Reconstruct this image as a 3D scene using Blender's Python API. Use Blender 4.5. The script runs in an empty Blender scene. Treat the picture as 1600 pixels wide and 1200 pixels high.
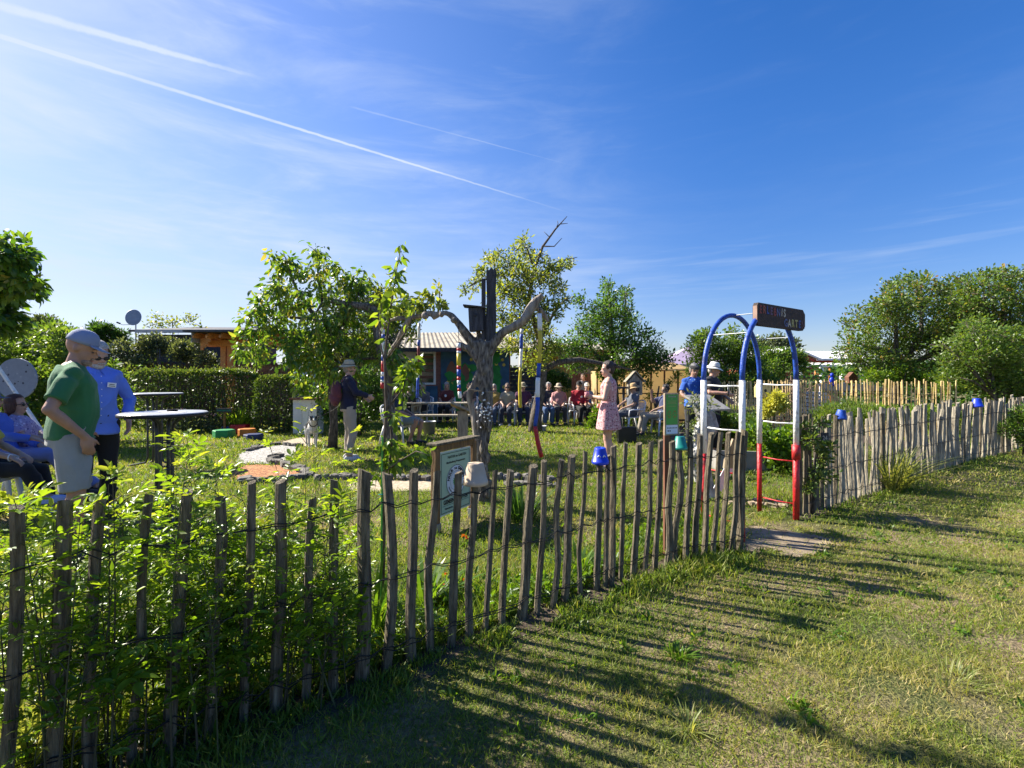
import bpy, bmesh, math, random
import numpy as np
from mathutils import Vector, Matrix

random.seed(7)
RNG = np.random.default_rng(7)
SC = bpy.context.scene
COL = SC.collection
R = math.radians

# ------------------------------------------------------------------ camera
H_CAM, FPX, CX, CY = 1.5, 740.0, 800.0, 590.0
cam_d = bpy.data.cameras.new('camera')
cam = bpy.data.objects.new('camera', cam_d)
COL.objects.link(cam)
cam.location = (0, 0, H_CAM)
cam.rotation_euler = (R(90), 0, 0)
cam_d.sensor_fit = 'HORIZONTAL'
cam_d.sensor_width = 36
cam_d.lens = 36 * FPX / 1600
cam_d.shift_y = -10 / 1600
cam_d.clip_start = 0.05
cam_d.clip_end = 3000
SC.camera = cam

# ------------------------------------------------------------------ light
SUN_EL = R(37.5)
SUN_AZ = math.atan2(-0.92, 0.39)          # from +Y towards +X
sd = Vector((math.sin(SUN_AZ) * math.cos(SUN_EL), math.cos(SUN_AZ) * math.cos(SUN_EL), math.sin(SUN_EL)))
sun_d = bpy.data.lights.new('sun', 'SUN')
sun_d.energy = 5.0
sun_d.angle = R(0.6)
sun_d.color = (1.0, 0.93, 0.80)
sun = bpy.data.objects.new('sun', sun_d)
COL.objects.link(sun)
sun.rotation_euler = sd.to_track_quat('Z', 'Y').to_euler()
sun.location = (-20, 10, 20)

SC.view_settings.view_transform = 'Standard'
SC.view_settings.look = 'None'
SC.view_settings.exposure = 1.36
SC.view_settings.gamma = 1
SC.render.film_transparent = False
try:
    SC.cycles.max_bounces = 6
    SC.cycles.transparent_max_bounces = 6
    SC.cycles.use_denoising = True
except Exception:
    pass


def P3(px, py, Y):
    return Vector(((px - CX) * Y / FPX, Y, H_CAM - (py - CY) * Y / FPX))


def G(px, py):
    Y = H_CAM * FPX / (py - CY)
    return Vector(((px - CX) * Y / FPX, Y, 0))


def GX(px, Y, z=0.0):
    return Vector(((px - CX) * Y / FPX, Y, z))


# ------------------------------------------------------------------ sky
world = bpy.data.worlds.new('World')
SC.world = world
world.use_nodes = True
nt = world.node_tree
nt.nodes.clear()
N = nt.nodes.new
L = nt.links.new
out = N('ShaderNodeOutputWorld')
bg = N('ShaderNodeBackground')
bg.inputs['Strength'].default_value = 0.083
L(bg.outputs[0], out.inputs[0])
sky = N('ShaderNodeTexSky')
sky.sky_type = 'NISHITA'
sky.sun_disc = False
sky.sun_elevation = SUN_EL
sky.sun_rotation = SUN_AZ
sky.air_density = 1.0
sky.dust_density = 0.5
sky.ozone_density = 2.2
hs = N('ShaderNodeHueSaturation')
hs.inputs['Saturation'].default_value = 1.32
hs.inputs['Value'].default_value = 0.85
tint = N('ShaderNodeMixRGB')
tint.blend_type = 'MULTIPLY'
tint.inputs['Fac'].default_value = 1
tint.inputs['Color2'].default_value = (0.98, 0.93, 1.08, 1)
L(sky.outputs[0], tint.inputs['Color1'])
L(tint.outputs[0], hs.inputs['Color'])
tc = N('ShaderNodeTexCoord')


def vdir(px, py):
    return P3(px, py, 1.0).__sub__(Vector((0, 0, H_CAM))).normalized()


def mathn(op, a, b=None, c=None, clamp=False):
    n = N('ShaderNodeMath')
    n.operation = op
    n.use_clamp = clamp
    for i, v in enumerate((a, b, c)):
        if v is None:
            continue
        if isinstance(v, (int, float)):
            n.inputs[i].default_value = v
        else:
            L(v, n.inputs[i])
    return n.outputs[0]


def dotn(vec, src=None):
    n = N('ShaderNodeVectorMath')
    n.operation = 'DOT_PRODUCT'
    L(src or tc.outputs['Generated'], n.inputs[0])
    n.inputs[1].default_value = vec
    return n.outputs['Value']


def smooth(v, a, b, lo=0.0, hi=1.0):
    n = N('ShaderNodeMapRange')
    n.interpolation_type = 'SMOOTHSTEP'
    n.inputs['From Min'].default_value = a
    n.inputs['From Max'].default_value = b
    n.inputs['To Min'].default_value = lo
    n.inputs['To Max'].default_value = hi
    L(v, n.inputs['Value'])
    return n.outputs[0]


def sky_noise(scale, detail, stretch, rot=(0, 0, 0), dist=0.0):
    mp = N('ShaderNodeMapping')
    mp.inputs['Scale'].default_value = stretch
    mp.inputs['Rotation'].default_value = rot
    L(tc.outputs['Generated'], mp.inputs['Vector'])
    n = N('ShaderNodeTexNoise')
    n.inputs['Scale'].default_value = scale
    n.inputs['Detail'].default_value = detail
    n.inputs['Roughness'].default_value = 0.6
    n.inputs['Distortion'].default_value = dist
    L(mp.outputs[0], n.inputs['Vector'])
    return n.outputs['Fac']


def trail(p0, p1, width, lo, hi, strength, fray):
    d0, d1 = vdir(*p0), vdir(*p1)
    nn = d0.cross(d1).normalized()
    along = (d1 - d0 * d0.dot(d1)).normalized()
    off = dotn(nn)
    fr = sky_noise(60, 4, (1, 1, 1))
    off2 = mathn('ADD', off, mathn('MULTIPLY', mathn('SUBTRACT', fr, 0.5), fray))
    t = mathn('ARCTAN2', dotn(along), dotn(d0))
    total = math.acos(max(-1, min(1, d0.dot(d1))))
    w = mathn('MULTIPLY_ADD', t, -width * 0.65 / total, width)
    w = mathn('MAXIMUM', w, width * 0.25)
    r = mathn('DIVIDE', mathn('ABSOLUTE', off2), w)
    m = smooth(r, 0.25, 1.0, 1.0, 0.0)
    m = mathn('MULTIPLY', m, smooth(t, lo * total - 0.02, lo * total, 0, 1))
    m = mathn('MULTIPLY', m, smooth(t, hi * total - 0.45 * total, hi * total, 1, 0))
    br = sky_noise(14, 3, (1, 1, 1))
    m = mathn('MULTIPLY', m, smooth(br, 0.25, 0.6, 0.55, 1.0))
    return mathn('MULTIPLY', m, strength)


t1 = trail((-60, -8), (430, 128), 0.0085, -1.5, 1.0, 0.62, 0.005)
t2 = trail((-60, 38), (930, 345), 0.0042, -1.5, 1.0, 0.68, 0.0025)
t3 = trail((560, 170), (930, 268), 0.0022, 0.0, 1.0, 0.18, 0.002)
# thin cirrus, densest towards the low left of the sky
c1 = smooth(sky_noise(2.2, 7, (1, 1, 4.5), (0, R(14), 0), 0.5), 0.42, 0.80)
c2 = smooth(sky_noise(6.0, 6, (1, 1, 6.0), (0, R(17), R(20)), 0.9), 0.50, 0.85)
left = smooth(dotn(Vector((-0.86, 0.50, 0.0))), 0.05, 1.0)
leftw = mathn('MULTIPLY_ADD', left, 0.90, 0.10)
cz = N('ShaderNodeSeparateXYZ')
L(tc.outputs['Generated'], cz.inputs[0])
low = smooth(cz.outputs['Z'], 0.0, 0.55, 1.0, 0.28)
cir = mathn('MULTIPLY', mathn('ADD', mathn('MULTIPLY', c1, 0.60), mathn('MULTIPLY', c2, 0.22)), mathn('MULTIPLY', leftw, 1.0))
# long faint bands low in the sky
bz = smooth(sky_noise(1.4, 5, (1, 1, 16), (0, R(1.5), 0), 0.25), 0.50, 0.72)
bandz = mathn('MULTIPLY', smooth(cz.outputs['Z'], 0.10, 0.17), smooth(cz.outputs['Z'], 0.22, 0.36, 1, 0))
band = mathn('MULTIPLY', mathn('MULTIPLY', bz, bandz), 0.26)
veil = mathn('MULTIPLY', mathn('MULTIPLY', left, low), 0.62)
tot = mathn('ADD', mathn('ADD', cir, band), mathn('ADD', veil, mathn('ADD', t1, mathn('ADD', t2, t3))))
tot = mathn('MINIMUM', mathn('MULTIPLY', tot, smooth(cz.outputs['Z'], -0.02, 0.03)), 0.92)
mx = N('ShaderNodeMixRGB')
L(tot, mx.inputs['Fac'])
hz_ = N('ShaderNodeVectorMath')
hz_.operation = 'SCALE'
L(hs.outputs[0], hz_.inputs[0])
L(smooth(cz.outputs['Z'], 0.0, 0.5, 0.80, 1.04), hz_.inputs['Scale'])
L(hz_.outputs[0], mx.inputs['Color1'])
mx.inputs['Color2'].default_value = (3.5, 4.0, 4.8, 1)
L(mx.outputs[0], bg.inputs['Color'])


# ------------------------------------------------------------------ materials
def new_mat(name):
    m = bpy.data.materials.new(name)
    m.use_nodes = True
    m.node_tree.nodes.clear()
    return m


def c4(c):
    return (c[0], c[1], c[2], 1.0)


def mat(name, col, col2=None, rough=0.7, scale=8.0, stretch=(1, 1, 1), bump=0.0, metallic=0.0, spec=0.5, detail=5, contrast=(0.35, 0.65), coords='Object', third=None, sheen=0.0, bump_scale=None):
    """noise-mixed principled material"""
    m = new_mat(name)
    t = m.node_tree
    o = t.nodes.new('ShaderNodeOutputMaterial')
    b = t.nodes.new('ShaderNodeBsdfPrincipled')
    t.links.new(b.outputs[0], o.inputs[0])
    b.inputs['Roughness'].default_value = rough
    b.inputs['Metallic'].default_value = metallic
    b.inputs['Specular IOR Level'].default_value = spec
    if sheen:
        b.inputs['Sheen Weight'].default_value = sheen
    if col2 is None:
        col2 = tuple(c * 0.8 for c in col)
    tcn = t.nodes.new('ShaderNodeTexCoord')
    mp = t.nodes.new('ShaderNodeMapping')
    mp.inputs['Scale'].default_value = stretch
    t.links.new(tcn.outputs[coords], mp.inputs['Vector'])
    n = t.nodes.new('ShaderNodeTexNoise')
    n.inputs['Scale'].default_value = scale
    n.inputs['Detail'].default_value = detail
    t.links.new(mp.outputs[0], n.inputs['Vector'])
    r = t.nodes.new('ShaderNodeValToRGB')
    r.color_ramp.elements[0].position = contrast[0]
    r.color_ramp.elements[1].position = contrast[1]
    r.color_ramp.elements[0].color = c4(col2)
    r.color_ramp.elements[1].color = c4(col)
    if third:
        e = r.color_ramp.elements.new(min(0.98, contrast[1] + 0.12))
        e.color = c4(third)
    t.links.new(n.outputs['Fac'], r.inputs['Fac'])
    t.links.new(r.outputs[0], b.inputs['Base Color'])
    if bump:
        n2 = t.nodes.new('ShaderNodeTexNoise')
        n2.inputs['Scale'].default_value = bump_scale or scale * 2.5
        n2.inputs['Detail'].default_value = 6
        t.links.new(mp.outputs[0], n2.inputs['Vector'])
        bp = t.nodes.new('ShaderNodeBump')
        bp.inputs['Strength'].default_value = bump
        bp.inputs['Distance'].default_value = 0.02
        t.links.new(n2.outputs['Fac'], bp.inputs['Height'])
        t.links.new(bp.outputs[0], b.inputs['Normal'])
    return m


def leaf_mat(name, cols, trans=0.45, rough=0.42, tcol=None, gloss=0.5):
    """foliage: per-leaf colour from the rnd attribute, thin translucent leaf"""
    m = new_mat(name)
    t = m.node_tree
    o = t.nodes.new('ShaderNodeOutputMaterial')
    a = t.nodes.new('ShaderNodeAttribute')
    a.attribute_name = 'rnd'
    r = t.nodes.new('ShaderNodeValToRGB')
    cr = r.color_ramp
    k = len(cols)
    while len(cr.elements) < k:
        cr.elements.new(0.5)
    for i, c in enumerate(cols):
        cr.elements[i].position = i / (k - 1)
        cr.elements[i].color = c4(c)
    t.links.new(a.outputs['Fac'], r.inputs['Fac'])
    b = t.nodes.new('ShaderNodeBsdfPrincipled')
    b.inputs['Roughness'].default_value = rough
    b.inputs['Specular IOR Level'].default_value = gloss
    t.links.new(r.outputs[0], b.inputs['Base Color'])
    tr = t.nodes.new('ShaderNodeBsdfTranslucent')
    mul = t.nodes.new('ShaderNodeMixRGB')
    mul.blend_type = 'MULTIPLY'
    mul.inputs['Fac'].default_value = 1
    t.links.new(r.outputs[0], mul.inputs['Color1'])
    mul.inputs['Color2'].default_value = c4(tcol or (2.6, 2.3, 0.9))
    t.links.new(mul.outputs[0], tr.inputs['Color'])
    mix = t.nodes.new('ShaderNodeMixShader')
    mix.inputs['Fac'].default_value = trans
    t.links.new(b.outputs[0], mix.inputs[1])
    t.links.new(tr.outputs[0], mix.inputs[2])
    t.links.new(mix.outputs[0], o.inputs[0])
    return m


def dots_mat(name, base, dots, scale=40, thr=0.32, rough=0.85):
    """cloth with small scattered blotches in several colours"""
    m = mat(name, base, tuple(c * .9 for c in base), rough=rough, scale=20)
    t = m.node_tree
    b = [n for n in t.nodes if n.type == 'BSDF_PRINCIPLED'][0]
    src = b.inputs['Base Color'].links[0].from_socket
    tcn = t.nodes.new('ShaderNodeTexCoord')
    v = t.nodes.new('ShaderNodeTexVoronoi')
    v.inputs['Scale'].default_value = scale
    t.links.new(tcn.outputs['Object'], v.inputs['Vector'])
    lt = t.nodes.new('ShaderNodeMath')
    lt.operation = 'LESS_THAN'
    lt.inputs[1].default_value = thr
    t.links.new(v.outputs['Distance'], lt.inputs[0])
    r = t.nodes.new('ShaderNodeValToRGB')
    r.color_ramp.interpolation = 'CONSTANT'
    while len(r.color_ramp.elements) < len(dots):
        r.color_ramp.elements.new(0.5)
    for i, c in enumerate(dots):
        r.color_ramp.elements[i].position = i / len(dots)
        r.color_ramp.elements[i].color = c4(c)
    t.links.new(v.outputs['Color'], r.inputs['Fac'])
    mx_ = t.nodes.new('ShaderNodeMixRGB')
    t.links.new(lt.outputs[0], mx_.inputs['Fac'])
    t.links.new(src, mx_.inputs['Color1'])
    t.links.new(r.outputs[0], mx_.inputs['Color2'])
    t.links.new(mx_.outputs[0], b.inputs['Base Color'])
    return m


M = {}
M['picket'] = mat('weathered_wood', (0.23, 0.19, 0.125), (0.07, 0.054, 0.034), rough=0.9, scale=9, stretch=(7, 7, 0.8), bump=0.9, third=(0.36, 0.31, 0.22), bump_scale=26)
M['picket_grey'] = mat('silver_grey_wood', (0.46, 0.41, 0.31), (0.20, 0.165, 0.12), rough=0.9, scale=8, stretch=(7, 7, 0.8), bump=0.8, third=(0.58, 0.52, 0.41), bump_scale=24)
M['picket_new'] = mat('fresh_yellow_wood', (0.78, 0.60, 0.28), (0.50, 0.34, 0.13), rough=0.85, scale=8, stretch=(7, 7, 0.8), bump=0.4)
M['wire'] = mat('dark_wire', (0.03, 0.028, 0.027), rough=0.6, metallic=0.6)
M['bark'] = mat('bark', (0.17, 0.14, 0.115), (0.035, 0.027, 0.022), rough=0.95, scale=11, stretch=(3, 3, 0.7), bump=1.0, third=(0.27, 0.23, 0.19), bump_scale=22)
M['bark_thin'] = mat('twig_bark', (0.16, 0.12, 0.09), (0.07, 0.05, 0.035), rough=0.9, scale=20)
M['dead_wood'] = mat('bare_dead_wood', (0.34, 0.29, 0.23), (0.13, 0.105, 0.085), rough=0.85, scale=7, stretch=(3, 3, 0.5), bump=0.8, bump_scale=18)
M['green_stem'] = mat('green_stem', (0.06, 0.075, 0.025), (0.055, 0.04, 0.022), rough=0.7, scale=10)
M['dark_board'] = mat('dark_weathered_board', (0.075, 0.075, 0.085), (0.03, 0.03, 0.033), rough=0.9, scale=9, stretch=(5, 5, .8), bump=0.6)
M['white_plastic'] = mat('white_plastic', (0.72, 0.73, 0.76), (0.62, 0.63, 0.66), rough=0.4, scale=3)
M['white_paint'] = mat('white_paint', (0.76, 0.76, 0.74), (0.46, 0.44, 0.40), rough=0.5, scale=14, bump=0.3, contrast=(.30, .42))
M['red_paint'] = mat('red_paint', (0.50, 0.018, 0.022), (0.20, 0.02, 0.018), rough=0.48, scale=14, bump=0.35, contrast=(.32, .45))
M['blue_paint'] = mat('blue_paint', (0.014, 0.065, 0.36), (0.012, 0.03, 0.16), rough=0.48, scale=14, bump=0.35, contrast=(.32, .45))
M['yellow_paint'] = mat('yellow_paint', (0.65, 0.52, 0.03), (0.45, 0.35, 0.02), rough=0.45, scale=9)
M['blue_pot'] = mat('blue_pot_paint', (0.012, 0.05, 0.62), (0.01, 0.03, 0.40), rough=0.4, scale=7, bump=0.1)
M['teal_pot'] = mat('teal_pot_paint', (0.012, 0.30, 0.20), (0.01, 0.16, 0.17), rough=0.45, scale=7)
M['clay_pot'] = mat('pale_clay', (0.56, 0.44, 0.31), (0.42, 0.32, 0.22), rough=0.85, scale=7, bump=0.2)
M['brown_post'] = mat('brown_stained_wood', (0.19, 0.075, 0.04), (0.10, 0.04, 0.022), rough=0.75, scale=7, stretch=(5, 5, .7), bump=0.3)
M['oak'] = mat('honey_brown_wood', (0.26, 0.14, 0.05), (0.12, 0.065, 0.03), rough=0.75, scale=7, stretch=(5, 5, .7), bump=0.4)
M['pale_wood'] = mat('pale_wood', (0.42, 0.33, 0.22), (0.25, 0.19, 0.12), rough=0.8, scale=7, stretch=(4, 4, .8), bump=0.3)
M['dark_wood'] = mat('dark_sign_wood', (0.055, 0.030, 0.022), (0.022, 0.013, 0.011), rough=0.75, scale=6, stretch=(.8, 6, 6), bump=0.4)
M['sign_end'] = mat('lit_sign_end_grain', (0.40, 0.26, 0.20), (0.28, 0.17, 0.12), rough=0.8, scale=12)  # paler brown puts the sunlight on the board's left end into its colour
M['sign_green'] = mat('pale_green_panel', (0.42, 0.56, 0.42), (0.38, 0.52, 0.39), rough=0.4, scale=2)
M['poster_green'] = mat('green_poster', (0.07, 0.34, 0.05), (0.05, 0.27, 0.04), rough=0.45, scale=3)
M['poster_white'] = mat('poster_white', (0.68, 0.72, 0.80), (0.62, 0.66, 0.74), rough=0.45, scale=3)
M['black'] = mat('black_plastic', (0.012, 0.012, 0.014), (0.008, 0.008, 0.009), rough=0.5)
M['ink'] = mat('dark_ink', (0.02, 0.022, 0.02), rough=0.6)
M['grey_metal'] = mat('dark_grey_metal', (0.07, 0.075, 0.085), (0.045, 0.05, 0.055), rough=0.4, metallic=0.5)
M['table_top'] = mat('table_top_laminate', (0.52, 0.53, 0.55), (0.42, 0.43, 0.45), rough=0.28, scale=14)
M['galv'] = mat('galvanised_metal', (0.40, 0.42, 0.44), (0.28, 0.29, 0.31), rough=0.45, metallic=0.6)
M['paper'] = mat('white_paper', (0.80, 0.80, 0.80), (0.74, 0.74, 0.74), rough=0.7)
M['stone'] = mat('grey_stone', (0.20, 0.185, 0.16), (0.08, 0.072, 0.062), rough=0.9, scale=9, bump=0.7)
M['gravel'] = mat('white_gravel', (0.50, 0.48, 0.45), (0.22, 0.21, 0.19), rough=0.95, scale=30, bump=1.0, contrast=(.4, .55))
M['mulch'] = mat('orange_bark_mulch', (0.58, 0.27, 0.11), (0.22, 0.09, 0.04), rough=0.95, scale=26, bump=1.0, contrast=(.4, .6))
M['sand'] = mat('pale_sand', (0.50, 0.42, 0.30), (0.32, 0.25, 0.17), rough=0.95, scale=20, bump=0.5)
M['soil'] = mat('trodden_soil', (0.30, 0.235, 0.155), (0.14, 0.105, 0.065), rough=0.95, scale=9, bump=0.5, coords='Object')
M['soil_dark'] = mat('garden_soil', (0.11, 0.078, 0.05), (0.045, 0.032, 0.022), rough=0.95, scale=12, bump=1.0)
M['dish'] = mat('satellite_dish_grey', (0.30, 0.33, 0.38), rough=0.5)
M['roof_dark'] = mat('dark_roofing_felt', (0.09, 0.09, 0.10), (0.05, 0.05, 0.055), rough=0.8, scale=5, bump=0.2)
M['orange_wood'] = mat('orange_stained_timber', (0.80, 0.31, 0.07), (0.56, 0.19, 0.04), rough=0.6, scale=6, stretch=(4, 4, 4))
M['reed'] = mat('reed_screen', (0.17, 0.12, 0.085), (0.06, 0.042, 0.03), rough=0.9, scale=12, stretch=(8, 8, .3), bump=0.8)
M['beige_sheet'] = mat('beige_tarpaulin', (0.74, 0.58, 0.33), (0.64, 0.49, 0.26), rough=0.6, scale=4)
_t = M['beige_sheet'].node_tree
_b = [n for n in _t.nodes if n.type == 'BSDF_PRINCIPLED'][0]
_o = [n for n in _t.nodes if n.type == 'OUTPUT_MATERIAL'][0]
_tr = _t.nodes.new('ShaderNodeBsdfTranslucent')
_tr.inputs['Color'].default_value = (.95, .80, .52, 1)
_mx = _t.nodes.new('ShaderNodeMixShader')
_mx.inputs['Fac'].default_value = .6
_t.links.new(_b.outputs[0], _mx.inputs[1])
_t.links.new(_tr.outputs[0], _mx.inputs[2])
_t.links.new(_mx.outputs[0], _o.inputs[0])
M['purple_cloth'] = mat('lilac_canopy_cloth', (0.42, 0.33, 0.46), (0.36, 0.28, 0.40), rough=0.8, scale=5)
M['glass'] = mat('dark_window_glass', (0.03, 0.035, 0.04), (0.02, 0.022, 0.025), rough=0.08, spec=0.8)
M['ochre'] = mat('ochre_render', (0.58, 0.33, 0.06), (0.48, 0.26, 0.045), rough=0.85, scale=3)
M['red_wall'] = mat('red_boarding', (0.36, 0.06, 0.04), (0.28, 0.05, 0.035), rough=0.8, scale=4)
M['brush'] = mat('dry_brushwood', (0.32, 0.20, 0.14), (0.14, 0.09, 0.06), rough=0.9, scale=10)
M['grey_board'] = mat('grey_planter_board', (0.30, 0.29, 0.27), (0.20, 0.19, 0.18), rough=0.8, scale=6, bump=0.3)
M['drift'] = mat('white_driftwood', (0.48, 0.47, 0.44), (0.18, 0.17, 0.16), rough=0.85, scale=9, bump=0.9)
for k_, c_ in {'foam_green': (0.01, 0.28, 0.08), 'foam_blue': (0.012, 0.05, 0.33), 'foam_red': (0.50, 0.015, 0.03), 'foam_orange': (0.58, 0.19, 0.02), 'foam_navy': (0.015, 0.03, 0.12)}.items():
    M[k_] = mat(k_ + '_cover', c_, rough=0.55, scale=4)


# ------------------------------------------------------------------ mesh helpers
def set_props(o, label=None, cat=None, group=None, kind=None):
    if label:
        o['label'] = label
    if cat:
        o['category'] = cat
    if group:
        o['group'] = group
    if kind:
        o['kind'] = kind
    return o


def thing(name, label, cat, loc=(0, 0, 0), rz=0.0, group=None):
    o = bpy.data.objects.new(name, None)
    COL.objects.link(o)
    o.location = loc
    o.rotation_euler = (0, 0, rz)
    o.empty_display_size = 0.1
    return set_props(o, label, cat, group)


def link_mesh(name, me, m, parent=None, smooth_=False):
    o = bpy.data.objects.new(name, me)
    COL.objects.link(o)
    if m is not None:
        for mm in (m if isinstance(m, (list, tuple)) else [m]):
            me.materials.append(mm)
    if parent is not None:
        o.parent = parent
    if smooth_:
        me.polygons.foreach_set('use_smooth', [True] * len(me.polygons))
    return o


class MB:
    def __init__(s):
        s.v, s.f, s.m = [], [], []
        s.cur = 0

    def add(s, vs, fs):
        b = len(s.v)
        s.v += [tuple(v) for v in vs]
        s.f += [tuple(i + b for i in f) for f in fs]
        s.m += [s.cur] * len(fs)
        return s

    def box(s, c, size, rot=None, bev=0.0):
        x, y, z = [q / 2 for q in size]
        if bev:
            b = min(bev, x * .9, y * .9, z * .9)
            vs, fs = [], []
            bm = bmesh.new()
            bmesh.ops.create_cube(bm, size=1)
            for v in bm.verts:
                v.co = Vector((v.co.x * 2 * x, v.co.y * 2 * y, v.co.z * 2 * z))
            bmesh.ops.bevel(bm, geom=bm.edges[:], offset=b, segments=2, affect='EDGES', profile=.6)
            bm.verts.index_update()
            vs = [v.co.copy() for v in bm.verts]
            fs = [[v.index for v in f.verts] for f in bm.faces]
            bm.free()
        else:
            vs = [Vector((i * x, j * y, k * z)) for i in (-1, 1) for j in (-1, 1) for k in (-1, 1)]
            fs = [(0, 1, 3, 2), (4, 6, 7, 5), (0, 4, 5, 1), (2, 3, 7, 6), (0, 2, 6, 4), (1, 5, 7, 3)]
        if rot is not None:
            if not isinstance(rot, Matrix):
                rot = Matrix.Rotation(rot, 3, 'Z')
            vs = [rot @ v for v in vs]
        c = Vector(c)
        return s.add([v + c for v in vs], fs)

    def tube(s, pts, rad, seg=8, cap=True, flat=None, jitter=0.0, ell=None):
        pts = [Vector(p) for p in pts]
        n = len(pts)
        if not isinstance(rad, (list, tuple)):
            rad = [rad] * n
        vs = []
        t0 = (pts[1] - pts[0]).normalized()
        ref = Vector((0, 0, 1)) if abs(t0.z) < 0.8 else Vector((1, 0, 0))
        u = t0.cross(ref).normalized()
        for i in range(n):
            if i == 0:
                t = pts[1] - pts[0]
            elif i == n - 1:
                t = pts[-1] - pts[-2]
            else:
                t = pts[i + 1] - pts[i - 1]
            t = t.normalized()
            u = (u - t * u.dot(t))
            if u.length < 1e-5:
                u = t.orthogonal()
            u.normalize()
            w = t.cross(u)
            for k in range(seg):
                a = 2 * math.pi * k / seg
                rr = rad[i] * (1 + (random.uniform(-jitter, jitter) if jitter else 0))
                vs.append(pts[i] + u * math.cos(a) * rr + w * math.sin(a) * rr)
        fs = []
        for i in range(n - 1):
            for k in range(seg):
                a = i * seg + k
                b = i * seg + (k + 1) % seg
                fs.append((a, b, b + seg, a + seg))
        if cap:
            fs.append(tuple(range(seg - 1, -1, -1)))
            fs.append(tuple((n - 1) * seg + k for k in range(seg)))
        return s.add(vs, fs)

    def loft(s, rings):
        """rings: lists of equal numbers of points, capped"""
        seg = len(rings[0])
        vs = [p for r_ in rings for p in r_]
        fs = []
        n = len(rings)
        for i in range(n - 1):
            for k in range(seg):
                a = i * seg + k
                b = i * seg + (k + 1) % seg
                fs.append((a, b, b + seg, a + seg))
        fs.append(tuple(range(seg - 1, -1, -1)))
        fs.append(tuple((n - 1) * seg + k for k in range(seg)))
        return s.add(vs, fs)

    def ell(s, c, r, rot=None, seg=14, rings=9):
        if not isinstance(r, (list, tuple)):
            r = (r, r, r)
        c = Vector(c)
        vs, fs = [], []
        for i in range(rings + 1):
            th = math.pi * i / rings
            if i in (0, rings):
                vs.append(Vector((0, 0, r[2] * math.cos(th))))
                continue
            for k in range(seg):
                a = 2 * math.pi * k / seg
                vs.append(Vector((r[0] * math.sin(th) * math.cos(a), r[1] * math.sin(th) * math.sin(a), r[2] * math.cos(th))))
        def idx(i, k):
            if i == 0:
                return 0
            if i == rings:
                return 1 + (rings - 1) * seg
            return 1 + (i - 1) * seg + k % seg
        for i in range(rings):
            for k in range(seg):
                if i == 0:
                    fs.append((0, idx(1, k), idx(1, k + 1)))
                elif i == rings - 1:
                    fs.append((idx(i, k), idx(rings, 0), idx(i, k + 1)))
                else:
                    fs.append((idx(i, k), idx(i + 1, k), idx(i + 1, k + 1), idx(i, k + 1)))
        if rot is not None:
            vs = [rot @ v for v in vs]
        return s.add([v + c for v in vs], fs)

    def lathe(s, prof, c=(0, 0, 0), seg=24, rot=None):
        c = Vector(c)
        vs, fs = [], []
        for r_, z_ in prof:
            for k in range(seg):
                a = 2 * math.pi * k / seg
                v = Vector((r_ * math.cos(a), r_ * math.sin(a), z_))
                vs.append((rot @ v if rot is not None else v) + c)
        for i in range(len(prof) - 1):
            for k in range(seg):
                a = i * seg + k
                b = i * seg + (k + 1) % seg
                fs.append((a, b, b + seg, a + seg))
        return s.add(vs, fs)

    def poly(s, pts):
        return s.add(pts, [tuple(range(len(pts)))])

    def prism(s, pts, d):
        """closed outline extruded by vector d"""
        d = Vector(d)
        pts = [Vector(p) for p in pts]
        n = len(pts)
        vs = pts + [p + d for p in pts]
        fs = [tuple(range(n - 1, -1, -1)), tuple(range(n, 2 * n))]
        fs += [(k, (k + 1) % n, (k + 1) % n + n, k + n) for k in range(n)]
        return s.add(vs, fs)

    def mesh(s, name):
        me = bpy.data.meshes.new(name)
        me.from_pydata(s.v, [], s.f)
        me.polygons.foreach_set('material_index', s.m)
        me.update()
        return me

    def build(s, name, m, parent=None, smooth_=False):
        return link_mesh(name, s.mesh(name), m, parent, smooth_)


def single(name, mb, m, label, cat, group=None, kind=None, smooth_=False):
    return set_props(mb.build(name, m, None, smooth_), label, cat, group, kind)


DG = None


def remesh(mb, vox, smooth_it=3, disp=0.0, dscale=(12, 12, 6), crease=False):
    """union of overlapping closed pieces as one continuous surface"""
    me = mb.mesh('tmp')
    bm = bmesh.new()
    bm.from_mesh(me)
    bmesh.ops.recalc_face_normals(bm, faces=bm.faces[:])
    bm.to_mesh(me)
    bm.free()
    o = bpy.data.objects.new('tmp', me)
    COL.objects.link(o)
    md = o.modifiers.new('r', 'REMESH')
    md.mode = 'VOXEL'
    md.voxel_size = vox
    md.adaptivity = 0
    if smooth_it:
        s_ = o.modifiers.new('s', 'SMOOTH')
        s_.factor = 0.5
        s_.iterations = smooth_it
    dg = bpy.context.evaluated_depsgraph_get()
    ev = o.evaluated_get(dg)
    res = bpy.data.meshes.new_from_object(ev, depsgraph=dg)
    bpy.data.objects.remove(o, do_unlink=True)
    bpy.data.meshes.remove(me)
    if disp:
        n = len(res.vertices)
        co = np.empty(n * 3, dtype=np.float32)
        no = np.empty(n * 3, dtype=np.float32)
        res.vertices.foreach_get('co', co)
        res.vertices.foreach_get('normal', no)
        co = co.reshape(-1, 3)
        no = no.reshape(-1, 3)
        sn = sines(co, dscale)
        if crease:
            sn = .9 - 2.6 * np.abs(sines(co, dscale, 9, 5)) ** .8 + .4 * sn
            sn = np.clip(sn, -1.2, 1)
        co = co + no * (sn * disp)[:, None]
        res.vertices.foreach_set('co', co.astype(np.float32).ravel())
        res.update()
    res.polygons.foreach_set('use_smooth', [True] * len(res.polygons))
    return res


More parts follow.
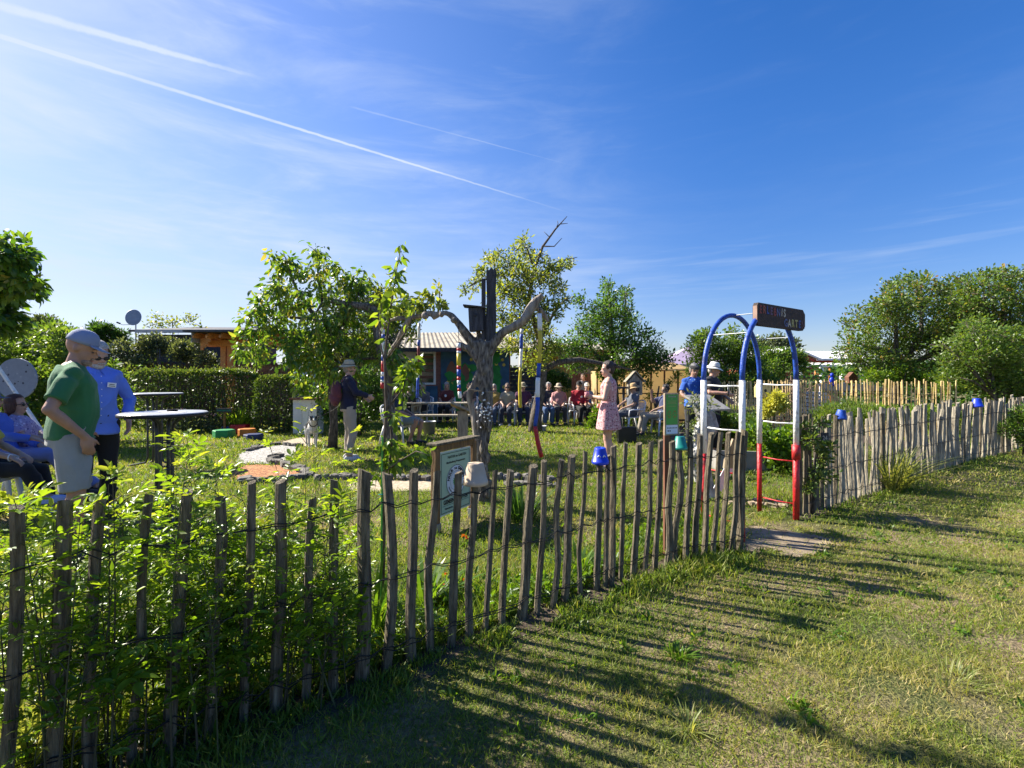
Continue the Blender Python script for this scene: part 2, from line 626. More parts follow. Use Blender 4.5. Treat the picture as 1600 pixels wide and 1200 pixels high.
def sines(p, scale, seed=3, k=7):
    """cheap smooth pseudo-noise in about [-1, 1]"""
    g = np.random.default_rng(seed)
    p = np.asarray(p) * np.asarray(scale)
    o = np.zeros(len(p))
    for i in range(k):
        d = g.normal(size=p.shape[1])
        d /= np.linalg.norm(d)
        o += np.sin(p @ d * (0.7 + 0.5 * i) + g.uniform(0, 6.28)) / (1 + 0.3 * i)
    return o / 2.6


# leaf templates: (along, across, up) and faces
T_LEAF = (np.array([(0, 0, 0), (.30, .42, .07), (.68, .36, .05), (1, 0, -.10), (.68, -.36, .05), (.30, -.42, .07)]), [(0, 1, 2, 3), (0, 3, 4, 5)])
T_DIA = (np.array([(0, 0, 0), (.5, .5, .05), (1, 0, 0), (.5, -.5, .05)]), [(0, 1, 2, 3)])
T_BLADE = (np.array([(0, -.5, 0), (0, .5, 0), (.5, .42, .09), (.5, -.42, .09), (.85, 0.0, .42)]), [(0, 1, 2, 3), (3, 2, 4)])
T_BLADE1 = (np.array([(0, -.5, 0), (0, .5, 0), (1, 0, .25)]), [(0, 1, 2)])
T_LONG = (np.array([(0, -.25, 0), (0, .25, 0), (.35, .5, .02), (.35, -.5, .02), (.7, .40, -.10), (.7, -.40, -.10), (1, 0, -.34)]), [(0, 1, 2, 3), (3, 2, 4, 5), (5, 4, 6)])


def norm_(a):
    return a / np.maximum(np.linalg.norm(a, axis=1, keepdims=True), 1e-9)


def leaf_mesh(name, p, d, n, Ln, W, rnd, tmpl, m, parent=None, smooth_=False):
    """one mesh of N copies of a leaf template"""
    T, F = tmpl
    p = np.asarray(p, dtype=np.float64)
    Nn = len(p)
    d = norm_(d)
    s = norm_(np.cross(n, d))
    n = np.cross(d, s)
    k = len(T)
    Ln = np.broadcast_to(Ln, (Nn,))
    W = np.broadcast_to(W, (Nn,))
    V = (p[:, None, :] + d[:, None, :] * (T[None, :, 0:1] * Ln[:, None, None]) + s[:, None, :] * (T[None, :, 1:2] * W[:, None, None]) + n[:, None, :] * (T[None, :, 2:3] * Ln[:, None, None]))
    V = V.reshape(-1, 3).astype(np.float32)
    loops, tot = [], []
    base = (np.arange(Nn) * k)[:, None]
    allidx = np.concatenate([base + np.array(f)[None, :] for f in F], axis=1)
    sizes = np.tile(np.array([len(f) for f in F], dtype=np.int32), Nn)
    me = bpy.data.meshes.new(name)
    me.vertices.add(len(V))
    me.vertices.foreach_set('co', V.ravel())
    li = allidx.ravel().astype(np.int32)
    me.loops.add(len(li))
    me.loops.foreach_set('vertex_index', li)
    me.polygons.add(len(sizes))
    starts = np.concatenate([[0], np.cumsum(sizes)[:-1]]).astype(np.int32)
    me.polygons.foreach_set('loop_start', starts)
    try:
        me.polygons.foreach_set('loop_total', sizes)
    except Exception:
        pass
    me.update(calc_edges=True)
    at = me.attributes.new('rnd', 'FLOAT', 'POINT')
    at.data.foreach_set('value', np.repeat(np.clip(rnd, 0, 1), k).astype(np.float32))
    return link_mesh(name, me, m, parent, smooth_)


def rand_dirs(n, rng=None, zb=0.0, zs=1.0):
    g = rng or RNG
    v = g.normal(size=(n, 3))
    v[:, 2] = v[:, 2] * zs + zb
    return norm_(v)

# ------------------------------------------------------------------ ground
LF_PX = [(-140, 1.42), (-60, 1.52), (20, 1.652), (300, 1.93), (570, 2.33), (708, 2.65), (840, 3.0), (940, 3.36), (1050, 3.78), (1165, 4.12)]
RF_PX = [(1252, 5.16), (1325, 5.78), (1360, 6.1), (1450, 7.4), (1500, 8.2), (1590, 9.95), (1640, 11.2), (1690, 12.8)]
LF_XY = [((a - CX) / FPX * y, y) for a, y in LF_PX]
RF_XY = [((a - CX) / FPX * y, y) for a, y in RF_PX]
ALL_X = np.array([a for a, b in LF_XY + RF_XY])
ALL_Y = np.array([b for a, b in LF_XY + RF_XY])


def fenceY(x):
    """depth of the fence line at lateral position x"""
    x = np.asarray(x, dtype=float)
    y = np.interp(x, ALL_X, ALL_Y)
    return np.where(x < ALL_X[0], ALL_Y[0] + (x - ALL_X[0]) * 0.6, np.where(x > ALL_X[-1], ALL_Y[-1] + (x - ALL_X[-1]) * 0.62, y))


def ground_mat():
    m = new_mat('lawn_ground')
    t = m.node_tree
    nn = t.nodes.new
    o = nn('ShaderNodeOutputMaterial')
    b = nn('ShaderNodeBsdfPrincipled')
    b.inputs['Roughness'].default_value = 0.95
    b.inputs['Specular IOR Level'].default_value = 0.15
    t.links.new(b.outputs[0], o.inputs[0])
    g = nn('ShaderNodeNewGeometry')
    def noise(sc, det, ramp):
        n = nn('ShaderNodeTexNoise')
        n.inputs['Scale'].default_value = sc
        n.inputs['Detail'].default_value = det
        t.links.new(g.outputs['Position'], n.inputs['Vector'])
        r = nn('ShaderNodeValToRGB')
        while len(r.color_ramp.elements) < len(ramp):
            r.color_ramp.elements.new(.5)
        for i, (p_, c) in enumerate(ramp):
            r.color_ramp.elements[i].position = p_
            r.color_ramp.elements[i].color = c4(c)
        t.links.new(n.outputs['Fac'], r.inputs['Fac'])
        return r.outputs[0]
    fine = noise(55, 4, [(.32, (.035, .042, .014)), (.5, (.085, .10, .03)), (.68, (.17, .155, .065))])
    big = noise(1.3, 6, [(.42, (0, 0, 0)), (.60, (1, 1, 1))])
    straw = noise(34, 5, [(.3, (.13, .095, .055)), (.7, (.30, .235, .14))])
    mx_ = nn('ShaderNodeMixRGB')
    t.links.new(big, mx_.inputs['Fac'])
    t.links.new(fine, mx_.inputs['Color1'])
    t.links.new(straw, mx_.inputs['Color2'])
    t.links.new(mx_.outputs[0], b.inputs['Base Color'])
    n2 = nn('ShaderNodeTexNoise')
    n2.inputs['Scale'].default_value = 70
    n2.inputs['Detail'].default_value = 4
    t.links.new(g.outputs['Position'], n2.inputs['Vector'])
    bp = nn('ShaderNodeBump')
    bp.inputs['Strength'].default_value = 0.8
    bp.inputs['Distance'].default_value = 0.03
    t.links.new(n2.outputs['Fac'], bp.inputs['Height'])
    t.links.new(bp.outputs[0], b.inputs['Normal'])
    return m


g_ = MB()
xs = [-900, -60, -20, -8, -4, 0, 4, 8, 20, 60, 900]
ys = [-60, -4, 0, 3, 6, 10, 20, 60, 1500]
g_.add([(x, y, 0) for y in ys for x in xs], [(j * 11 + i, j * 11 + i + 1, (j + 1) * 11 + i + 1, (j + 1) * 11 + i) for j in range(8) for i in range(10)])
set_props(g_.build('lawn', ground_mat()), 'sunlit lawn of patchy green and straw coloured grass', None, None, 'structure')


def blob_sheet(name, pts, z, m, label=None, kind='structure', amp=0.06, n=6):
    """irregular flat patch on the ground through the given outline"""
    P = [Vector((p[0], p[1], 0)) for p in pts]
    out_ = []
    for i in range(len(P)):
        a, b, c, d = P[i - 1], P[i], P[(i + 1) % len(P)], P[(i + 2) % len(P)]
        for k in range(n):
            t = k / n
            q = 0.5 * ((2 * b) + (-a + c) * t + (2 * a - 5 * b + 4 * c - d) * t * t + (-a + 3 * b - 3 * c + d) * t ** 3)
            q += Vector((random.uniform(-amp, amp), random.uniform(-amp, amp), 0)) * 0.6
            out_.append((q.x, q.y, z))
    return set_props(MB().poly(out_).build(name, m), label, None, None, kind)


def gp(px, py):
    v = G(px, py)
    return (v.x, v.y)


# trodden soil at the gate and along the foot of the fence
PATH = [gp(1148, 836), gp(1175, 822), gp(1205, 828), gp(1258, 834), gp(1300, 846), gp(1282, 862), gp(1240, 872), gp(1205, 858), gp(1165, 868), gp(1140, 856)]
blob_sheet('path', PATH, 0.006, M['soil'], 'bare trodden earth path in the gateway', amp=.05, n=14)
strip = []
for x in np.linspace(-2.6, 1.95, 26):
    strip.append((x, float(fenceY(x)) + 0.22 + random.uniform(-.05, .12)))
for x in np.linspace(1.95, -2.6, 26):
    strip.append((x, float(fenceY(x)) - 0.14 + random.uniform(-.08, .05)))
set_props(MB().poly([(a, b, 0.004) for a, b in strip]).build('soil_strip', M['soil_dark']), 'dark bare soil along the foot of the fence', None, None, 'structure')
strip = []
for x in np.linspace(3.1, 14, 26):
    strip.append((x, float(fenceY(x)) + 0.25))
for x in np.linspace(14, 3.1, 26):
    strip.append((x, float(fenceY(x)) - 0.10 + random.uniform(-.08, .05)))
set_props(MB().poly([(a, b, 0.004) for a, b in strip]).build('soil_strip', M['soil_dark']), 'narrow dark soil strip under the long grey fence', None, None, 'structure')
GRAVEL = [gp(372, 712), gp(400, 700), gp(452, 696), gp(468, 702), gp(452, 714), gp(440, 724), gp(380, 724)]
MULCH = [gp(362, 740), gp(385, 728), gp(430, 727), gp(462, 734), gp(478, 744), gp(450, 750), gp(375, 751)]
SANDP = [gp(440, 692), gp(470, 684), gp(500, 688), gp(480, 698), gp(452, 700)]
SANDW = [gp(560, 752), gp(700, 752), gp(700, 766), gp(560, 768)]
blob_sheet('gravel_bed', GRAVEL, 0.010, M['gravel'], 'bed of white gravel on the lawn')
blob_sheet('mulch_bed', MULCH, 0.010, M['mulch'], 'bed of orange bark mulch inside a stone edging')
blob_sheet('sand_bed', SANDP, 0.008, M['sand'], 'patch of pale sand next to the white gravel')
blob_sheet('sand_strip', SANDW, 0.008, M['sand'], 'pale sandy strip in front of the low stone edging')
BED_R = [gp(1140, 700), gp(1240, 690), (9.5, 9.3), (9.0, 13.0), (5.0, 14.5), (3.6, 11.5)]
blob_sheet('garden_bed', BED_R, 0.007, M['soil_dark'], 'planted soil bed behind the gateway', amp=.15)
SOILP = [(1.95, 3.35), (2.55, 3.6), (3.0, 3.75), (2.5, 3.45)]


def in_poly(x, y, poly):
    x = np.asarray(x)
    y = np.asarray(y)
    inside = np.zeros(len(x), bool)
    j = len(poly) - 1
    for i in range(len(poly)):
        xi, yi = poly[i]
        xj, yj = poly[j]
        c = ((yi > y) != (yj > y)) & (x < (xj - xi) * (y - yi) / (yj - yi + 1e-12) + xi)
        inside ^= c
        j = i
    return inside


PATCHES = [(gp(1375, 1088), .13), (gp(1385, 996), .16), (gp(1210, 922), .17), (gp(1560, 1150), .12), (gp(1150, 985), .10), (gp(1540, 905), .2), (gp(1010, 1010), .10), (gp(1290, 930), .13), (gp(1420, 1180), .07), (gp(1590, 1010), .14)]

def bare(x, y):
    """how bare the lawn is at a place, 0..1"""
    q = np.stack([x, y], 1)
    s = sines(q, (3.1, 3.1), 11) * 0.6 + sines(q, (7.5, 7.5), 12) * 0.4
    return np.clip((s - 0.30) * 2.2, 0, 1)


# ------------------------------------------------------------------ grass
M['grass'] = leaf_mat('grass_blades', [(.050, .105, .012), (.10, .175, .018), (.18, .235, .032), (.28, .27, .07), (.46, .37, .18)], trans=0.40, rough=0.5, tcol=(1.9, 1.9, .8), gloss=.35)


def blades(name, label, x, y, ln, w, rnd, lean=0.45, tmpl=T_BLADE):
    n = len(x)
    p = np.stack([x, y, np.zeros(n)], 1)
    d = RNG.normal(size=(n, 3)) * lean
    d[:, 2] = 1
    nr = RNG.normal(size=(n, 3))
    nr[:, 2] *= .2
    return set_props(leaf_mesh(name, p, d, nr, ln, w, rnd, tmpl, M['grass']), label, None, None, 'stuff')


bx, by, bl, bw, br_ = [], [], [], [], []
for y0, y1, dens, wid, ln in [(1.0, 2.6, 9500, .0028, .045), (2.6, 4.2, 5200, .0040, .046), (4.2, 6.5, 2300, .006, .05), (6.5, 10, 950, .010, .055), (10, 16, 360, .017, .065), (16, 26, 110, .034, .08)]:
    area = (y1 - y0) * (1.15 * (y0 + y1) + 3)
    n = int(area * dens)
    y = RNG.uniform(y0, y1, n * 2)
    x = RNG.uniform(-1, 1, n * 2) * (1.15 * y1 + 1.5)
    k = np.abs(x) < 1.15 * y + 1.5
    x, y = x[k][:n], y[k][:n]
    front = y < fenceY(x)
    ba = bare(x, y)
    keep = RNG.uniform(size=len(x)) > ba * 0.72
    for (cx_, cy_), r_ in PATCHES:
        dd = np.hypot((x - cx_), (y - cy_) / .8) / r_
        keep &= ~((dd < 1.1) & (RNG.uniform(size=len(x)) < .92 - .5 * dd))
    keep &= ~(in_poly(x, y, PATH) & (RNG.uniform(size=len(x)) < np.where(sines(np.stack([x, y], 1), (7, 7), 88) > .15, .62, .93))) & ~in_poly(x, y, GRAVEL) & ~in_poly(x, y, MULCH) & ~in_poly(x, y, SANDW) & ~in_poly(x, y, SANDP) & ~(in_poly(x, y, BED_R) & (y > 7.8))
    df = np.abs(y - fenceY(x))
    keep &= ~((df < 0.13) & (RNG.uniform(size=len(x)) < .7))
    x, y, front, ba, df = x[keep], y[keep], front[keep], ba[keep], df[keep]
    q = np.stack([x, y], 1)
    cl = sines(q, (14, 14), 21)
    lo = sines(q, (1.7, 1.7), 22)
    rnd = 0.36 + 0.13 * cl + 0.14 * lo + RNG.normal(size=len(x)) * 0.13 + ba * 0.35
    rnd = np.where(front, rnd + 0.17 + .12 * sines(q, (2.2, 2.2), 77), rnd + 0.03)
    rnd = np.where(RNG.uniform(size=len(x)) < 0.10, rnd + .35, rnd)
    ll = ln * np.exp(RNG.normal(size=len(x)) * .3) * (1 + 0.25 * cl) * np.where(front, .72, 1.1)
    bx.append(x); by.append(y); bl.append(ll); bw.append(np.full(len(x), wid) * RNG.uniform(.7, 1.4, len(x))); br_.append(rnd)
blades('grass', 'short sunlit grass covering the lawn on both sides of the fence', np.concatenate(bx), np.concatenate(by), np.concatenate(bl), np.concatenate(bw), np.concatenate(br_), lean=.65)

# rank grass and weeds along the foot of both fences
n = 30000
x = RNG.uniform(-2.6, 12, n) ** 1
x = np.where(RNG.uniform(size=n) < .72, RNG.uniform(-2.6, 2.2, n), x)
side = RNG.uniform(size=n)
y = fenceY(x) + np.where(side < .62, np.abs(RNG.normal(size=n)) * .33 + .05, -np.abs(RNG.normal(size=n)) * .16 - .03)
q = np.stack([x, y], 1)
cl = sines(q, (6, 6), 31)
k = (cl > -0.35) & ~in_poly(x, y, PATH) & ~((x > 2.0) & (x < 3.1))
x, y, cl = x[k], y[k], cl[k]
ll = (.09 + .10 * np.clip(cl, 0, 2)) * RNG.uniform(.5, 1.5, len(x)) * np.where(y > fenceY(x), 1.2, .60)
blades('tall_grass', 'longer uncut grass and weeds along the fence foot', x, y, ll, .006 * RNG.uniform(.6, 1.5, len(x)) * (1 + np.clip(x, 0, 9) * .12), .38 + .16 * cl + RNG.normal(size=len(x)) * .16, lean=.38)


# ------------------------------------------------------------------ picket fences
def picket_mb(base, top, w, bow=0.0, depth=None, seg=7, rings=6):
    """split chestnut pale: uneven faceted section, slight bends, rough sawn top"""
    mb = MB()
    base, top = Vector(base), Vector(top)
    ax = top - base
    hgt = ax.length
    rs = [random.uniform(.80, 1.15) for _ in range(seg)]
    a0 = random.uniform(0, 6.28)
    dx, dy = random.gauss(0, .006), random.gauss(0, .006)
    depth = depth or w * random.uniform(.65, 1.0)
    ringsl = []
    for i in range(rings):
        t = i / (rings - 1)
        c = base + ax * t + Vector((bow * math.sin(t * math.pi) + dx * math.sin(t * 9 + a0), dy * math.sin(t * 7), 0))
        sc = 1.0 - .12 * t + random.uniform(-.05, .05)
        ring = []
        for k in range(seg):
            a = a0 + 2 * math.pi * k / seg
            r_ = rs[k] * sc * random.uniform(.95, 1.05)
            z = 0
            if i == rings - 1:
                z = math.cos(a + a0 * 2) * w * .18
            ring.append(c + Vector((math.cos(a) * r_ * w / 2, math.sin(a) * r_ * depth / 2, z)))
        ringsl.append(ring)
    mb.loft(ringsl)
    return mb, ringsl


def wires(parent, pts_list, zs, rad=.0028):
    for z in zs:
        pts = []
        for i, (x, y) in enumerate(pts_list):
            pts.append((x, y, z + random.uniform(-.018, .018)))
            if i + 1 < len(pts_list):
                x2, y2 = pts_list[i + 1]
                pts.append(((x + x2) / 2, (y + y2) / 2 - .008, z - .014 + random.uniform(-.01, .01)))
        a = MB()
        a.tube(pts, rad, 5)
        b_pts = [(p[0] + .006 * math.sin(i * 2.1), p[1] - .03 + .012 * math.cos(i * 1.7), p[2] + .006 * math.sin(i * 1.3)) for i, p in enumerate(pts)]
        a.tube(b_pts, rad, 5)
        a.build('wire', M['wire'], parent)


LP = [(-72, 800, -118, 22), (-25, 796, -55, 22), (25, 792, 4, 25), (102, 783, 84, 25), (157, 782, 141, 22), (232, 773, 207, 15), (295, 768, 266, 22), (345, 776, 326, 17), (395, 753, 380, 15),
      (440, 752, 430, 21), (488, 780, 478, 17), (523, 750, 522, 16), (568, 735, 566, 27), (603, 740, 601, 18), (648, 735, 642, 17), (683, 737, 670, 15), (716, 738, 705, 16),
      (743, 727, 730, 14), (774, 735, 757, 12), (798, 735, 783, 14), (832, 728, 815, 16), (851, 720, 838, 11), (874, 718, 865, 11), (893, 712, 882, 14), (916, 705, 905, 9),
      (938, 702, 932, 13), (950, 712, 946, 10), (958, 697, 954, 13), (977, 692, 970, 10), (998, 693, 988, 12), (1017, 690, 1007, 9), (1033, 688, 1023, 11), (1049, 690, 1042, 11),
      (1063, 684, 1053, 11), (1079, 681, 1070, 13), (1095, 679, 1085, 10), (1111, 677, 1100, 11), (1126, 676, 1115, 9), (1139, 676, 1128, 11), (1152, 675, 1142, 9), (1163, 672, 1155, 14)]
YLF = np.interp
lf = thing('rustic_fence', 'weathered split wood paling fence with dark wires, left of the gate', 'fence', (0, 2.7, 0))
pot_tops = {}
lwire = []
for (pt, yt, pb, wpx) in LP:
    yb = float(np.interp(pb, [a for a, _ in LF_PX], [b for _, b in LF_PX]))
    B = Vector(((pb - CX) / FPX * yb, yb, -.03))
    Yt = yb + random.uniform(-.03, .03)
    T = P3(pt, yt, Yt)
    w = wpx * yb / FPX
    bow = {603: .035, 157: -.02, 683: -.02}.get(pt, random.uniform(-.012, .012))
    mb, _ = picket_mb(B, T, w * .94, bow, rings=7)
    o = mb.build('picket' if pt not in (568, 958) else 'post', M['picket'], lf)
    o.location = (0, -2.7, 0)
    pot_tops[pt] = T
    mid = B.lerp(T, .5)
    lwire.append((mid.x, mid.y - w * .5 - .003))
for c in range(3):
    pass
wo = bpy.data.objects.new('tmp', None)


def fence_wires(parent, off, pts, zs):
    before = set(bpy.data.objects)
    wires(parent, pts, zs)
    for o in set(bpy.data.objects) - before:
        o.location = off


bpy.data.objects.remove(wo)
fence_wires(lf, (0, -2.7, 0), lwire, (.86, .50, .15))

rf = thing('rustic_fence', 'long grey fence of closely set palings, right of the gate', 'fence', (6, 7, 0))
seglen = [0]
RFX = [Vector((a, b, 0)) for a, b in RF_XY]
for a, b in zip(RFX, RFX[1:]):
    seglen.append(seglen[-1] + (b - a).length)
tot_l = seglen[-1]
rw = []
pot_right = {}
s = 0.0
npk = 0
while s < tot_l and npk < 98:
    x = float(np.interp(s, seglen, [v.x for v in RFX]))
    y = float(np.interp(s, seglen, [v.y for v in RFX]))
    w = random.choice([.04, .05, .05, .06, .07, .085]) if s > .9 else random.uniform(.045, .065)
    hgt = 1.05 + random.gauss(0, .035) + (.10 if abs(s - 6.9) < .08 or abs(s - 8.5) < .08 else 0)
    jy = random.uniform(-.02, .02)
    lx = random.gauss(0, .035) if s > .8 else 0
    mb, _ = picket_mb((x - lx * .4, y + jy, -.03), (x + lx * .6, y + jy + random.gauss(0, .02), hgt), w, random.uniform(-.02, .02), rings=6, seg=6)
    o = mb.build('picket', M['picket_grey' if random.random() < .92 else 'picket'] if s > .5 else M['picket'], rf)
    o.location = (-6, -7, 0)
    px_ = CX + (x + lx * .6) / y * FPX
    pot_right[round(px_)] = (Vector((x + lx * .6, y + jy, hgt)), w)
    if npk % 2 == 0:
        rw.append((x, y - .07))
    npk += 1
    s += (w * 0.5 + random.choice([.05, .055, .065, .09, .11]) * .92) if s > 1.1 else random.uniform(.085, .11)
fence_wires(rf, (-6, -7, 0), rw, (.84, .48, .16))

# yellow chestnut paling fence in the garden behind
yf = thing('paling_fence', 'yellowish new paling fence behind the garden bed', 'fence', (5, 13, 0))
ypts = [GX(1100, 13.5), GX(1190, 13.2), GX(1240, 12.8), GX(1300, 12.6), GX(1400, 11.8), GX(1492, 11.2)]
ylen = [0]
for a, b in zip(ypts, ypts[1:]):
    ylen.append(ylen[-1] + (b - a).length)
yw = []
for i in range(92):
    s = ylen[-1] * i / 91
    x = float(np.interp(s, ylen, [v.x for v in ypts])) + random.gauss(0, .012)
    y = float(np.interp(s, ylen, [v.y for v in ypts]))
    h = 1.42 + random.gauss(0, .03) - (0.0 if i > 40 else .02)
    mb, _ = picket_mb((x, y, 0), (x + random.gauss(0, .02), y, h), random.uniform(.032, .05), 0, rings=4, seg=5)
    o = mb.build('picket', M['picket_new'], yf)
    o.location = (-5, -13, 0)
    if i % 6 == 0:
        yw.append((x, y - .03))
fence_wires(yf, (-5, -13, 0), yw, (1.1, .35))


# ------------------------------------------------------------------ flower pots on pickets
def pot(T, r_big, hgt, m, label, name='flower_pot', tilt=(0, 0), smile=False):
    t = thing(name, label, 'flower pot', (T.x, T.y, T.z - hgt + .012), 0, 'flower pots upside down on fence pickets')
    r_s = r_big * .64
    prof = [(r_big * .93, 0.0), (r_big, 0.004), (r_big * 1.0, hgt * .20), (r_big * .93, hgt * .215), (r_s * 1.02, hgt * .97), (r_s * .97, hgt), (r_s * .25, hgt), (r_s * .22, hgt * .96), (r_s * .85, hgt * .94), (r_big * .86, hgt * .2), (r_big * .93, 0)]
    mb = MB().lathe(prof, (0, 0, 0), 28)
    mb.lathe([(0, hgt * .99), (r_s * .27, hgt * .99)], (0, 0, 0), 16)
    o = mb.build('pot_body', m, t, True)
    t.rotation_euler = (tilt[0], tilt[1], random.uniform(0, 1))
    if smile:
        f = MB()
        for sx in (-1, 1):
            a = -math.pi / 2 + sx * .35 - t.rotation_euler[2]
            rr = r_big * .86
            pts = [(math.cos(a + d) * (rr), math.sin(a + d) * rr, hgt * (.62 - .12 * abs(d) / .2 * 1)) for d in (-.18, -.09, 0, .09, .18)]
            f.tube(pts, .0035, 5)
        f.build('painted_eyes', M['paper'], t)
    return t


pot(pot_tops[743], .073, .122, M['clay_pot'], 'pale clay flower pot upside down on a picket beside the garden sign')
pot(pot_tops[938], .060, .112, M['blue_pot'], 'bright blue flower pot upside down on a picket with small painted eyes', smile=True, tilt=(.05, -.06))
pot(pot_tops[1063], .056, .105, M['teal_pot'], 'teal green flower pot upside down on a picket under the green poster')


def nearest_pot(px):
    k = min(pot_right, key=lambda q: abs(q - px))
    return pot_right[k]


Tq, wq = nearest_pot(1312)
pot(Tq + Vector((0, -.05, .085)), .065, .115, M['blue_paint'], 'dark blue flower pot upside down on the grey fence near the gate', tilt=(.1, .08))
Tq, wq = nearest_pot(1523)
pot(Tq + Vector((0, -.04, .11)), .085, .15, M['blue_pot'], 'blue flower pot upside down at the far end of the grey fence', tilt=(0, -.06))

# ------------------------------------------------------------------ arch gate of pipes
ARCH = [((1.87, 4.62), (2.77, 5.30)), ((2.10, 4.32), (3.00, 5.00))]
ag = thing('gate_arch', 'double pipe arch painted blue, white and red over the garden entrance', 'arch', (2.45, 4.8, 0))
off = Vector((-2.45, -4.8, 0))
RP = .024
for hi, (a, b) in enumerate(ARCH):
    A, B = Vector((a[0], a[1], 0)) + off, Vector((b[0], b[1], 0)) + off
    for li, Q in enumerate((A, B)):
        fat = 1.25 if (hi == 1 and li == 1) else 1.0
        MB().tube([Q + Vector((0, 0, -.02)), Q + Vector((0, 0, .77))], RP * 1.05 * fat, 14).build('pipe_leg', M['red_paint'], ag, True)
        MB().tube([Q + Vector((0, 0, .765)), Q + Vector((0, 0, 1.475))], RP * 1.16, 14).build('pipe_sleeve', M['white_paint'], ag, True)
        if hi == 1 and li == 1:
            MB().tube([Q + Vector((-.006, -.01, .64)), Q + Vector((-.006, -.01, .79))], RP * 1.7, 12).build('pipe_clamp', M['red_paint'], ag, True)
    pts = []
    for k in range(25):
        an = math.pi * k / 24
        m_ = A.lerp(B, .5) + (A - B) * .5 * math.cos(an)
        pts.append(Vector((m_.x, m_.y, 1.47 + .68 * math.sin(an) ** .92)))
    MB().tube(pts, RP, 14, cap=True).build('pipe_bow', M['blue_paint'], ag, True)
for s_ in (0, 1):
    P0 = Vector((*ARCH[0][s_], 0)) + off
    P1 = Vector((*ARCH[1][s_], 0)) + off
    for z, m_, rr in ((1.43, 'white_paint', .008), (1.02, 'white_paint', .008), (.62, 'red_paint', .007), (.17, 'red_paint', .007)):
        sag = Vector((0, 0, -.012))
        MB().tube([P0 + Vector((0, 0, z)), P0.lerp(P1, .5) + Vector((0, 0, z)) + sag, P1 + Vector((0, 0, z - .005))], rr, 8).build('crossbar', M[m_], ag, True)
# thin bars joining the two bows near the top
def bow_pt(i, k):
    A, B = [Vector((q[0], q[1], 0)) + off for q in ARCH[i]]
    an = math.pi * k
    m_ = A.lerp(B, .5) + (A - B) * .5 * math.cos(an)
    return Vector((m_.x, m_.y, 1.47 + .68 * math.sin(an) ** .92))
for k in (.22, .5, .78):
    MB().tube([bow_pt(0, k), bow_pt(1, k)], .005, 6).build('crossbar', M['galv'], ag)


# letters ------------------------------------------------------------
def text_mesh(s_, size, depth=0.0, bold=0.0):
    cu = bpy.data.curves.new('t', 'FONT')
    cu.body = s_
    cu.size = size
    cu.extrude = depth
    cu.offset = bold
    cu.align_x = 'CENTER'
    cu.align_y = 'CENTER'
    cu.resolution_u = 3
    o = bpy.data.objects.new('t', cu)
    COL.objects.link(o)
    dg = bpy.context.evaluated_depsgraph_get()
    me = bpy.data.meshes.new_from_object(o.evaluated_get(dg), depsgraph=dg)
    bpy.data.objects.remove(o, do_unlink=True)
    return me


def put_text(s_, size, loc, xdir, m, parent, name='lettering', bold=0.0, up=(0, 0, 1), rot=0.0, sx=1.0):
    """flat text: local x along xdir, up along up; loc in the parent's frame"""
    me = text_mesh(s_, size, .0006, bold)
    o = link_mesh(name, me, m, parent)
    x = Vector(xdir).normalized()
    u = Vector(up).normalized()
    z = x.cross(u)
    if rot:
        q = Matrix.Rotation(rot, 3, z)
        x, u = q @ x, q @ u
    mt = Matrix((x * sx, u, z)).transposed().to_4x4()
    mt.translation = Vector(loc)
    o.matrix_local = mt
    return o


# the hand-painted board on the arch
SA, SB = Vector((2.29, 4.46, 2.10)), Vector((3.03, 4.93, 2.09))
xd = (SB - SA).normalized()
nd = Vector((xd.y, -xd.x, 0))
sg = thing('name_board', 'dark wooden board with hand painted coloured letters on top of the gate arch', 'sign', (SA.lerp(SB, .5).x, SA.lerp(SB, .5).y, 1.99))
c0 = Vector((0, 0, .105))
W_, H_ = (SB - SA).length, .215
rotm = Matrix((xd, -nd, Vector((0, 0, 1)))).transposed()
oc = [(-W_ / 2, -H_ / 2 + .02), (-W_ / 2 + .02, -H_ / 2), (W_ / 2 - .045, -H_ / 2), (W_ / 2, -H_ / 2 + .045), (W_ / 2, H_ / 2 - .045), (W_ / 2 - .045, H_ / 2), (-W_ / 2 + .02, H_ / 2), (-W_ / 2, H_ / 2 - .03)]
pts = [c0 + xd * a + Vector((0, 0, b)) + nd * .02 for a, b in oc]
MB().prism(pts, -nd * .045).build('board', M['dark_wood'], sg)
MB().box(c0 - xd * (W_ / 2 + .0015), (.003, .04, H_ - .06), rotm).build('lit_end_grain', M['sign_end'], sg)
lc = {'r': (.26, .022, .015), 'r2': (.30, .06, .03), 'b': (.02, .06, .30), 'w': (.50, .46, .38), 'v': (.14, .06, .14), 'n': (.07, .10, .26), 'y': (.42, .38, .12), 'd': (.09, .02, .02)}
LM = {k: mat('letter_paint_' + k, v, tuple(q * .6 for q in v), rough=.6, scale=30) for k, v in lc.items()}
for i, (ch, ck) in enumerate(zip('ERLEBNIS', ['r', 'r2', 'b', 'v', 'r', 'n', 'w', 'w'])):
    x_ = -W_ / 2 + .055 + i * .062 - (.012 if i == 7 else 0)
    put_text(ch, .105, c0 + xd * x_ + Vector((0, 0, .042 + random.uniform(-.005, .005))) + nd * .022, xd, LM[ck], sg, 'letter', bold=.003, rot=random.uniform(-.06, .06), sx=.80)
for i, (ch, ck) in enumerate(zip('GARTEN', ['n', 'w', 'y', 'y', 'b', 'd'])):
    x_ = W_ / 2 - .375 + i * .066
    put_text(ch, .105, c0 + xd * x_ + Vector((0, 0, -.05 + random.uniform(-.004, .004))) + nd * .022, xd, LM[ck], sg, 'letter', bold=.003, rot=random.uniform(-.05, .05), sx=.85)

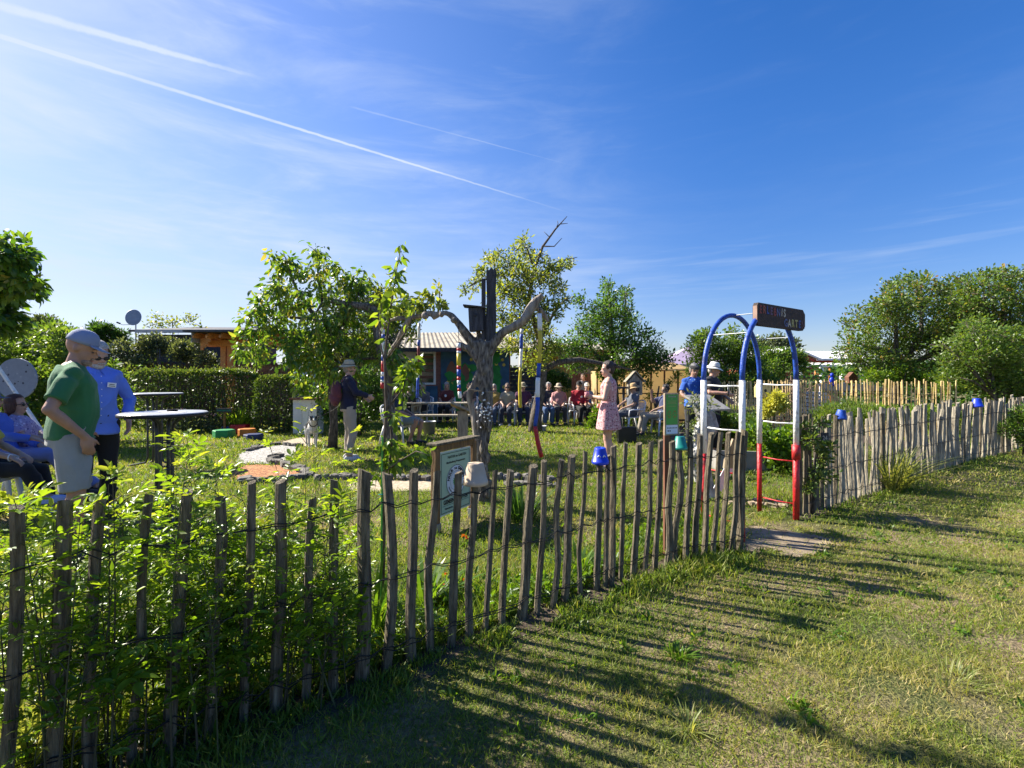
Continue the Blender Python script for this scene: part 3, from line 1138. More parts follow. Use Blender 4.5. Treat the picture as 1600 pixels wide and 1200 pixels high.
# number plate on the grey fence
nb = GX(1280, 5.25, 1.5 - 100 * 5.25 / FPX)
npl = thing('number_plate', 'small dark plate numbered 24 on the first pickets of the grey fence', 'number plate', nb + Vector((0, -.09, 0)))
MB().box((0, 0, .05), (.085, .012, .12), None, .004).build('plate', M['dark_board'], npl)
put_text('24', .07, (0, -.0075, .05), (1, 0, 0), LM['w'], npl, 'lettering', bold=.001, sx=.75)

# ------------------------------------------------------------------ garden sign with little roof
ns = thing('info_board', 'pale green garden information board under a narrow wooden roof', 'sign', (-.58, 4.83, 0))
A_, B_ = Vector((-.71 + .58, 4.6 - 4.83, 0)), Vector((-.45 + .58, 5.06 - 4.83, 0))
xd = (B_ - A_).normalized()
nd = Vector((xd.y, -xd.x, 0))
W_ = (B_ - A_).length
for q, tag_ in ((A_ - xd * .05, 0), (B_ + xd * .05, 1)):
    r3 = Matrix((xd, -nd, Vector((0, 0, 1)))).transposed()
    MB().box(q + Vector((0, 0, .45)), (.065, .065, .74), r3, .006).build('post', M['oak'], ns)
    MB().box(q + Vector((0, 0, .045)), (.078, .078, .10), r3, .003).build('post_shoe', M['galv'], ns)
mid = A_.lerp(B_, .5)
r3 = Matrix((xd, -nd, Vector((0, 0, 1)))).transposed()
MB().box(mid + Vector((0, 0, .455)), (W_, .014, .63), r3).build('panel', M['white_paint'], ns)
MB().box(mid + Vector((0, 0, .455)) + nd * .008, (W_ - .02, .004, .61), r3).build('panel_face', M['sign_green'], ns)
fr = MB()
fr.box(mid + Vector((0, 0, .745)) + nd * .011, (W_ - .05, .002, .005), r3)
fr.box(mid + Vector((0, 0, .165)) + nd * .011, (W_ - .05, .002, .005), r3)
for sx in (-1, 1):
    fr.box(mid + xd * sx * (W_ / 2 - .027) + Vector((0, 0, .455)) + nd * .011, (.004, .002, .574), r3)
fr.box(mid + Vector((-0.0, 0, .232)) + nd * .011, (W_ - .09, .002, .003), r3)
fr.build('border_line', M['ink'], ns)
MB().box(mid + Vector((0, 0, .815)), (W_ + .12, .05, .07), r3, .005).build('top_beam', M['oak'], ns)
MB().box(mid + Vector((0, 0, .862)), (W_ + .22, .13, .022), r3, .004).build('roof_board', M['picket'], ns)
pz = lambda a, z: mid + xd * a + Vector((0, 0, z)) + nd * .0125
put_text('NATUR im GARTEN', .036, pz(.02, .705), xd, M['ink'], ns, bold=.0004)
put_text('Mecklenburg-Vorpommern', .029, pz(.0, .652), xd, M['ink'], ns, bold=.0004)
lg = MB()
cc = pz(0, .455)
lg.lathe([(.0, 0), (.158, 0)], (0, 0, 0), 48)
rot_disc = Matrix((xd, Vector((0, 0, 1)), nd)).transposed()
lg.v = [tuple(rot_disc @ Vector(v) + cc) for v in lg.v]
lg.build('logo_disc', M['poster_white'], ns)
lr = MB()
lr.lathe([(.155, .0012), (.160, .0012)], (0, 0, 0), 48)
lr.lathe([(.096, .0012), (.0985, .0012)], (0, 0, 0), 48)
lr.v = [tuple(rot_disc @ Vector(v) + cc) for v in lr.v]
lr.build('logo_ring', M['ink'], ns)
s_ = 'NATUR im GARTEN'
for i, ch in enumerate(s_):
    if ch == ' ':
        continue
    an = math.pi * (1.0 - .08) - (i / (len(s_) - 1)) * math.pi * .84
    put_text(ch, .046 if ch.isupper() else .032, cc + rot_disc @ Vector((math.cos(an) * .127, math.sin(an) * .127, .0015)), xd, M['ink'], ns, bold=.0022, rot=an - math.pi / 2)
s_ = 'Gesund halten, was uns gesund hält'
for i, ch in enumerate(s_):
    if ch == ' ':
        continue
    an = math.pi * 1.13 + (i / (len(s_) - 1)) * math.pi * .74
    put_text(ch, .021, cc + rot_disc @ Vector((math.cos(an) * .127, math.sin(an) * .127, .0015)), xd, M['ink'], ns, bold=.0004, rot=an + math.pi / 2)
lt = MB()
for k in range(13):
    a = R(90) + (k - 6) * .42
    ln_ = .075 * (1 - abs(k - 6) * .055)
    dd = Vector((math.cos(a), math.sin(a), 0))
    pp = Vector((-dd.y, dd.x, 0))
    c_ = Vector((0, -.012, .002 + k * .00004))
    lt.poly([c_, c_ + dd * ln_ * .5 + pp * .014, c_ + dd * ln_, c_ + dd * ln_ * .5 - pp * .014])
lt.poly([Vector((-.004, -.01, .0018)), Vector((-.004, -.085, .0018)), Vector((.006, -.085, .0018)), Vector((.004, -.01, .0018))])
lt.v = [tuple(rot_disc @ Vector(v) + cc) for v in lt.v]
lt.build('logo_leaf', M['poster_green'], ns)
put_text('GEMEINSCHAFTER', .058, pz(0, .265), xd, M['ink'], ns, bold=.002, sx=.86)
put_text('Naturgarten', .026, pz(-.12, .202), xd, M['ink'], ns, bold=.0005)
bq = MB()
for a in (.02, .07):
    bq.box(pz(a, .202), (.028, .002, .026), r3)
bq.build('logo_mark', M['ink'], ns)

# ------------------------------------------------------------------ green poster on a brown post
gq = GX(1042, 3.93)
ps = thing('poster_stand', 'narrow green poster in a pale frame on a reddish brown post behind the fence', 'sign', gq)
MB().box((0, .0, .55), (.052, .045, 1.10), None, .004).build('post', M['brown_post'], ps)
xd = Vector((1, .30, 0)).normalized()
nd = Vector((xd.y, -xd.x, 0))
r3 = Matrix((xd, -nd, Vector((0, 0, 1)))).transposed()
pc = Vector((.022, -.04, 1.20))
MB().box(pc, (.135, .018, .345), r3, .003).build('frame', M['pale_wood'], ps)
MB().box(pc + nd * .010 + Vector((0, 0, .038)), (.108, .003, .245), r3).build('poster', M['poster_green'], ps)
MB().box(pc + nd * .010 + Vector((0, 0, -.124)), (.108, .003, .072), r3).build('poster_foot', M['poster_white'], ps)
put_text('Gartenfest', .017, pc + nd * .0125 + Vector((0, 0, .145)), xd, LM['w'], ps, bold=.0005)
put_text('im', .012, pc + nd * .0125 + Vector((0, 0, .126)), xd, LM['w'], ps)
yl = MB()
for k, z in enumerate((.108, .097, .086, .066)):
    yl.box(pc + nd * .0125 + Vector((0, 0, z)), (.085 - .012 * (k % 2), .0012, .003), r3)
yl.build('text_lines', LM['y'], ps)
om = mat('orange_print', (.45, .12, .03), rough=.6)
fl = MB()
for cxx in (-.025, .025):
    for k in range(7):
        a = k * .9 + cxx * 40
        q = pc + nd * .0125 + xd * (cxx + math.cos(a) * .013) + Vector((0, 0, .0 + math.sin(a) * .026))
        fl.box(q, (.010, .0012, .006), r3 @ Matrix.Rotation(a, 3, 'Y'))
fl.build('print_motif', om, ps)
im = MB()
for k in range(7):
    im.box(pc + nd * .0125 + xd * (-.042 + k * .014) + Vector((0, 0, -.112)), (.007, .0012, .009), r3)
im.box(pc + nd * .0125 + xd * (-.036) + Vector((0, 0, -.136)), (.012, .0012, .010), r3)
im.box(pc + nd * .0125 + xd * (-.018) + Vector((0, 0, -.136)), (.010, .0012, .010), r3)
im.build('print_icons', M['ink'], ps)


# ------------------------------------------------------------------ trees and plants
GREENS = {
    'cherry': leaf_mat('cherry_leaves', [(.028, .075, .012), (.05, .12, .015), (.09, .175, .022), (.16, .22, .035), (.26, .24, .06)], .42, .38),
    'apple': leaf_mat('apple_leaves', [(.050, .085, .018), (.09, .14, .025), (.15, .20, .035), (.22, .26, .055), (.36, .34, .10)], .42, .42),
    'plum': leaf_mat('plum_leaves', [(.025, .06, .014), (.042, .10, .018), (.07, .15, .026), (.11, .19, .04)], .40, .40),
    'right': leaf_mat('orchard_leaves', [(.035, .075, .016), (.06, .12, .020), (.095, .165, .028), (.14, .20, .04), (.28, .15, .05)], .35, .45),
    'bush': leaf_mat('bush_leaves', [(.036, .08, .014), (.06, .125, .018), (.10, .17, .028), (.15, .20, .045)], .38, .42),
    'shrub': leaf_mat('shrub_leaves', [(.045, .11, .010), (.085, .17, .014), (.13, .23, .018), (.19, .275, .025), (.28, .31, .045)], .50, .36, tcol=(2.1, 1.9, .7)),
    'sapling': leaf_mat('pear_leaves', [(.045, .10, .012), (.085, .16, .016), (.14, .21, .025), (.22, .25, .04)], .45, .36),
    'hedge': leaf_mat('hedge_leaves', [(.028, .055, .012), (.050, .095, .018), (.085, .14, .025), (.17, .21, .06)], .28, .45),
    'climber': leaf_mat('climber_leaves', [(.035, .055, .025), (.06, .085, .04), (.10, .13, .065), (.20, .24, .14)], .30, .5),
    'weed': leaf_mat('weed_leaves', [(.035, .09, .010), (.07, .15, .014), (.12, .21, .02), (.20, .26, .03)], .45, .4, tcol=(2.1, 1.9, .7)),
    'yellow': leaf_mat('yellow_leaves', [(.35, .38, .05), (.50, .50, .07), (.62, .58, .12)], .35, .5, tcol=(1.4, 1.3, .6)),
    'far': leaf_mat('far_leaves', [(.05, .075, .035), (.07, .10, .045), (.10, .13, .06)], .3, .6),
    'grassy': leaf_mat('grassy_leaves', [(.08, .12, .03), (.15, .19, .05), (.25, .27, .09), (.36, .34, .16)], .4, .5),
    'flower': leaf_mat('flower_petals', [(.62, .10, .02), (.70, .26, .02)], .3, .5, tcol=(1.2, 1.1, .8)),
    'pinkflower': leaf_mat('pale_petals', [(.62, .30, .22), (.70, .55, .40), (.60, .25, .40)], .3, .5, tcol=(1.2, 1.1, .9)),
    'whiteflower': leaf_mat('white_petals', [(.65, .62, .60), (.72, .70, .72)], .3, .5, tcol=(1.1, 1.1, 1)),
}


def limb_pts(p0, p1, n=8, sag=0.0, wob=0.0):
    p0, p1 = np.array(p0, float), np.array(p1, float)
    o = []
    for i in range(n):
        t = i / (n - 1)
        q = p0 + (p1 - p0) * t
        q = q + np.array([0, 0, sag]) * math.sin(t * math.pi) + RNG.normal(size=3) * wob * (1 if 0 < i < n - 1 else 0)
        o.append(q)
    return o


def grow(root, limbs, blobs, n_clust, leaves_per, lsize, m, lw=.45, droop=0.0, spread=0.16, tmpl=T_LEAF, bark='bark_thin', twig_r=.008, upward=0.2, rndbias=0.0, shell=0.5, crown_name='crown', limb_mat=None, trunk_name='trunk', twig_seg=4, leaf_rand=.35, twig_cap=10**9):
    """limbs: list of (points, radii) in world; blobs: (centre, radius or 3 radii).
    Twigs grow from the nearest wood to points inside the blobs, leaves hang on the twigs."""
    inv = Vector(root.location)
    nodes = []
    mb = MB()
    for pts, rad in limbs:
        P = [Vector(p) for p in pts]
        mb.tube([p - inv for p in P], rad, 9, jitter=.12)
        for a, b in zip(P, P[1:]):
            k = max(2, int((b - a).length / .08))
            for i in range(k):
                nodes.append(tuple(a.lerp(b, i / k)))
    nodes = np.array(nodes)
    # cluster points
    vol = np.array([np.prod(np.broadcast_to(np.array(b[1], float), (3,))) ** (2 / 3) for b in blobs])
    cnt = RNG.multinomial(n_clust, vol / vol.sum())
    C = []
    for (c, r), k in zip(blobs, cnt):
        r = np.broadcast_to(np.array(r, float), (3,))
        u = rand_dirs(k)
        rad = RNG.uniform(0, 1, k) ** (1 / 3)
        rad = rad * (1 - shell) + shell * RNG.uniform(.75, 1.05, k)
        C.append(np.array(c)[None] + u * rad[:, None] * r[None])
    C = np.concatenate(C)
    # connect nearest first
    dist = np.array([np.min(np.sum((nodes - c) ** 2, 1)) for c in C])
    order = np.argsort(dist)
    tw = MB()
    arr = np.empty((len(nodes) + len(C) * 3, 3))
    arr[:len(nodes)] = nodes
    na = len(nodes)
    lp, ld, lr = [], [], []
    for ci, idx in enumerate(order):
        c = C[idx]
        dd = np.sum((arr[:na] - c) ** 2, 1)
        j = int(np.argmin(dd))
        s0 = arr[j]
        ln_ = math.sqrt(dd[j])
        if ln_ > 1e-3 and ci < twig_cap:
            midp = (s0 + c) / 2 + np.array([0, 0, -.08 * ln_]) + RNG.normal(size=3) * .06 * ln_
            tw.tube([s0 - np.array(inv), midp - np.array(inv), c - np.array(inv)], [twig_r * (1 + ln_ * .6), twig_r * .75, twig_r * .35], twig_seg, cap=False)
            arr[na] = midp
            arr[na + 1] = c
            na += 2
        k = leaves_per
        t = RNG.uniform(.15 if ln_ < .6 else .55, 1.08, k)[:, None]
        base = s0[None] + (c - s0)[None] * t
        out_ = rand_dirs(k)
        tdir = (c - s0) / max(ln_, 1e-3)
        lp.append(base + out_ * spread * RNG.uniform(.1, 1, k)[:, None])
        d = out_ * .8 + tdir[None] * .5
        d[:, 2] += upward - droop
        ld.append(d)
        lr.append(np.full(k, RNG.normal() * .14))
    lp, ld, lr = np.concatenate(lp), np.concatenate(ld), np.concatenate(lr)
    nl = len(lp)
    nrm = rand_dirs(nl, zb=1.0 if droop < .5 else 0.2)
    L_ = lsize * np.exp(RNG.normal(size=nl) * .22)
    rnd = .42 + rndbias + lr + RNG.normal(size=nl) * leaf_rand * .5
    if limbs:
        k0 = len(mb.f)
        mb.add(tw.v, tw.f)
        mb.m[k0:] = [1] * len(tw.f)
        mb.build(trunk_name, [limb_mat or M['bark'], M[bark]], root, True)
    leaf_mesh(crown_name, lp - np.array(inv)[None], ld, nrm, L_, L_ * lw, rnd, tmpl, m, root)
    return root


def BP(px, py, rpx, Y, dy=None, sq=1.0):
    """blob centred on a place at depth Y with radius given at that depth"""
    r = rpx * Y / FPX
    return (tuple(P3(px, py, Y)), (r, dy or r, r * sq))


# --- big cherry tree
ct = thing('cherry_tree', 'broad young cherry tree with large drooping leaves behind the person in a sun hat', 'tree', (-3.6, 10, 0))
Yc = 9.6
blobs = []
for (a, b, r) in [(441, 402, 13), (444, 425, 20), (452, 455, 30), (422, 475, 28), (493, 392, 11), (497, 415, 17), (503, 450, 28), (405, 505, 30), (388, 545, 18), (470, 500, 36), (530, 478, 28), (556, 448, 20), (568, 425, 9),
                  (545, 520, 36), (480, 558, 40), (428, 448, 12), (385, 520, 9), (540, 440, 8), (575, 440, 8), (476, 428, 8), (430, 545, 34), (398, 556, 16), (566, 560, 34), (505, 600, 34), (548, 598, 30), (470, 598, 18), (590, 505, 26), (462, 420, 12), (520, 420, 8), (600, 470, 14), (640, 600, 22), (610, 560, 24), (500, 530, 50)]:
    blobs.append(BP(a, b, r, Yc + random.uniform(-.9, .9), max(r * Yc / FPX, .30)))
tb = GX(520, 10.0)
limbs = [([tb, P3(522, 660, 10), P3(518, 600, 9.9), P3(512, 560, 9.8)], [.10, .085, .08, .07]),
         ([P3(512, 560, 9.8), P3(495, 500, 9.7), P3(462, 450, 9.6), P3(443, 395, 9.6)], [.06, .045, .028, .008]),
         ([P3(512, 560, 9.8), P3(507, 490, 9.8), P3(498, 440, 9.8), P3(493, 388, 9.8)], [.055, .04, .025, .008]),
         ([P3(512, 560, 9.8), P3(540, 500, 9.6), P3(562, 455, 9.5), P3(570, 422, 9.5)], [.05, .035, .02, .008]),
         ([P3(515, 580, 9.8), P3(460, 545, 9.4), P3(410, 540, 9.3), P3(382, 545, 9.2)], [.05, .035, .02, .008]),
         ([P3(495, 500, 9.7), P3(450, 495, 9.5), P3(405, 500, 9.4)], [.035, .022, .008]),
         ([P3(515, 580, 9.8), P3(570, 560, 9.6), P3(610, 560, 9.5)], [.045, .03, .012])]
grow(ct, limbs, blobs, 700, 11, .105, GREENS['cherry'], lw=.42, droop=1.15, spread=.17, tmpl=T_LONG, shell=.25, twig_r=.007, rndbias=.10)

# --- apple tree with bare sticks
at_ = thing('apple_tree', 'tall apple tree with light green leaves and bare sticks rising above its crown', 'tree', GX(838, 13.0))
Ya = 12.6
blobs = [BP(a, b, r, Ya + random.uniform(-.9, .9), max(r * Ya / FPX, .35)) for (a, b, r) in
         [(764, 404, 13), (785, 408, 18), (815, 402, 22), (842, 418, 26), (870, 415, 14), (742, 446, 12), (728, 456, 7), (800, 436, 30), (838, 455, 34), (872, 450, 14), (790, 480, 34), (828, 500, 34), (800, 530, 26), (862, 484, 18), (888, 412, 6), (752, 430, 12), (850, 530, 22), (885, 468, 8), (818, 375, 7), (835, 565, 22), (866, 548, 14)]]
limbs = [([GX(836, 13.0), P3(838, 645, 13), P3(845, 610, 13), P3(848, 575, 12.9), P3(843, 530, 12.8)], [.20, .155, .135, .13, .10]),
         ([P3(848, 580, 12.9), P3(870, 566, 13.0), P3(905, 562, 13.2), P3(940, 568, 13.3), P3(985, 577, 13.4)], [.10, .085, .07, .05, .02]),
         ([P3(843, 530, 12.8), P3(825, 470, 12.6), P3(835, 420, 12.6), P3(848, 385, 12.6), P3(868, 358, 12.6), P3(886, 338, 12.6)], [.09, .06, .045, .032, .022, .008]),
         ([P3(825, 470, 12.6), P3(785, 430, 12.5), P3(745, 440, 12.4), P3(722, 455, 12.4)], [.05, .035, .025, .01]),
         ([P3(835, 420, 12.6), P3(822, 385, 12.5), P3(817, 366, 12.5)], [.025, .016, .008]),
         ([P3(848, 385, 12.6), P3(866, 385, 12.5), P3(878, 372, 12.5)], [.022, .014, .007]),
         ([P3(843, 430, 12.6), P3(872, 408, 12.7), P3(902, 402, 12.7)], [.035, .02, .008]),
         ([P3(843, 530, 12.8), P3(870, 480, 12.9), P3(888, 465, 12.9)], [.06, .03, .01]),
         ([P3(868, 358, 12.6), P3(872, 350, 12.6), P3(871, 345, 12.6)], [.012, .01, .006]),
         ([P3(858, 370, 12.6), P3(850, 362, 12.6)], [.012, .006]),
         ([P3(876, 350, 12.6), P3(887, 349, 12.6)], [.012, .006])]
grow(at_, limbs, blobs, 900, 11, .078, GREENS['apple'], lw=.55, spread=.15, shell=.3, rndbias=.06, twig_r=.010)

# --- dark green plum tree right of it
pt_ = thing('plum_tree', 'dark green dense plum tree behind the woman in the pink dress', 'tree', GX(960, 15.2))
Yp = 14.9
blobs = [BP(a, b, r, Yp + random.uniform(-1, 1), max(r * Yp / FPX, .45)) for (a, b, r) in
         [(948, 446, 8), (952, 468, 16), (976, 458, 8), (974, 480, 16), (935, 492, 24), (915, 515, 26), (962, 515, 36), (985, 505, 16), (1000, 540, 32), (930, 545, 34), (890, 540, 16), (900, 562, 22), (1022, 556, 20), (975, 560, 34), (1038, 562, 10), (870, 545, 12), (955, 578, 24), (1010, 572, 18), (905, 470, 8)]]
limbs = [([GX(965, 15.2), P3(962, 620, 15.1), P3(958, 560, 15), P3(953, 470, 14.9), P3(950, 440, 14.9)], [.13, .11, .09, .04, .012]),
         ([P3(960, 590, 15), P3(1000, 550, 15), P3(1030, 555, 15)], [.07, .04, .015]),
         ([P3(960, 590, 15), P3(920, 540, 15), P3(885, 540, 15)], [.07, .04, .015]),
         ([P3(958, 560, 15), P3(975, 500, 14.9), P3(978, 455, 14.9)], [.05, .03, .01])]
grow(pt_, limbs, blobs, 1050, 14, .088, GREENS['plum'], lw=.55, spread=.22, shell=.3, rndbias=.05, twig_r=.010, tmpl=T_DIA)

# --- trees on the right
def leafy(name, label, cat, base, Y, bl, n, per, size, m, limbs=None, dyf=1.0, tmpl=T_DIA, shoots=0, **kw):
    t = thing(name, label, cat, base)
    if shoots:
        bl = list(bl)
        for (a, b, r) in list(bl):
            if r >= 18 and b < np.mean([q[1] for q in bl]) + 5:
                for _ in range(shoots):
                    aa = random.uniform(-1.1, 1.1)
                    rr = random.uniform(3.5, 6.5)
                    for st in range(2):
                        dd = r + 3 + st * 7 + random.uniform(0, 3)
                        bl.append((a + math.sin(aa) * dd, b - math.cos(aa) * dd, rr * (1 - .3 * st)))
    blobs = [BP(a, b, r, Y + random.uniform(-.7, .7) * dyf, max(r * Y / FPX, .4) * dyf) for (a, b, r) in bl]
    if limbs is None:
        top = P3(np.mean([q[0] for q in bl]), np.mean([q[1] for q in bl]) - 10, Y)
        mid = Vector(base).lerp(top, .45)
        ext = (max(q[1] + q[2] for q in bl) - min(q[1] - q[2] for q in bl)) * Y / FPX
        r0 = min(.12, max(.006, .035 * ext))
        limbs = [([Vector(base), mid, top], [r0, r0 * .75, r0 * .35])]
        for q in bl[::3]:
            limbs.append(([mid, mid.lerp(P3(q[0], q[1], Y), .6) + Vector((0, 0, .1)), P3(q[0], q[1], Y)], [r0 * .42, r0 * .25, r0 * .1]))
    return grow(t, limbs, blobs, n, per, size, m, tmpl=tmpl, **kw)


leafy('orchard_tree', 'wide old fruit tree with olive green crown beyond the grey fence, left of the two', 'tree', GX(1395, 14.5), 14.2,
      [(1330, 500, 10), (1342, 530, 26), (1325, 555, 14), (1370, 500, 26), (1375, 475, 10), (1400, 480, 26), (1425, 465, 22), (1438, 440, 8), (1390, 530, 40), (1440, 500, 40), (1430, 550, 40), (1480, 530, 40), (1475, 455, 14), (1460, 470, 24), (1360, 560, 26), (1400, 575, 24), (1490, 440, 7), (1505, 470, 24), (1500, 500, 36), (1336, 485, 5)],
      1900, 13, .082, GREENS['right'], shoots=2, lw=.55, spread=.2, shell=.35, rndbias=.08, twig_r=.009, limbs=[([GX(1395, 14.5), P3(1405, 580, 14.4), P3(1400, 552, 14.2), P3(1350, 540, 14.2)], [.16, .13, .09, .04]), ([P3(1405, 580, 14.4), P3(1440, 520, 14.2), P3(1440, 450, 14.2)], [.10, .06, .02]), ([P3(1405, 580, 14.4), P3(1480, 540, 14.2), P3(1505, 480, 14.2)], [.10, .06, .02]), ([P3(1400, 552, 14.2), P3(1400, 500, 14.2), P3(1380, 470, 14.2)], [.07, .04, .02])])
leafy('orchard_tree', 'tall fruit tree at the far right edge with leaning leafy top shoots', 'tree', GX(1560, 13.8), 13.2,
      [(1590, 428, 9), (1578, 445, 16), (1560, 455, 18), (1535, 460, 24), (1600, 470, 24), (1500, 475, 22), (1515, 500, 30), (1560, 490, 40), (1600, 510, 40), (1530, 505, 36), (1550, 540, 40), (1610, 550, 40), (1650, 520, 50), (1580, 440, 8), (1640, 470, 30), (1690, 560, 50), (1520, 440, 8)],
      1700, 13, .080, GREENS['right'], shoots=2, lw=.55, spread=.2, shell=.35, rndbias=.03, twig_r=.009)
leafy('leafy_bush', 'big rounded green bush behind the far half of the grey fence', 'bush', GX(1560, 11.5), 11.6,
      [(1500, 560, 26), (1530, 540, 30), (1570, 545, 34), (1500, 590, 24), (1540, 585, 36), (1590, 580, 40), (1640, 580, 50), (1480, 600, 14), (1560, 612, 24), (1620, 610, 30), (1690, 590, 50)],
      1500, 13, .075, GREENS['bush'], shoots=2, lw=.5, spread=.2, shell=.5, rndbias=.22, twig_r=.006)
leafy('leafy_bush', 'lighter green shrub under the fruit tree behind the yellow fence', 'bush', GX(1395, 13.3), 13.2,
      [(1365, 588, 10), (1385, 590, 9), (1420, 592, 10), (1450, 594, 10), (1400, 582, 10), (1475, 596, 12)],
      320, 12, .07, GREENS['weed'], lw=.5, spread=.16, shell=.5, rndbias=.15, twig_r=.005, dyf=.5)
leafy('garden_bush', 'large dense dark bush behind the gate arch and the two standing men', 'bush', GX(1130, 14.6), 14.4,
      [(1090, 545, 18), (1100, 530, 12), (1112, 560, 26), (1140, 550, 26), (1145, 580, 30), (1165, 560, 24), (1180, 585, 24), (1120, 595, 26), (1160, 605, 22), (1200, 600, 18), (1085, 575, 14), (1148, 532, 10), (1170, 540, 12)],
      1250, 14, .075, GREENS['bush'], shoots=1, lw=.55, spread=.2, shell=.45, rndbias=.04, twig_r=.008)
leafy('fruit_tree', 'small round topped tree just right of the gate arch, before the white roof', 'tree', GX(1232, 17), 17,
      [(1195, 560, 16), (1220, 562, 16), (1245, 568, 14), (1210, 580, 18), (1180, 575, 14), (1240, 558, 10), (1190, 595, 16)],
      700, 12, .09, GREENS['bush'], lw=.55, spread=.24, shell=.4, rndbias=.0, twig_r=.008)
leafy('fruit_tree', 'light green tree crown rising behind the white roofed house', 'tree', GX(1215, 38), 38,
      [(1190, 545, 14), (1212, 538, 14), (1235, 542, 12), (1200, 555, 16)], 500, 12, .20, GREENS['far'], lw=.6, spread=.5, shell=.4, twig_r=.015)

# --- left side
leafy('cherry_tree', 'dark leafy branch ends of a tree reaching in at the left edge', 'tree', GX(-120, 6.2), 6.2,
      [(8, 385, 16), (20, 400, 14), (34, 396, 6), (-10, 420, 26), (5, 445, 20), (30, 450, 18), (52, 444, 9), (-5, 480, 26), (12, 505, 16), (-60, 440, 60), (-80, 380, 50), (-60, 500, 40)],
      560, 11, .095, GREENS['cherry'], lw=.48, spread=.14, shell=.2, droop=.8, rndbias=-.06, twig_r=.006, dyf=.7, tmpl=T_LONG,
      limbs=[([GX(-120, 6.2), P3(-115, 560, 6.2), P3(-90, 460, 6.2), P3(-60, 380, 6.2)], [.13, .11, .08, .04]), ([P3(-90, 460, 6.2), P3(-20, 450, 6.2), P3(40, 447, 6.2)], [.04, .025, .008]), ([P3(-70, 400, 6.2), P3(-10, 392, 6.2), P3(22, 396, 6.2)], [.03, .02, .008]), ([P3(-90, 480, 6.2), P3(-20, 500, 6.2)], [.03, .01])])
leafy('leafy_bush', 'mass of sunlit leafy bushes behind the round white board', 'bush', GX(40, 10.5), 10.5,
      [(10, 540, 24), (45, 530, 22), (80, 530, 20), (110, 535, 18), (30, 560, 30), (75, 560, 26), (0, 575, 26), (110, 560, 20), (60, 600, 30), (15, 610, 30), (-30, 550, 40), (100, 600, 30), (130, 625, 30), (70, 640, 30), (20, 650, 30), (180, 620, 24), (165, 590, 24), (170, 645, 18), (82, 515, 10), (130, 560, 16), (150, 600, 24)],
      1700, 13, .085, GREENS['bush'], lw=.55, spread=.2, shell=.4, rndbias=.16, twig_r=.006)
leafy('conifer', 'dark pointed conifer top behind the hedge on the left', 'tree', GX(150, 22), 22,
      [(150, 512, 7), (151, 522, 10), (170, 526, 12), (130, 530, 14), (190, 530, 12), (110, 528, 12), (150, 540, 20), (175, 516, 4), (165, 514, 4)],
      500, 14, .16, GREENS['plum'], lw=.3, spread=.2, shell=.3, rndbias=-.2, twig_r=.01, dyf=.4)
leafy('fruit_tree', 'small sparse tree top showing above the dark shed roof', 'tree', GX(275, 21), 21,
      [(242, 495, 6), (245, 505, 8), (260, 500, 6), (270, 505, 9), (290, 500, 8), (300, 498, 6), (280, 510, 12), (255, 512, 10), (235, 508, 7), (310, 512, 8)],
      70, 6, .13, GREENS['apple'], lw=.55, spread=.25, shell=.2, rndbias=.1, twig_r=.012, dyf=.4)
leafy('climbing_plant', 'grey green climbing plant covering the reed screen under the shed roof', 'climber', GX(250, 16.6), 16.8,
      [(190, 546, 14), (205, 558, 14), (225, 540, 14), (245, 536, 12), (262, 542, 14), (280, 550, 14), (235, 552, 12), (300, 556, 12), (318, 560, 10), (330, 563, 8), (285, 540, 8), (170, 560, 16), (180, 590, 16), (215, 570, 10), (305, 540, 8)],
      620, 11, .10, GREENS['climber'], lw=.6, spread=.2, shell=.4, rndbias=.1, twig_r=.006, dyf=.35)
leafy('shade_bush', 'dark overgrown bush under the cherry tree beside the cabinet', 'bush', GX(560, 12.2), 12.2,
      [(540, 620, 26), (575, 600, 24), (590, 630, 22), (520, 640, 18), (560, 655, 20), (600, 580, 16)],
      520, 12, .085, GREENS['plum'], lw=.5, spread=.2, shell=.4, rndbias=-.1, twig_r=.006, dyf=.5)


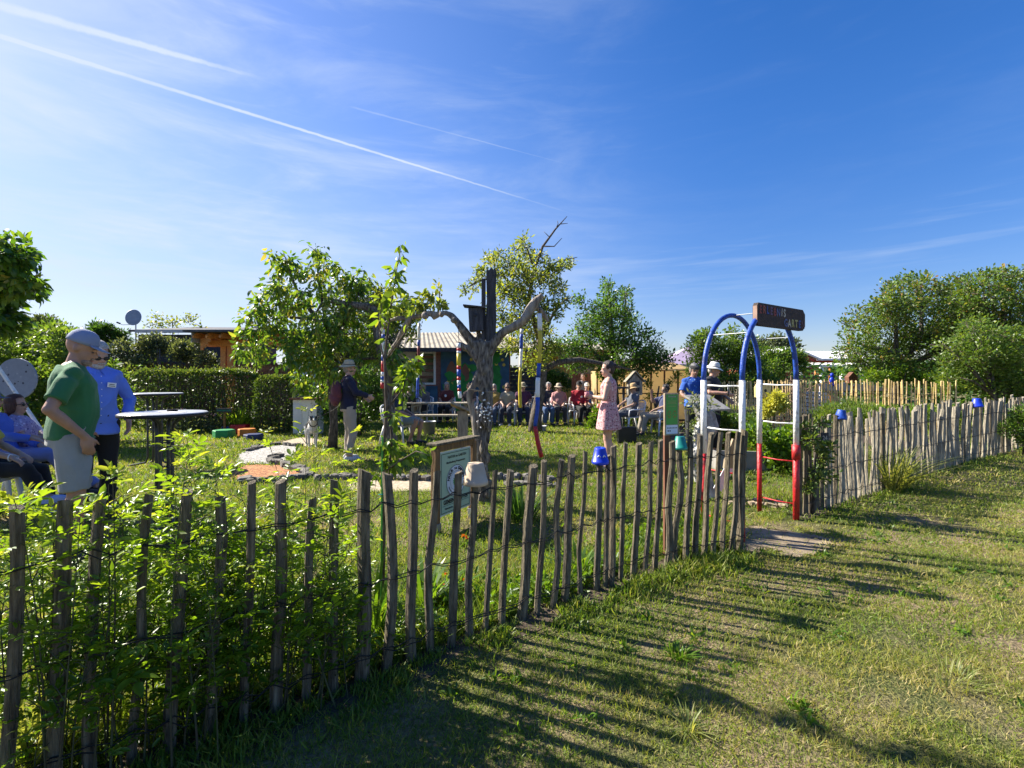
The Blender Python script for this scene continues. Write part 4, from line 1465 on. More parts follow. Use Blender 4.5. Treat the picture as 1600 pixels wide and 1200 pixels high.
# --- clipped hedges: leaves in the outer skin of a boxy volume
def hedge(label, c, size, rz, n, lsize, round_=.18, m='hedge', name='clipped_hedge'):
    t = thing(name, label, 'hedge', (c[0], c[1], 0), rz)
    sx, sy, sz = size
    g = RNG
    u = g.uniform(-1, 1, (n, 3))
    ax = g.choice(3, n, p=np.array([sy * sz, sx * sz, sx * sy]) / (sy * sz + sx * sz + sx * sy))
    sgn = np.where(g.uniform(size=n) < .5, -1.0, 1.0)
    sgn = np.where(ax == 2, 1.0, sgn)
    u[np.arange(n), ax] = sgn * (1 - np.abs(g.normal(size=n)) * .06)
    p = u * np.array([sx / 2, sy / 2, sz / 2])
    # rounded edges and wavy faces
    q = np.abs(u) ** 6
    l = (q.sum(1)) ** (1 / 6)
    p = p / np.maximum(l, 1)[:, None] ** (1 + round_)
    p += sines(p, (2.3, 2.3, 2.3), 41)[:, None] * .05 * norm_(p)
    p[:, 2] += sz / 2
    d = norm_(p - np.array([0, 0, sz / 2])) * .8 + g.normal(size=(n, 3)) * .7
    nr = rand_dirs(n, zb=.3)
    Ls = lsize * np.exp(g.normal(size=n) * .25)
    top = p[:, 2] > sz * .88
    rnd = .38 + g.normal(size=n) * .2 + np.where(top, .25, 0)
    # core of twigs in shade
    core = MB()
    for k in range(int(26 * sx)):
        x0 = random.uniform(-sx / 2 * .85, sx / 2 * .85)
        y0 = random.uniform(-sy / 2 * .8, sy / 2 * .8)
        core.tube([(x0, y0, 0), (x0 + random.uniform(-.1, .1), y0 * 1.05, sz * .5), (x0 + random.uniform(-.2, .2), y0 * 1.1, sz * .93)], [.02, .015, .006], 5, cap=False)
    core.build('stem', M['bark_thin'], t)
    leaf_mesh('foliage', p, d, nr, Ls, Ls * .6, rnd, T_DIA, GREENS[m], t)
    # upright stray shoots
    return t


HY = 13.6
leafy('fruit_tree', 'grey green fruit tree added close behind the cherry tree to shade the seated group', 'tree', GX(560, 17), 16.9, [(545, 470, 22), (575, 480, 26), (605, 500, 22), (530, 500, 24), (560, 520, 34), (600, 540, 26), (520, 540, 26), (550, 570, 34), (595, 575, 26), (620, 530, 16), (500, 560, 20), (575, 600, 26)], 900, 13, .10, GREENS['climber'], lw=.55, spread=.25, shell=.4, rndbias=-.05, twig_r=.010)  # tree added behind the cherry crown to throw shade over the seated group
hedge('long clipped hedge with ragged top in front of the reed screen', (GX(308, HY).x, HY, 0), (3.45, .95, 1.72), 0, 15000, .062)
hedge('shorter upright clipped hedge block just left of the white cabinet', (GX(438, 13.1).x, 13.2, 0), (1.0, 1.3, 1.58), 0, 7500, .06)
# shoots on top of the hedges
st = []
t = thing('hedge_shoots', 'loose upright shoots growing from the top of the long hedge', 'shoots', (GX(308, HY).x, HY, 1.6))
p = np.stack([RNG.uniform(-1.7, 1.7, 900), RNG.uniform(-.4, .4, 900), np.abs(RNG.normal(size=900)) * .10], 1)
p[:, 0] = np.round(p[:, 0] * 5) / 5 + RNG.normal(size=900) * .05
leaf_mesh('foliage', p, rand_dirs(900, zb=1.2), rand_dirs(900), .06, .035, RNG.uniform(.4, 1, 900), T_DIA, GREENS['hedge'], t)


# --- far treeline all round
def far_mass(name, label, x0, x1, Y, h0, h1, n, size, m):
    x = RNG.uniform(x0, x1, n)
    prof = h0 + (h1 - h0) * (.5 + .5 * sines(np.stack([x], 1), (.35,), 55))
    z = prof * np.abs(1 - RNG.uniform(0, 1, n) ** 1.6)
    y = Y + RNG.normal(size=n) * 1.5
    p = np.stack([x, y, z], 1)
    leafy_ = leaf_mesh(name, p, rand_dirs(n), rand_dirs(n), size * np.exp(RNG.normal(size=n) * .3), size * .7, .4 + RNG.normal(size=n) * .2, T_DIA, m)
    return set_props(leafy_, label, None, None, 'stuff')


far_mass('treeline', 'distant line of trees along the horizon beyond the gardens', -75, 80, 50, 1.6, 3.6, 26000, .55, GREENS['far'])
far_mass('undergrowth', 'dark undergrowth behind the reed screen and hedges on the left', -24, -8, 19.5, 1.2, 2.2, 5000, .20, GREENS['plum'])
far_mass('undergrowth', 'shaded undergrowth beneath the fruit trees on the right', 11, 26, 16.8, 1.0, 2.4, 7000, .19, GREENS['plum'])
leafy('round_tree', 'distant grey green round tree above the bushes at left', 'tree', GX(65, 48), 48,
      [(60, 506, 10), (75, 508, 9), (50, 512, 8), (68, 518, 12), (88, 516, 6)], 260, 12, .30, GREENS['far'], lw=.6, spread=.6, shell=.4, twig_r=.02, dyf=.3)


# ------------------------------------------------------------------ old dead fruit tree in the middle
Ym = 5.75
om_ = thing('old_fruit_tree', 'gnarled dead old fruit tree with forked bare limbs in the middle of the lawn', 'tree', GX(750, Ym))
io = -Vector(om_.location)


def Q(px, py, dy=0.0):
    return P3(px, py, Ym + dy) + io


mb = MB()
def limb(pts, step=3):
    P = [Vector(p[0]) for p in pts]
    rr = [p[1] for p in pts]
    oP, oR = [], []
    for i in range(len(P) - 1):
        for k in range(step):
            t = k / step
            a = P[max(i - 1, 0)]; b = P[i]; c = P[i + 1]; d = P[min(i + 2, len(P) - 1)]
            q = 0.5 * ((2 * b) + (-a + c) * t + (2 * a - 5 * b + 4 * c - d) * t * t + (-a + 3 * b - 3 * c + d) * t ** 3)
            oP.append(q)
            oR.append(rr[i] + (rr[i + 1] - rr[i]) * t)
    oP.append(P[-1]); oR.append(rr[-1])
    mb.tube(oP, oR, 12, jitter=.05)


limb([(Q(754, 800), 0.1232), (Q(753, 770), 0.0924), (Q(753, 735), 0.0722), (Q(755, 700), 0.0660), (Q(760, 665), 0.0660), (Q(761, 635), 0.0704), (Q(759, 605), 0.0836), (Q(757, 575), 0.0924), (Q(756, 552), 0.1100), (Q(757, 534), 0.0968)])
for dx_, r_ in ((-26, .05), (24, .05), (4, .05)):
    limb([(Q(752 + dx_, 800, .05 if dx_ > 0 else -.05), 0.0352), (Q(752 + dx_ * .6, 775), r_), (Q(753 + dx_ * .25, 740), 0.0396)])
# bulging scar on the left of the trunk
limb([(Q(750, 582, -.03), 0.0440), (Q(741, 600, -.04), 0.0440), (Q(733, 618, -.04), 0.0370), (Q(738, 642, -.04), 0.0396), (Q(743, 668, -.04), 0.0484), (Q(746, 705, -.02), 0.0484), (Q(748, 745, -.02), 0.0440)])
# left limb
limb([(Q(752, 550), 0.0792), (Q(737, 532), 0.0598), (Q(722, 513), 0.0475), (Q(709, 497, .05), 0.0405), (Q(697, 489, .08), 0.0352), (Q(684, 491, .1), 0.0370), (Q(672, 490, .12), 0.0299), (Q(650, 495, .2), 0.0282), (Q(628, 497, .25), 0.0282), (Q(610, 500, .3), 0.0246), (Q(600, 508, .3), 0.0246), (Q(594, 522, .3), 0.0176)])
limb([(Q(683, 492, .1), 0.0440), (Q(676, 497, .1), 0.0264)])
limb([(Q(640, 497, .2), 0.0308), (Q(630, 515, .25), 0.0308), (Q(617, 540, .4), 0.0264), (Q(606, 556, .5), 0.0176)])
limb([(Q(748, 560), 0.0704), (Q(735, 548), 0.0440), (Q(722, 540), 0.0264), (Q(714, 536), 0.0106)])
# right limb
limb([(Q(760, 552), 0.0880), (Q(773, 534, -.03), 0.0634), (Q(788, 518, -.06), 0.0510), (Q(806, 509, -.1), 0.0493), (Q(820, 498, -.12), 0.0510), (Q(829, 483, -.12), 0.0563), (Q(837, 471, -.12), 0.0528), (Q(848, 461, -.12), 0.0317)])
limb([(Q(836, 478, -.1), 0.0352), (Q(846, 487, 0), 0.0264), (Q(853, 496, .05), 0.0246), (Q(857, 503, .05), 0.0176)])
limb([(Q(757, 545), 0.0704), (Q(748, 522), 0.0352), (Q(745, 508), 0.0176)])
for k in range(34):
    t_ = random.random()
    y_ = 545 + t_ * 240
    mb.ell(Q(757 + random.uniform(-9, 8), y_, random.uniform(-.12, 0)), (random.uniform(.025, .035),) * 2 + (random.uniform(.06, .13),), None, 8, 6)
for a, b in ((829, 484), (826, 495), (690, 491), (709, 500), (664, 493), (795, 513), (770, 538)):
    mb.ell(Q(a, b, -.03), random.uniform(.035, .052), None, 8, 6)
tm = remesh(mb, .012, 1, .008, (30, 30, 9))
# bark furrows
nv = len(tm.vertices)
co = np.empty(nv * 3, dtype=np.float32); no = np.empty(nv * 3, dtype=np.float32)
tm.vertices.foreach_get('co', co); tm.vertices.foreach_get('normal', no)
co = co.reshape(-1, 3); no = no.reshape(-1, 3)
w_ = np.abs(sines(co, (34, 34, 10), 5)) ** .6
low_ = np.clip((Q(0, 520).z - co[:, 2]) * 4, 0.25, 1)
scar = np.exp(-((co[:, 0] - Q(733, 0).x) / .05) ** 2) * (co[:, 2] < Q(0, 590).z) * (co[:, 2] > Q(0, 710).z)
co += no * ((w_ - .5) * .024 * low_ * (1 - scar))[:, None]
tm.vertices.foreach_set('co', co.ravel())
tm.update()


def old_bark():
    m = mat('old_tree_bark', (0.27, 0.235, 0.19), (0.055, 0.043, 0.034), rough=0.95, scale=13, stretch=(3, 3, 0.8), bump=1.0, third=(0.46, 0.41, 0.34), bump_scale=26)
    return m


M['old_bark'] = old_bark()
to = link_mesh('trunk', tm, [M['old_bark'], M['dead_wood']], om_, True)
# bare smooth wood on the scar and the right limb
pc_ = np.empty(len(tm.polygons) * 3, dtype=np.float32)
tm.polygons.foreach_get('center', pc_)
pc_ = pc_.reshape(-1, 3)
ns_ = sines(pc_, (9, 9, 5), 8)
scarf = (pc_[:, 0] < Q(749, 0).x + .02 * ns_) & (pc_[:, 2] < Q(0, 598).z) & (pc_[:, 2] > Q(0, 752).z)
rlimb = (pc_[:, 0] > Q(782, 0).x + .04 * ns_) & (pc_[:, 2] > Q(0, 522).z)
llimb = (pc_[:, 0] < Q(712, 0).x + .04 * ns_)
tm.polygons.foreach_set('material_index', (scarf | rlimb | llimb).astype(np.int32))
# few living shoots on the left limb
tip_bl = [((tuple(P3(a, b, Ym + dy))), r * Ym / FPX) for a, b, r, dy in [(686, 447, 8, .1), (688, 462, 6, .1), (672, 470, 14, .2), (655, 466, 12, .2), (640, 478, 14, .25), (660, 482, 14, .2), (690, 478, 8, .1), (625, 470, 12, .3), (610, 480, 12, .3), (628, 490, 12, .3)]]
lb = [([P3(684, 490, Ym + .1), P3(686, 470, Ym + .1), P3(688, 450, Ym + .1)], [.010, .007, .004]), ([P3(650, 495, Ym + .2), P3(655, 475, Ym + .2)], [.010, .005]), ([P3(628, 497, Ym + .25), P3(622, 475, Ym + .25)], [.010, .005])]
grow(om_, lb, tip_bl, 62, 7, .062, GREENS['apple'], lw=.5, spread=.055, shell=.3, droop=.6, rndbias=.0, twig_r=.003, trunk_name='branches', tmpl=T_LONG)

# dark board and birdhouse in the fork
bd = thing('tall_plank', 'tall dark weathered plank standing upright in the fork of the old tree', 'plank', P3(767, 535, Ym - .02))
MB().prism([(-.062, -.035, 0), (.055, -.035, 0), (.066, -.035, .3), (.058, -.035, .62), (.070, -.035, .84), (.052, -.035, .90), (.030, -.035, .87), (.005, -.035, .905), (-.022, -.035, .86), (-.045, -.035, .885), (-.055, -.035, .83), (-.048, -.035, .5), (-.064, -.035, .25)], (0, .07, 0)).build('plank', M['dark_board'], bd)
MB().box((-.088, .0, .40), (.05, .05, .74), Matrix.Rotation(.0, 3, 'Y'), .004).build('batten', M['dark_board'], bd)
bh = thing('nest_box', 'small slate grey nest box with slanting lid fixed left of the tall plank', 'nest box', P3(744, 517, Ym - .06))
MB().box((0, 0, .13), (.165, .15, .27), Matrix.Rotation(-.05, 3, 'Y'), .004).build('box_body', M['dark_board'], bh)
MB().box((-.02, 0, .285), (.26, .19, .018), Matrix.Rotation(.10, 3, 'Y'), .003).build('lid', M['dark_board'], bh)
MB().ell((0, -.076, .18), (.02, .004, .02)).build('entrance_hole', M['black'], bh)

# second old tree further back on the left
o2 = thing('old_fruit_tree', 'second old fruit tree with dark crooked limb, behind the thin pear sapling', 'tree', GX(610, 9.3))
i2 = -Vector(o2.location)
mb = MB()
S2 = lambda a, b, dy=0.0: P3(a, b, 9.3 + dy) + i2
limb([(GX(612, 9.3) + i2, .17), (S2(611, 690), .14), (S2(609, 650), .12), (S2(607, 610), .115), (S2(603, 575), .12), (S2(598, 550), .12), (S2(592, 520), .10), (S2(588, 495), .10), (S2(580, 482), .09), (S2(560, 478), .07), (S2(535, 474), .06), (S2(515, 470), .05), (S2(503, 475), .04), (S2(494, 488), .02)])
limb([(S2(604, 570), .10), (S2(615, 545), .08), (S2(628, 520), .065), (S2(640, 500), .05), (S2(650, 480), .02)])
limb([(S2(588, 500), .07), (S2(600, 488), .04), (S2(606, 480), .02)])
tm2 = remesh(mb, .022, 1, .016, (22, 22, 8))
link_mesh('trunk', tm2, M['old_bark'], o2, True)
grow(o2, [([P3(588, 482, 9.3), P3(600, 470, 9.3), P3(620, 455, 9.3)], [.03, .02, .01])], [BP(a, b, r, 9.3, .3) for a, b, r in [(585, 470, 12), (600, 460, 12), (615, 500, 16), (640, 500, 14), (580, 500, 12), (660, 490, 10), (640, 520, 12), (590, 545, 12)]], 150, 9, .075, GREENS['apple'], lw=.55, spread=.12, shell=.3, trunk_name='branches', twig_r=.005)

# ------------------------------------------------------------------ slender pear sapling close to the fence
Ys = 2.85
sp = thing('pear_sapling', 'slender young pear sapling with hanging glossy leaves rising behind the fence', 'tree', GX(597, Ys))
limbs = [([GX(597, Ys), P3(600, 830, Ys), P3(597, 740, Ys), P3(604, 640, Ys), P3(601, 560, Ys), P3(608, 500, Ys), P3(618, 430, Ys), P3(627, 384, Ys)], [.011, .010, .009, .008, .007, .006, .004, .002]),
         ([P3(600, 830, Ys), P3(608, 740, Ys), P3(612, 690, Ys), P3(610, 650, Ys), P3(609, 600, Ys), P3(596, 545, Ys), P3(592, 500, Ys), P3(600, 460, Ys)], [.008, .007, .006, .006, .005, .004, .003, .002]),
         ([P3(597, 740, Ys), P3(625, 720, Ys - .1), P3(650, 705, Ys - .15), P3(672, 712, Ys - .2)], [.005, .004, .003, .002]),
         ([P3(604, 640, Ys), P3(628, 610, Ys), P3(645, 575, Ys + .05), P3(640, 560, Ys + .05)], [.005, .004, .003, .002]),
         ([P3(604, 560, Ys), P3(625, 530, Ys), P3(640, 510, Ys), P3(650, 470, Ys)], [.004, .003, .003, .002])]
bl = [BP(a, b, r, Ys, .06) for a, b, r in [(627, 388, 7), (626, 400, 8), (620, 420, 9), (612, 440, 10), (622, 455, 9), (600, 470, 9), (594, 495, 8), (610, 480, 8), (636, 470, 7), (650, 480, 6), (640, 500, 6), (645, 562, 8), (636, 580, 9), (630, 600, 8), (628, 625, 9), (640, 570, 8), (618, 650, 9), (626, 640, 8), (620, 670, 10), (608, 700, 9), (620, 700, 9), (600, 720, 9), (618, 725, 9), (640, 712, 8), (660, 708, 7), (672, 715, 6), (650, 700, 7), (590, 740, 8), (605, 745, 8), (600, 530, 6), (610, 550, 6), (598, 690, 7)]]
grow(sp, limbs, bl, 120, 4, .050, GREENS['sapling'], lw=.42, droop=.9, spread=.035, tmpl=T_LONG, shell=.2, twig_r=.0018, bark='green_stem', limb_mat=M['bark_thin'], rndbias=.08)
sk = thing('plant_stake', 'thin green stake tied to the pear sapling', 'stake', GX(595, Ys - .05))
MB().tube([(0, 0, 0), (.01, 0, 1.15)], .006, 6).build('stake', M['poster_green'], sk)
MB().tube([(.01 + .02 * math.cos(a * .7), .02 * math.sin(a * .7), .80 + a * .002) for a in range(10)], .004, 5).build('tie', M['teal_pot'], sk)


# ------------------------------------------------------------------ foreground shrub with five-part leaves
def compound_leaves(name, nodes, dirs, size, m, parent, off, rnd0, nleaf=5):
    """each node carries one leaf of nleaf leaflets"""
    P, D, Nn, Ls, Rn = [], [], [], [], []
    n = len(nodes)
    nodes = np.asarray(nodes); dirs = norm_(np.asarray(dirs))
    up = norm_(rand_dirs(n) * .45 + np.array([0, 0, 1]))
    side = norm_(np.cross(dirs, up))
    up = np.cross(side, dirs)
    sz = size * np.exp(RNG.normal(size=n) * .2)
    base = rnd0
    for along, sgn, sc, ang in [(1.0, 0, 1.0, 0), (.72, 1, .85, .9), (.72, -1, .85, .9), (.38, 1, .68, 1.1), (.38, -1, .68, 1.1)][:nleaf]:
        d = dirs * math.cos(ang) + side * sgn * math.sin(ang) + up * (-.12)
        P.append(nodes + dirs * (along * sz * 1.15)[:, None] + up * (-.15 * along * sz)[:, None])
        D.append(d + RNG.normal(size=(n, 3)) * .14)
        Nn.append(up + RNG.normal(size=(n, 3)) * .25)
        Ls.append(sz * sc * np.exp(RNG.normal(size=n) * .1))
        Rn.append(base + RNG.normal(size=n) * .07)
    P = np.concatenate(P) - np.asarray(off)[None]
    Ls = np.concatenate(Ls)
    return leaf_mesh(name, P, np.concatenate(D), np.concatenate(Nn), Ls, Ls * .46, np.concatenate(Rn), T_LEAF, m, parent)


def shrub(label, base, stems, leaf=.05, m='shrub', nl=(10, 16), nleaf=5, wood='green_stem', dens=1.0, bias=0.0, name='elder_shrub'):
    """stems: list of (base xy offset, tip point) arching out; leaves in pairs along side shoots"""
    base = Vector(base)
    t = thing(name, label, 'shrub', base)
    mb = MB()
    nodes, dirs, rn = [], [], []
    for (b, tip, r) in stems:
        b = Vector(b); tip = Vector(tip)
        ln_ = (tip - b).length
        midp = b.lerp(tip, .5) + Vector((random.uniform(-.05, .05), random.uniform(-.05, .05), ln_ * .06))
        pts = []
        k = 8
        for i in range(k + 1):
            u = i / k
            pts.append(b * (1 - u) ** 2 + midp * 2 * u * (1 - u) + tip * u * u)
        mb.tube([p - base for p in pts], [r * (1 - .75 * i / k) for i in range(k + 1)], 6, cap=False)
        # leaves on the upper two thirds, side shoots carrying more
        nn_ = int(random.randint(*nl) * dens)
        for i in range(nn_):
            u = .28 + .72 * (i / nn_) + random.uniform(-.02, .02)
            q = b * (1 - u) ** 2 + midp * 2 * u * (1 - u) + tip * u * u
            a = random.uniform(0, 6.28)
            so = Vector((math.cos(a), math.sin(a), random.uniform(.1, .8))).normalized()
            sl = random.uniform(.04, .20) * (1.15 - u * .8)
            e = q + so * sl
            mb.tube([q - base, q.lerp(e, .5) - base + Vector((0, 0, .01)), e - base], [.0022, .0018, .001], 4, cap=False)
            kk = 1 + int(sl / .05)
            for j in range(kk):
                nodes.append(tuple(q.lerp(e, (j + 1) / kk)))
                dv = so + Vector((random.gauss(0, .6), random.gauss(0, .6), random.gauss(.1, .35)))
                dirs.append(tuple(dv))
                rn.append(.30 + .38 * max(0, u - .2) + bias + random.gauss(0, .10))
        for j in range(3):
            nodes.append(tuple(tip))
            dirs.append((random.gauss(0, .7), random.gauss(0, .7), random.uniform(0, .9)))
            rn.append(.75 + bias + random.gauss(0, .1))
    mb.build('stem', M[wood], t)
    compound_leaves('foliage', nodes, dirs, leaf, GREENS[m], t, base, np.array(rn), nleaf)
    return t


def stems_for(pts, Y, basepx, jit=.12, per=1, r=.0038, dz=.3):
    o = []
    for (a, b) in pts:
        for k in range(per):
            yy = Y + random.uniform(-.18, .22)
            tip = P3(a + random.uniform(-14, 14), b + random.uniform(-6, 26), yy)
            bp = basepx + random.uniform(-70, 70)
            bb = Vector(((bp - CX) / FPX * yy, yy + random.uniform(-.1, .1), 0))
            bb.x = bb.x * .5 + tip.x * .5 + random.uniform(-jit, jit)
            o.append((bb, tip, r * random.uniform(.7, 1.3)))
    return o


# tips of the shrub in the picture, tips at these places
shrub('leafy shrub with bright toothed leaves growing through the fence at the far left', (-2.0, 1.9, 0), stems_for([(-60, 800), (-20, 790), (15, 770), (55, 775), (20, 840), (60, 850), (-10, 860), (95, 800), (40, 920)], 1.76, 40, per=2), dens=.8, leaf=.040, name='hazel_shrub')
shrub('leafy shrub pushing between the palings, second clump from the far left', (-1.5, 2.0, 0), stems_for([(115, 810), (150, 800), (178, 775), (165, 752), (200, 800), (225, 815), (130, 860), (180, 870), (220, 880), (160, 910), (200, 960), (140, 950)], 1.87, 170, per=2), dens=1.1, leaf=.040, name='hazel_shrub')
shrub('densest dark green shrub clump with tall pale shoots behind the palings', (-1.12, 2.2, 0), stems_for([(265, 790), (285, 720), (289, 672), (275, 760), (305, 780), (335, 715), (330, 790), (360, 810), (300, 850), (340, 860), (380, 860), (260, 870), (310, 910), (350, 920), (290, 900), (390, 820), (385, 900), (245, 930), (330, 960), (300, 1000)], 2.04, 315, per=2), dens=1.15, leaf=.040, name='hazel_shrub')
shrub('bushy shrub beside the thick fence post with long upright shoots', (-.86, 2.4, 0), stems_for([(410, 800), (430, 770), (420, 830), (452, 720), (465, 790), (490, 800), (520, 770), (430, 870), (470, 870), (510, 850), (450, 920), (500, 910), (540, 840), (410, 930), (545, 790), (530, 900), (500, 960)], 2.29, 470, per=2), dens=.95, leaf=.040, name='hazel_shrub')
shrub('tall thin flowering shoots with pale leaves left of the pear sapling', (-.66, 2.9, 0), stems_for([(410, 672), (470, 640), (478, 622), (540, 690), (562, 650), (585, 700), (500, 720), (540, 750), (350, 700)], 2.95, 520, per=1, r=.0028), dens=.75, leaf=.036, bias=.15, name='hazel_shrub')
shrub('low dark weeds and shoots at the foot of the near palings', (-1.3, 1.95, 0), [((Vector((x, float(fenceY(x)) + random.uniform(-.12, .35), 0))), Vector((x + random.uniform(-.1, .15), float(fenceY(x)) + random.uniform(-.15, .4), random.uniform(.10, .35))), .003) for x in np.linspace(-2.0, -.55, 26)], nl=(4, 7), leaf=.034, bias=-.15, name='weeds')


# ------------------------------------------------------------------ small garden plants
def strap_plant(name, label, base, n, ln, w, spread, m, cat='plant', droop=.35, rb=0.0, rad=.05):
    t = thing(name, label, cat, base)
    a = RNG.uniform(0, 2 * math.pi, n)
    r_ = RNG.uniform(0, 1, n) ** .5 * rad
    segs = 5
    P, F = [], []
    Rn = []
    lean = RNG.uniform(.05, spread, n)
    L_ = ln * RNG.uniform(.55, 1.1, n)
    vs, fs, rn = [], [], []
    for i in range(n):
        b = np.array([math.cos(a[i]) * r_[i], math.sin(a[i]) * r_[i], 0])
        o = np.array([math.cos(a[i]), math.sin(a[i]), 0])
        sd_ = np.array([-o[1], o[0], 0])
        rr = .4 + rb + RNG.normal() * .2
        for k in range(segs + 1):
            u = k / segs
            q = b + o * (lean[i] * u + droop * u ** 2.6 * lean[i] * 1.6) * L_[i] + np.array([0, 0, 1]) * L_[i] * (u - droop * u ** 3 * .5) * math.cos(min(1.2, lean[i]))
            ww = w * (math.sin(math.pi * min(1, .12 + u * .88)) ** .6) * .5
            vs += [q - sd_ * ww, q + sd_ * ww]
            rn += [rr, rr]
        k0 = i * (segs + 1) * 2
        for k in range(segs):
            fs.append((k0 + 2 * k, k0 + 2 * k + 1, k0 + 2 * k + 3, k0 + 2 * k + 2))
    me = bpy.data.meshes.new('foliage')
    me.from_pydata([tuple(v) for v in vs], [], fs)
    at = me.attributes.new('rnd', 'FLOAT', 'POINT')
    at.data.foreach_set('value', np.clip(rn, 0, 1).astype(np.float32))
    link_mesh('foliage', me, GREENS[m], t)
    return t


strap_plant('ornamental_grass', 'large arching tuft of long grass in front of the grey fence', GX(1392, 6.35), 420, .72, .010, .75, 'grassy', rad=.16, rb=.05)
strap_plant('daylily', 'dark grass like plant clump on the lawn behind the middle palings', GX(815, 5.0), 150, .42, .016, .8, 'plum', rad=.14)
strap_plant('broad_leaf_plant', 'bright green broad leaved clump behind the palings near the thick post', GX(662, 3.1), 34, .34, .03, .8, 'weed', rad=.06)
strap_plant('broad_leaf_plant', 'low wide leaved plant at the fence below the blue pot', GX(905, 3.65), 40, .24, .03, .9, 'weed', rad=.06)
strap_plant('lily_plant', 'upright lily like plant with narrow leaves beside the bent paling', GX(582, 2.65), 30, .62, .02, .35, 'weed', rad=.05)
strap_plant('iris_plant', 'sword leaved plant behind the first palings at the left', GX(48, 1.85), 46, .50, .016, .7, 'grassy', rad=.10)
strap_plant('iris_plant', 'sword leaved plant at the dark fence foot below the dense shrub', GX(330, 2.0), 40, .30, .014, .9, 'plum', rad=.10)
strap_plant('garden_tuft', 'green tuft between gate post and poster stand', GX(1105, 4.55), 120, .42, .012, .7, 'weed', rad=.12)
strap_plant('garden_tuft', 'small tuft of longer grass on the near lawn', GX(1075, 2.02), 40, .09, .006, 1.1, 'grassy', rad=.03)
strap_plant('garden_tuft', 'larger loose tuft of pale grass on the near lawn at the right', GX(1480, 2.35), 70, .10, .005, 1.1, 'grassy', rad=.12, rb=.1)
strap_plant('garden_tuft', 'tuft of dark clover leaves on the lawn under the fence shadow', GX(1060, 2.55), 60, .07, .012, 1.1, 'weed', rad=.05)


def flowers(name, label, base, n, hgt, m_f, rad=.1, fs=.03, leafn=60, ml='weed', lsz=.05):
    t = thing(name, label, 'flower', base)
    mb = MB()
    tips = []
    for i in range(n):
        a = random.uniform(0, 6.28)
        r_ = random.uniform(0, rad)
        tip = (math.cos(a) * r_ * 1.3, math.sin(a) * r_ * 1.3, hgt * random.uniform(.75, 1.05))
        mb.tube([(math.cos(a) * r_ * .5, math.sin(a) * r_ * .5, 0), tip], .003, 4, cap=False)
        tips.append(tip)
    mb.build('stem', M['green_stem'], t)
    tips = np.array(tips)
    k = 9
    d = rand_dirs(n * k, zb=.4)
    leaf_mesh('blossom', np.repeat(tips, k, 0), d, rand_dirs(n * k), fs, fs * .7, RNG.uniform(0, 1, n * k), T_DIA, GREENS[m_f], t)
    p = np.stack([RNG.normal(size=leafn) * rad * .7, RNG.normal(size=leafn) * rad * .7, RNG.uniform(0, hgt * .8, leafn)], 1)
    leaf_mesh('foliage', p, rand_dirs(leafn, zb=.3), rand_dirs(leafn, zb=.5), lsz, lsz * .5, RNG.uniform(.2, .9, leafn), T_LEAF, GREENS[ml], t)
    return t


flowers('marigold', 'single orange flower behind the palings next to the garden sign', GX(727, 4.15), 2, .13, 'flower', rad=.03, fs=.024, leafn=14)
flowers('zinnia', 'low patch of small orange flowers in the strip along the fence', GX(700, 3.2), 6, .14, 'flower', rad=.10, fs=.014, leafn=60)
flowers('rose_bush', 'rose bush with pale orange blossoms in front of the long hedge', GX(290, 12.8), 9, .62, 'pinkflower', rad=.28, fs=.07, leafn=420, ml='climber', lsz=.07)
flowers('rose_bush', 'pink and white flowering bush beside the small garden label', GX(335, 12.9), 10, .5, 'pinkflower', rad=.35, fs=.04, leafn=520, ml='climber', lsz=.06)
strap_plant('garden_tuft', 'pale green leafy perennial in front of the clipped hedges', GX(374, 13.0), 190, .80, .03, .5, 'weed', rad=.22, rb=.2)
leafy('yellow_shrub', 'yellow leaved shrub behind the right half of the gate arch', 'shrub', GX(1208, 9.3), 9.3, [(1215, 622, 9), (1205, 632, 11), (1222, 634, 8), (1196, 642, 7)], 260, 9, .055, GREENS['yellow'], lw=.6, spread=.08, shell=.4, twig_r=.003, dyf=.3)
leafy('feathery_shrub', 'feathery green shrub with fine foliage behind the blue pot on the grey fence', 'shrub', GX(1335, 8.4), 8.4, [(1300, 645, 12), (1330, 640, 13), (1355, 645, 12), (1315, 652, 12), (1345, 654, 12), (1282, 650, 8), (1372, 651, 8)], 520, 14, .07, GREENS['bush'], lw=.12, spread=.12, shell=.3, twig_r=.003, dyf=.6, upward=.8, rndbias=.25)
leafy('feathery_shrub', 'loose pale green shrub behind the grey fence right of the feathery one', 'shrub', GX(1420, 8.6), 8.6, [(1395, 646, 7), (1415, 645, 7), (1440, 646, 7), (1375, 643, 6), (1460, 643, 6)], 260, 10, .05, GREENS['weed'], lw=.4, spread=.10, shell=.3, twig_r=.003, dyf=.5, rndbias=.2)
leafy('bed_plants', 'leafy vegetable bed right behind the gate arch', 'vegetables', GX(1200, 7.6), 7.8, [(1185, 680, 16), (1210, 690, 16), (1230, 700, 16), (1215, 715, 14), (1245, 680, 14), (1235, 720, 12), (1190, 700, 12)], 420, 9, .085, GREENS['weed'], lw=.6, spread=.10, shell=.4, twig_r=.003, dyf=.8)
leafy('bed_plants', 'darker leafy border plants under the sloping desk', 'vegetables', GX(1150, 9.6), 9.6, [(1125, 660, 14), (1150, 662, 14), (1175, 660, 12), (1140, 675, 12), (1170, 672, 12), (1095, 668, 10)], 420, 9, .065, GREENS['bush'], lw=.6, spread=.12, shell=.4, twig_r=.003, dyf=.8)
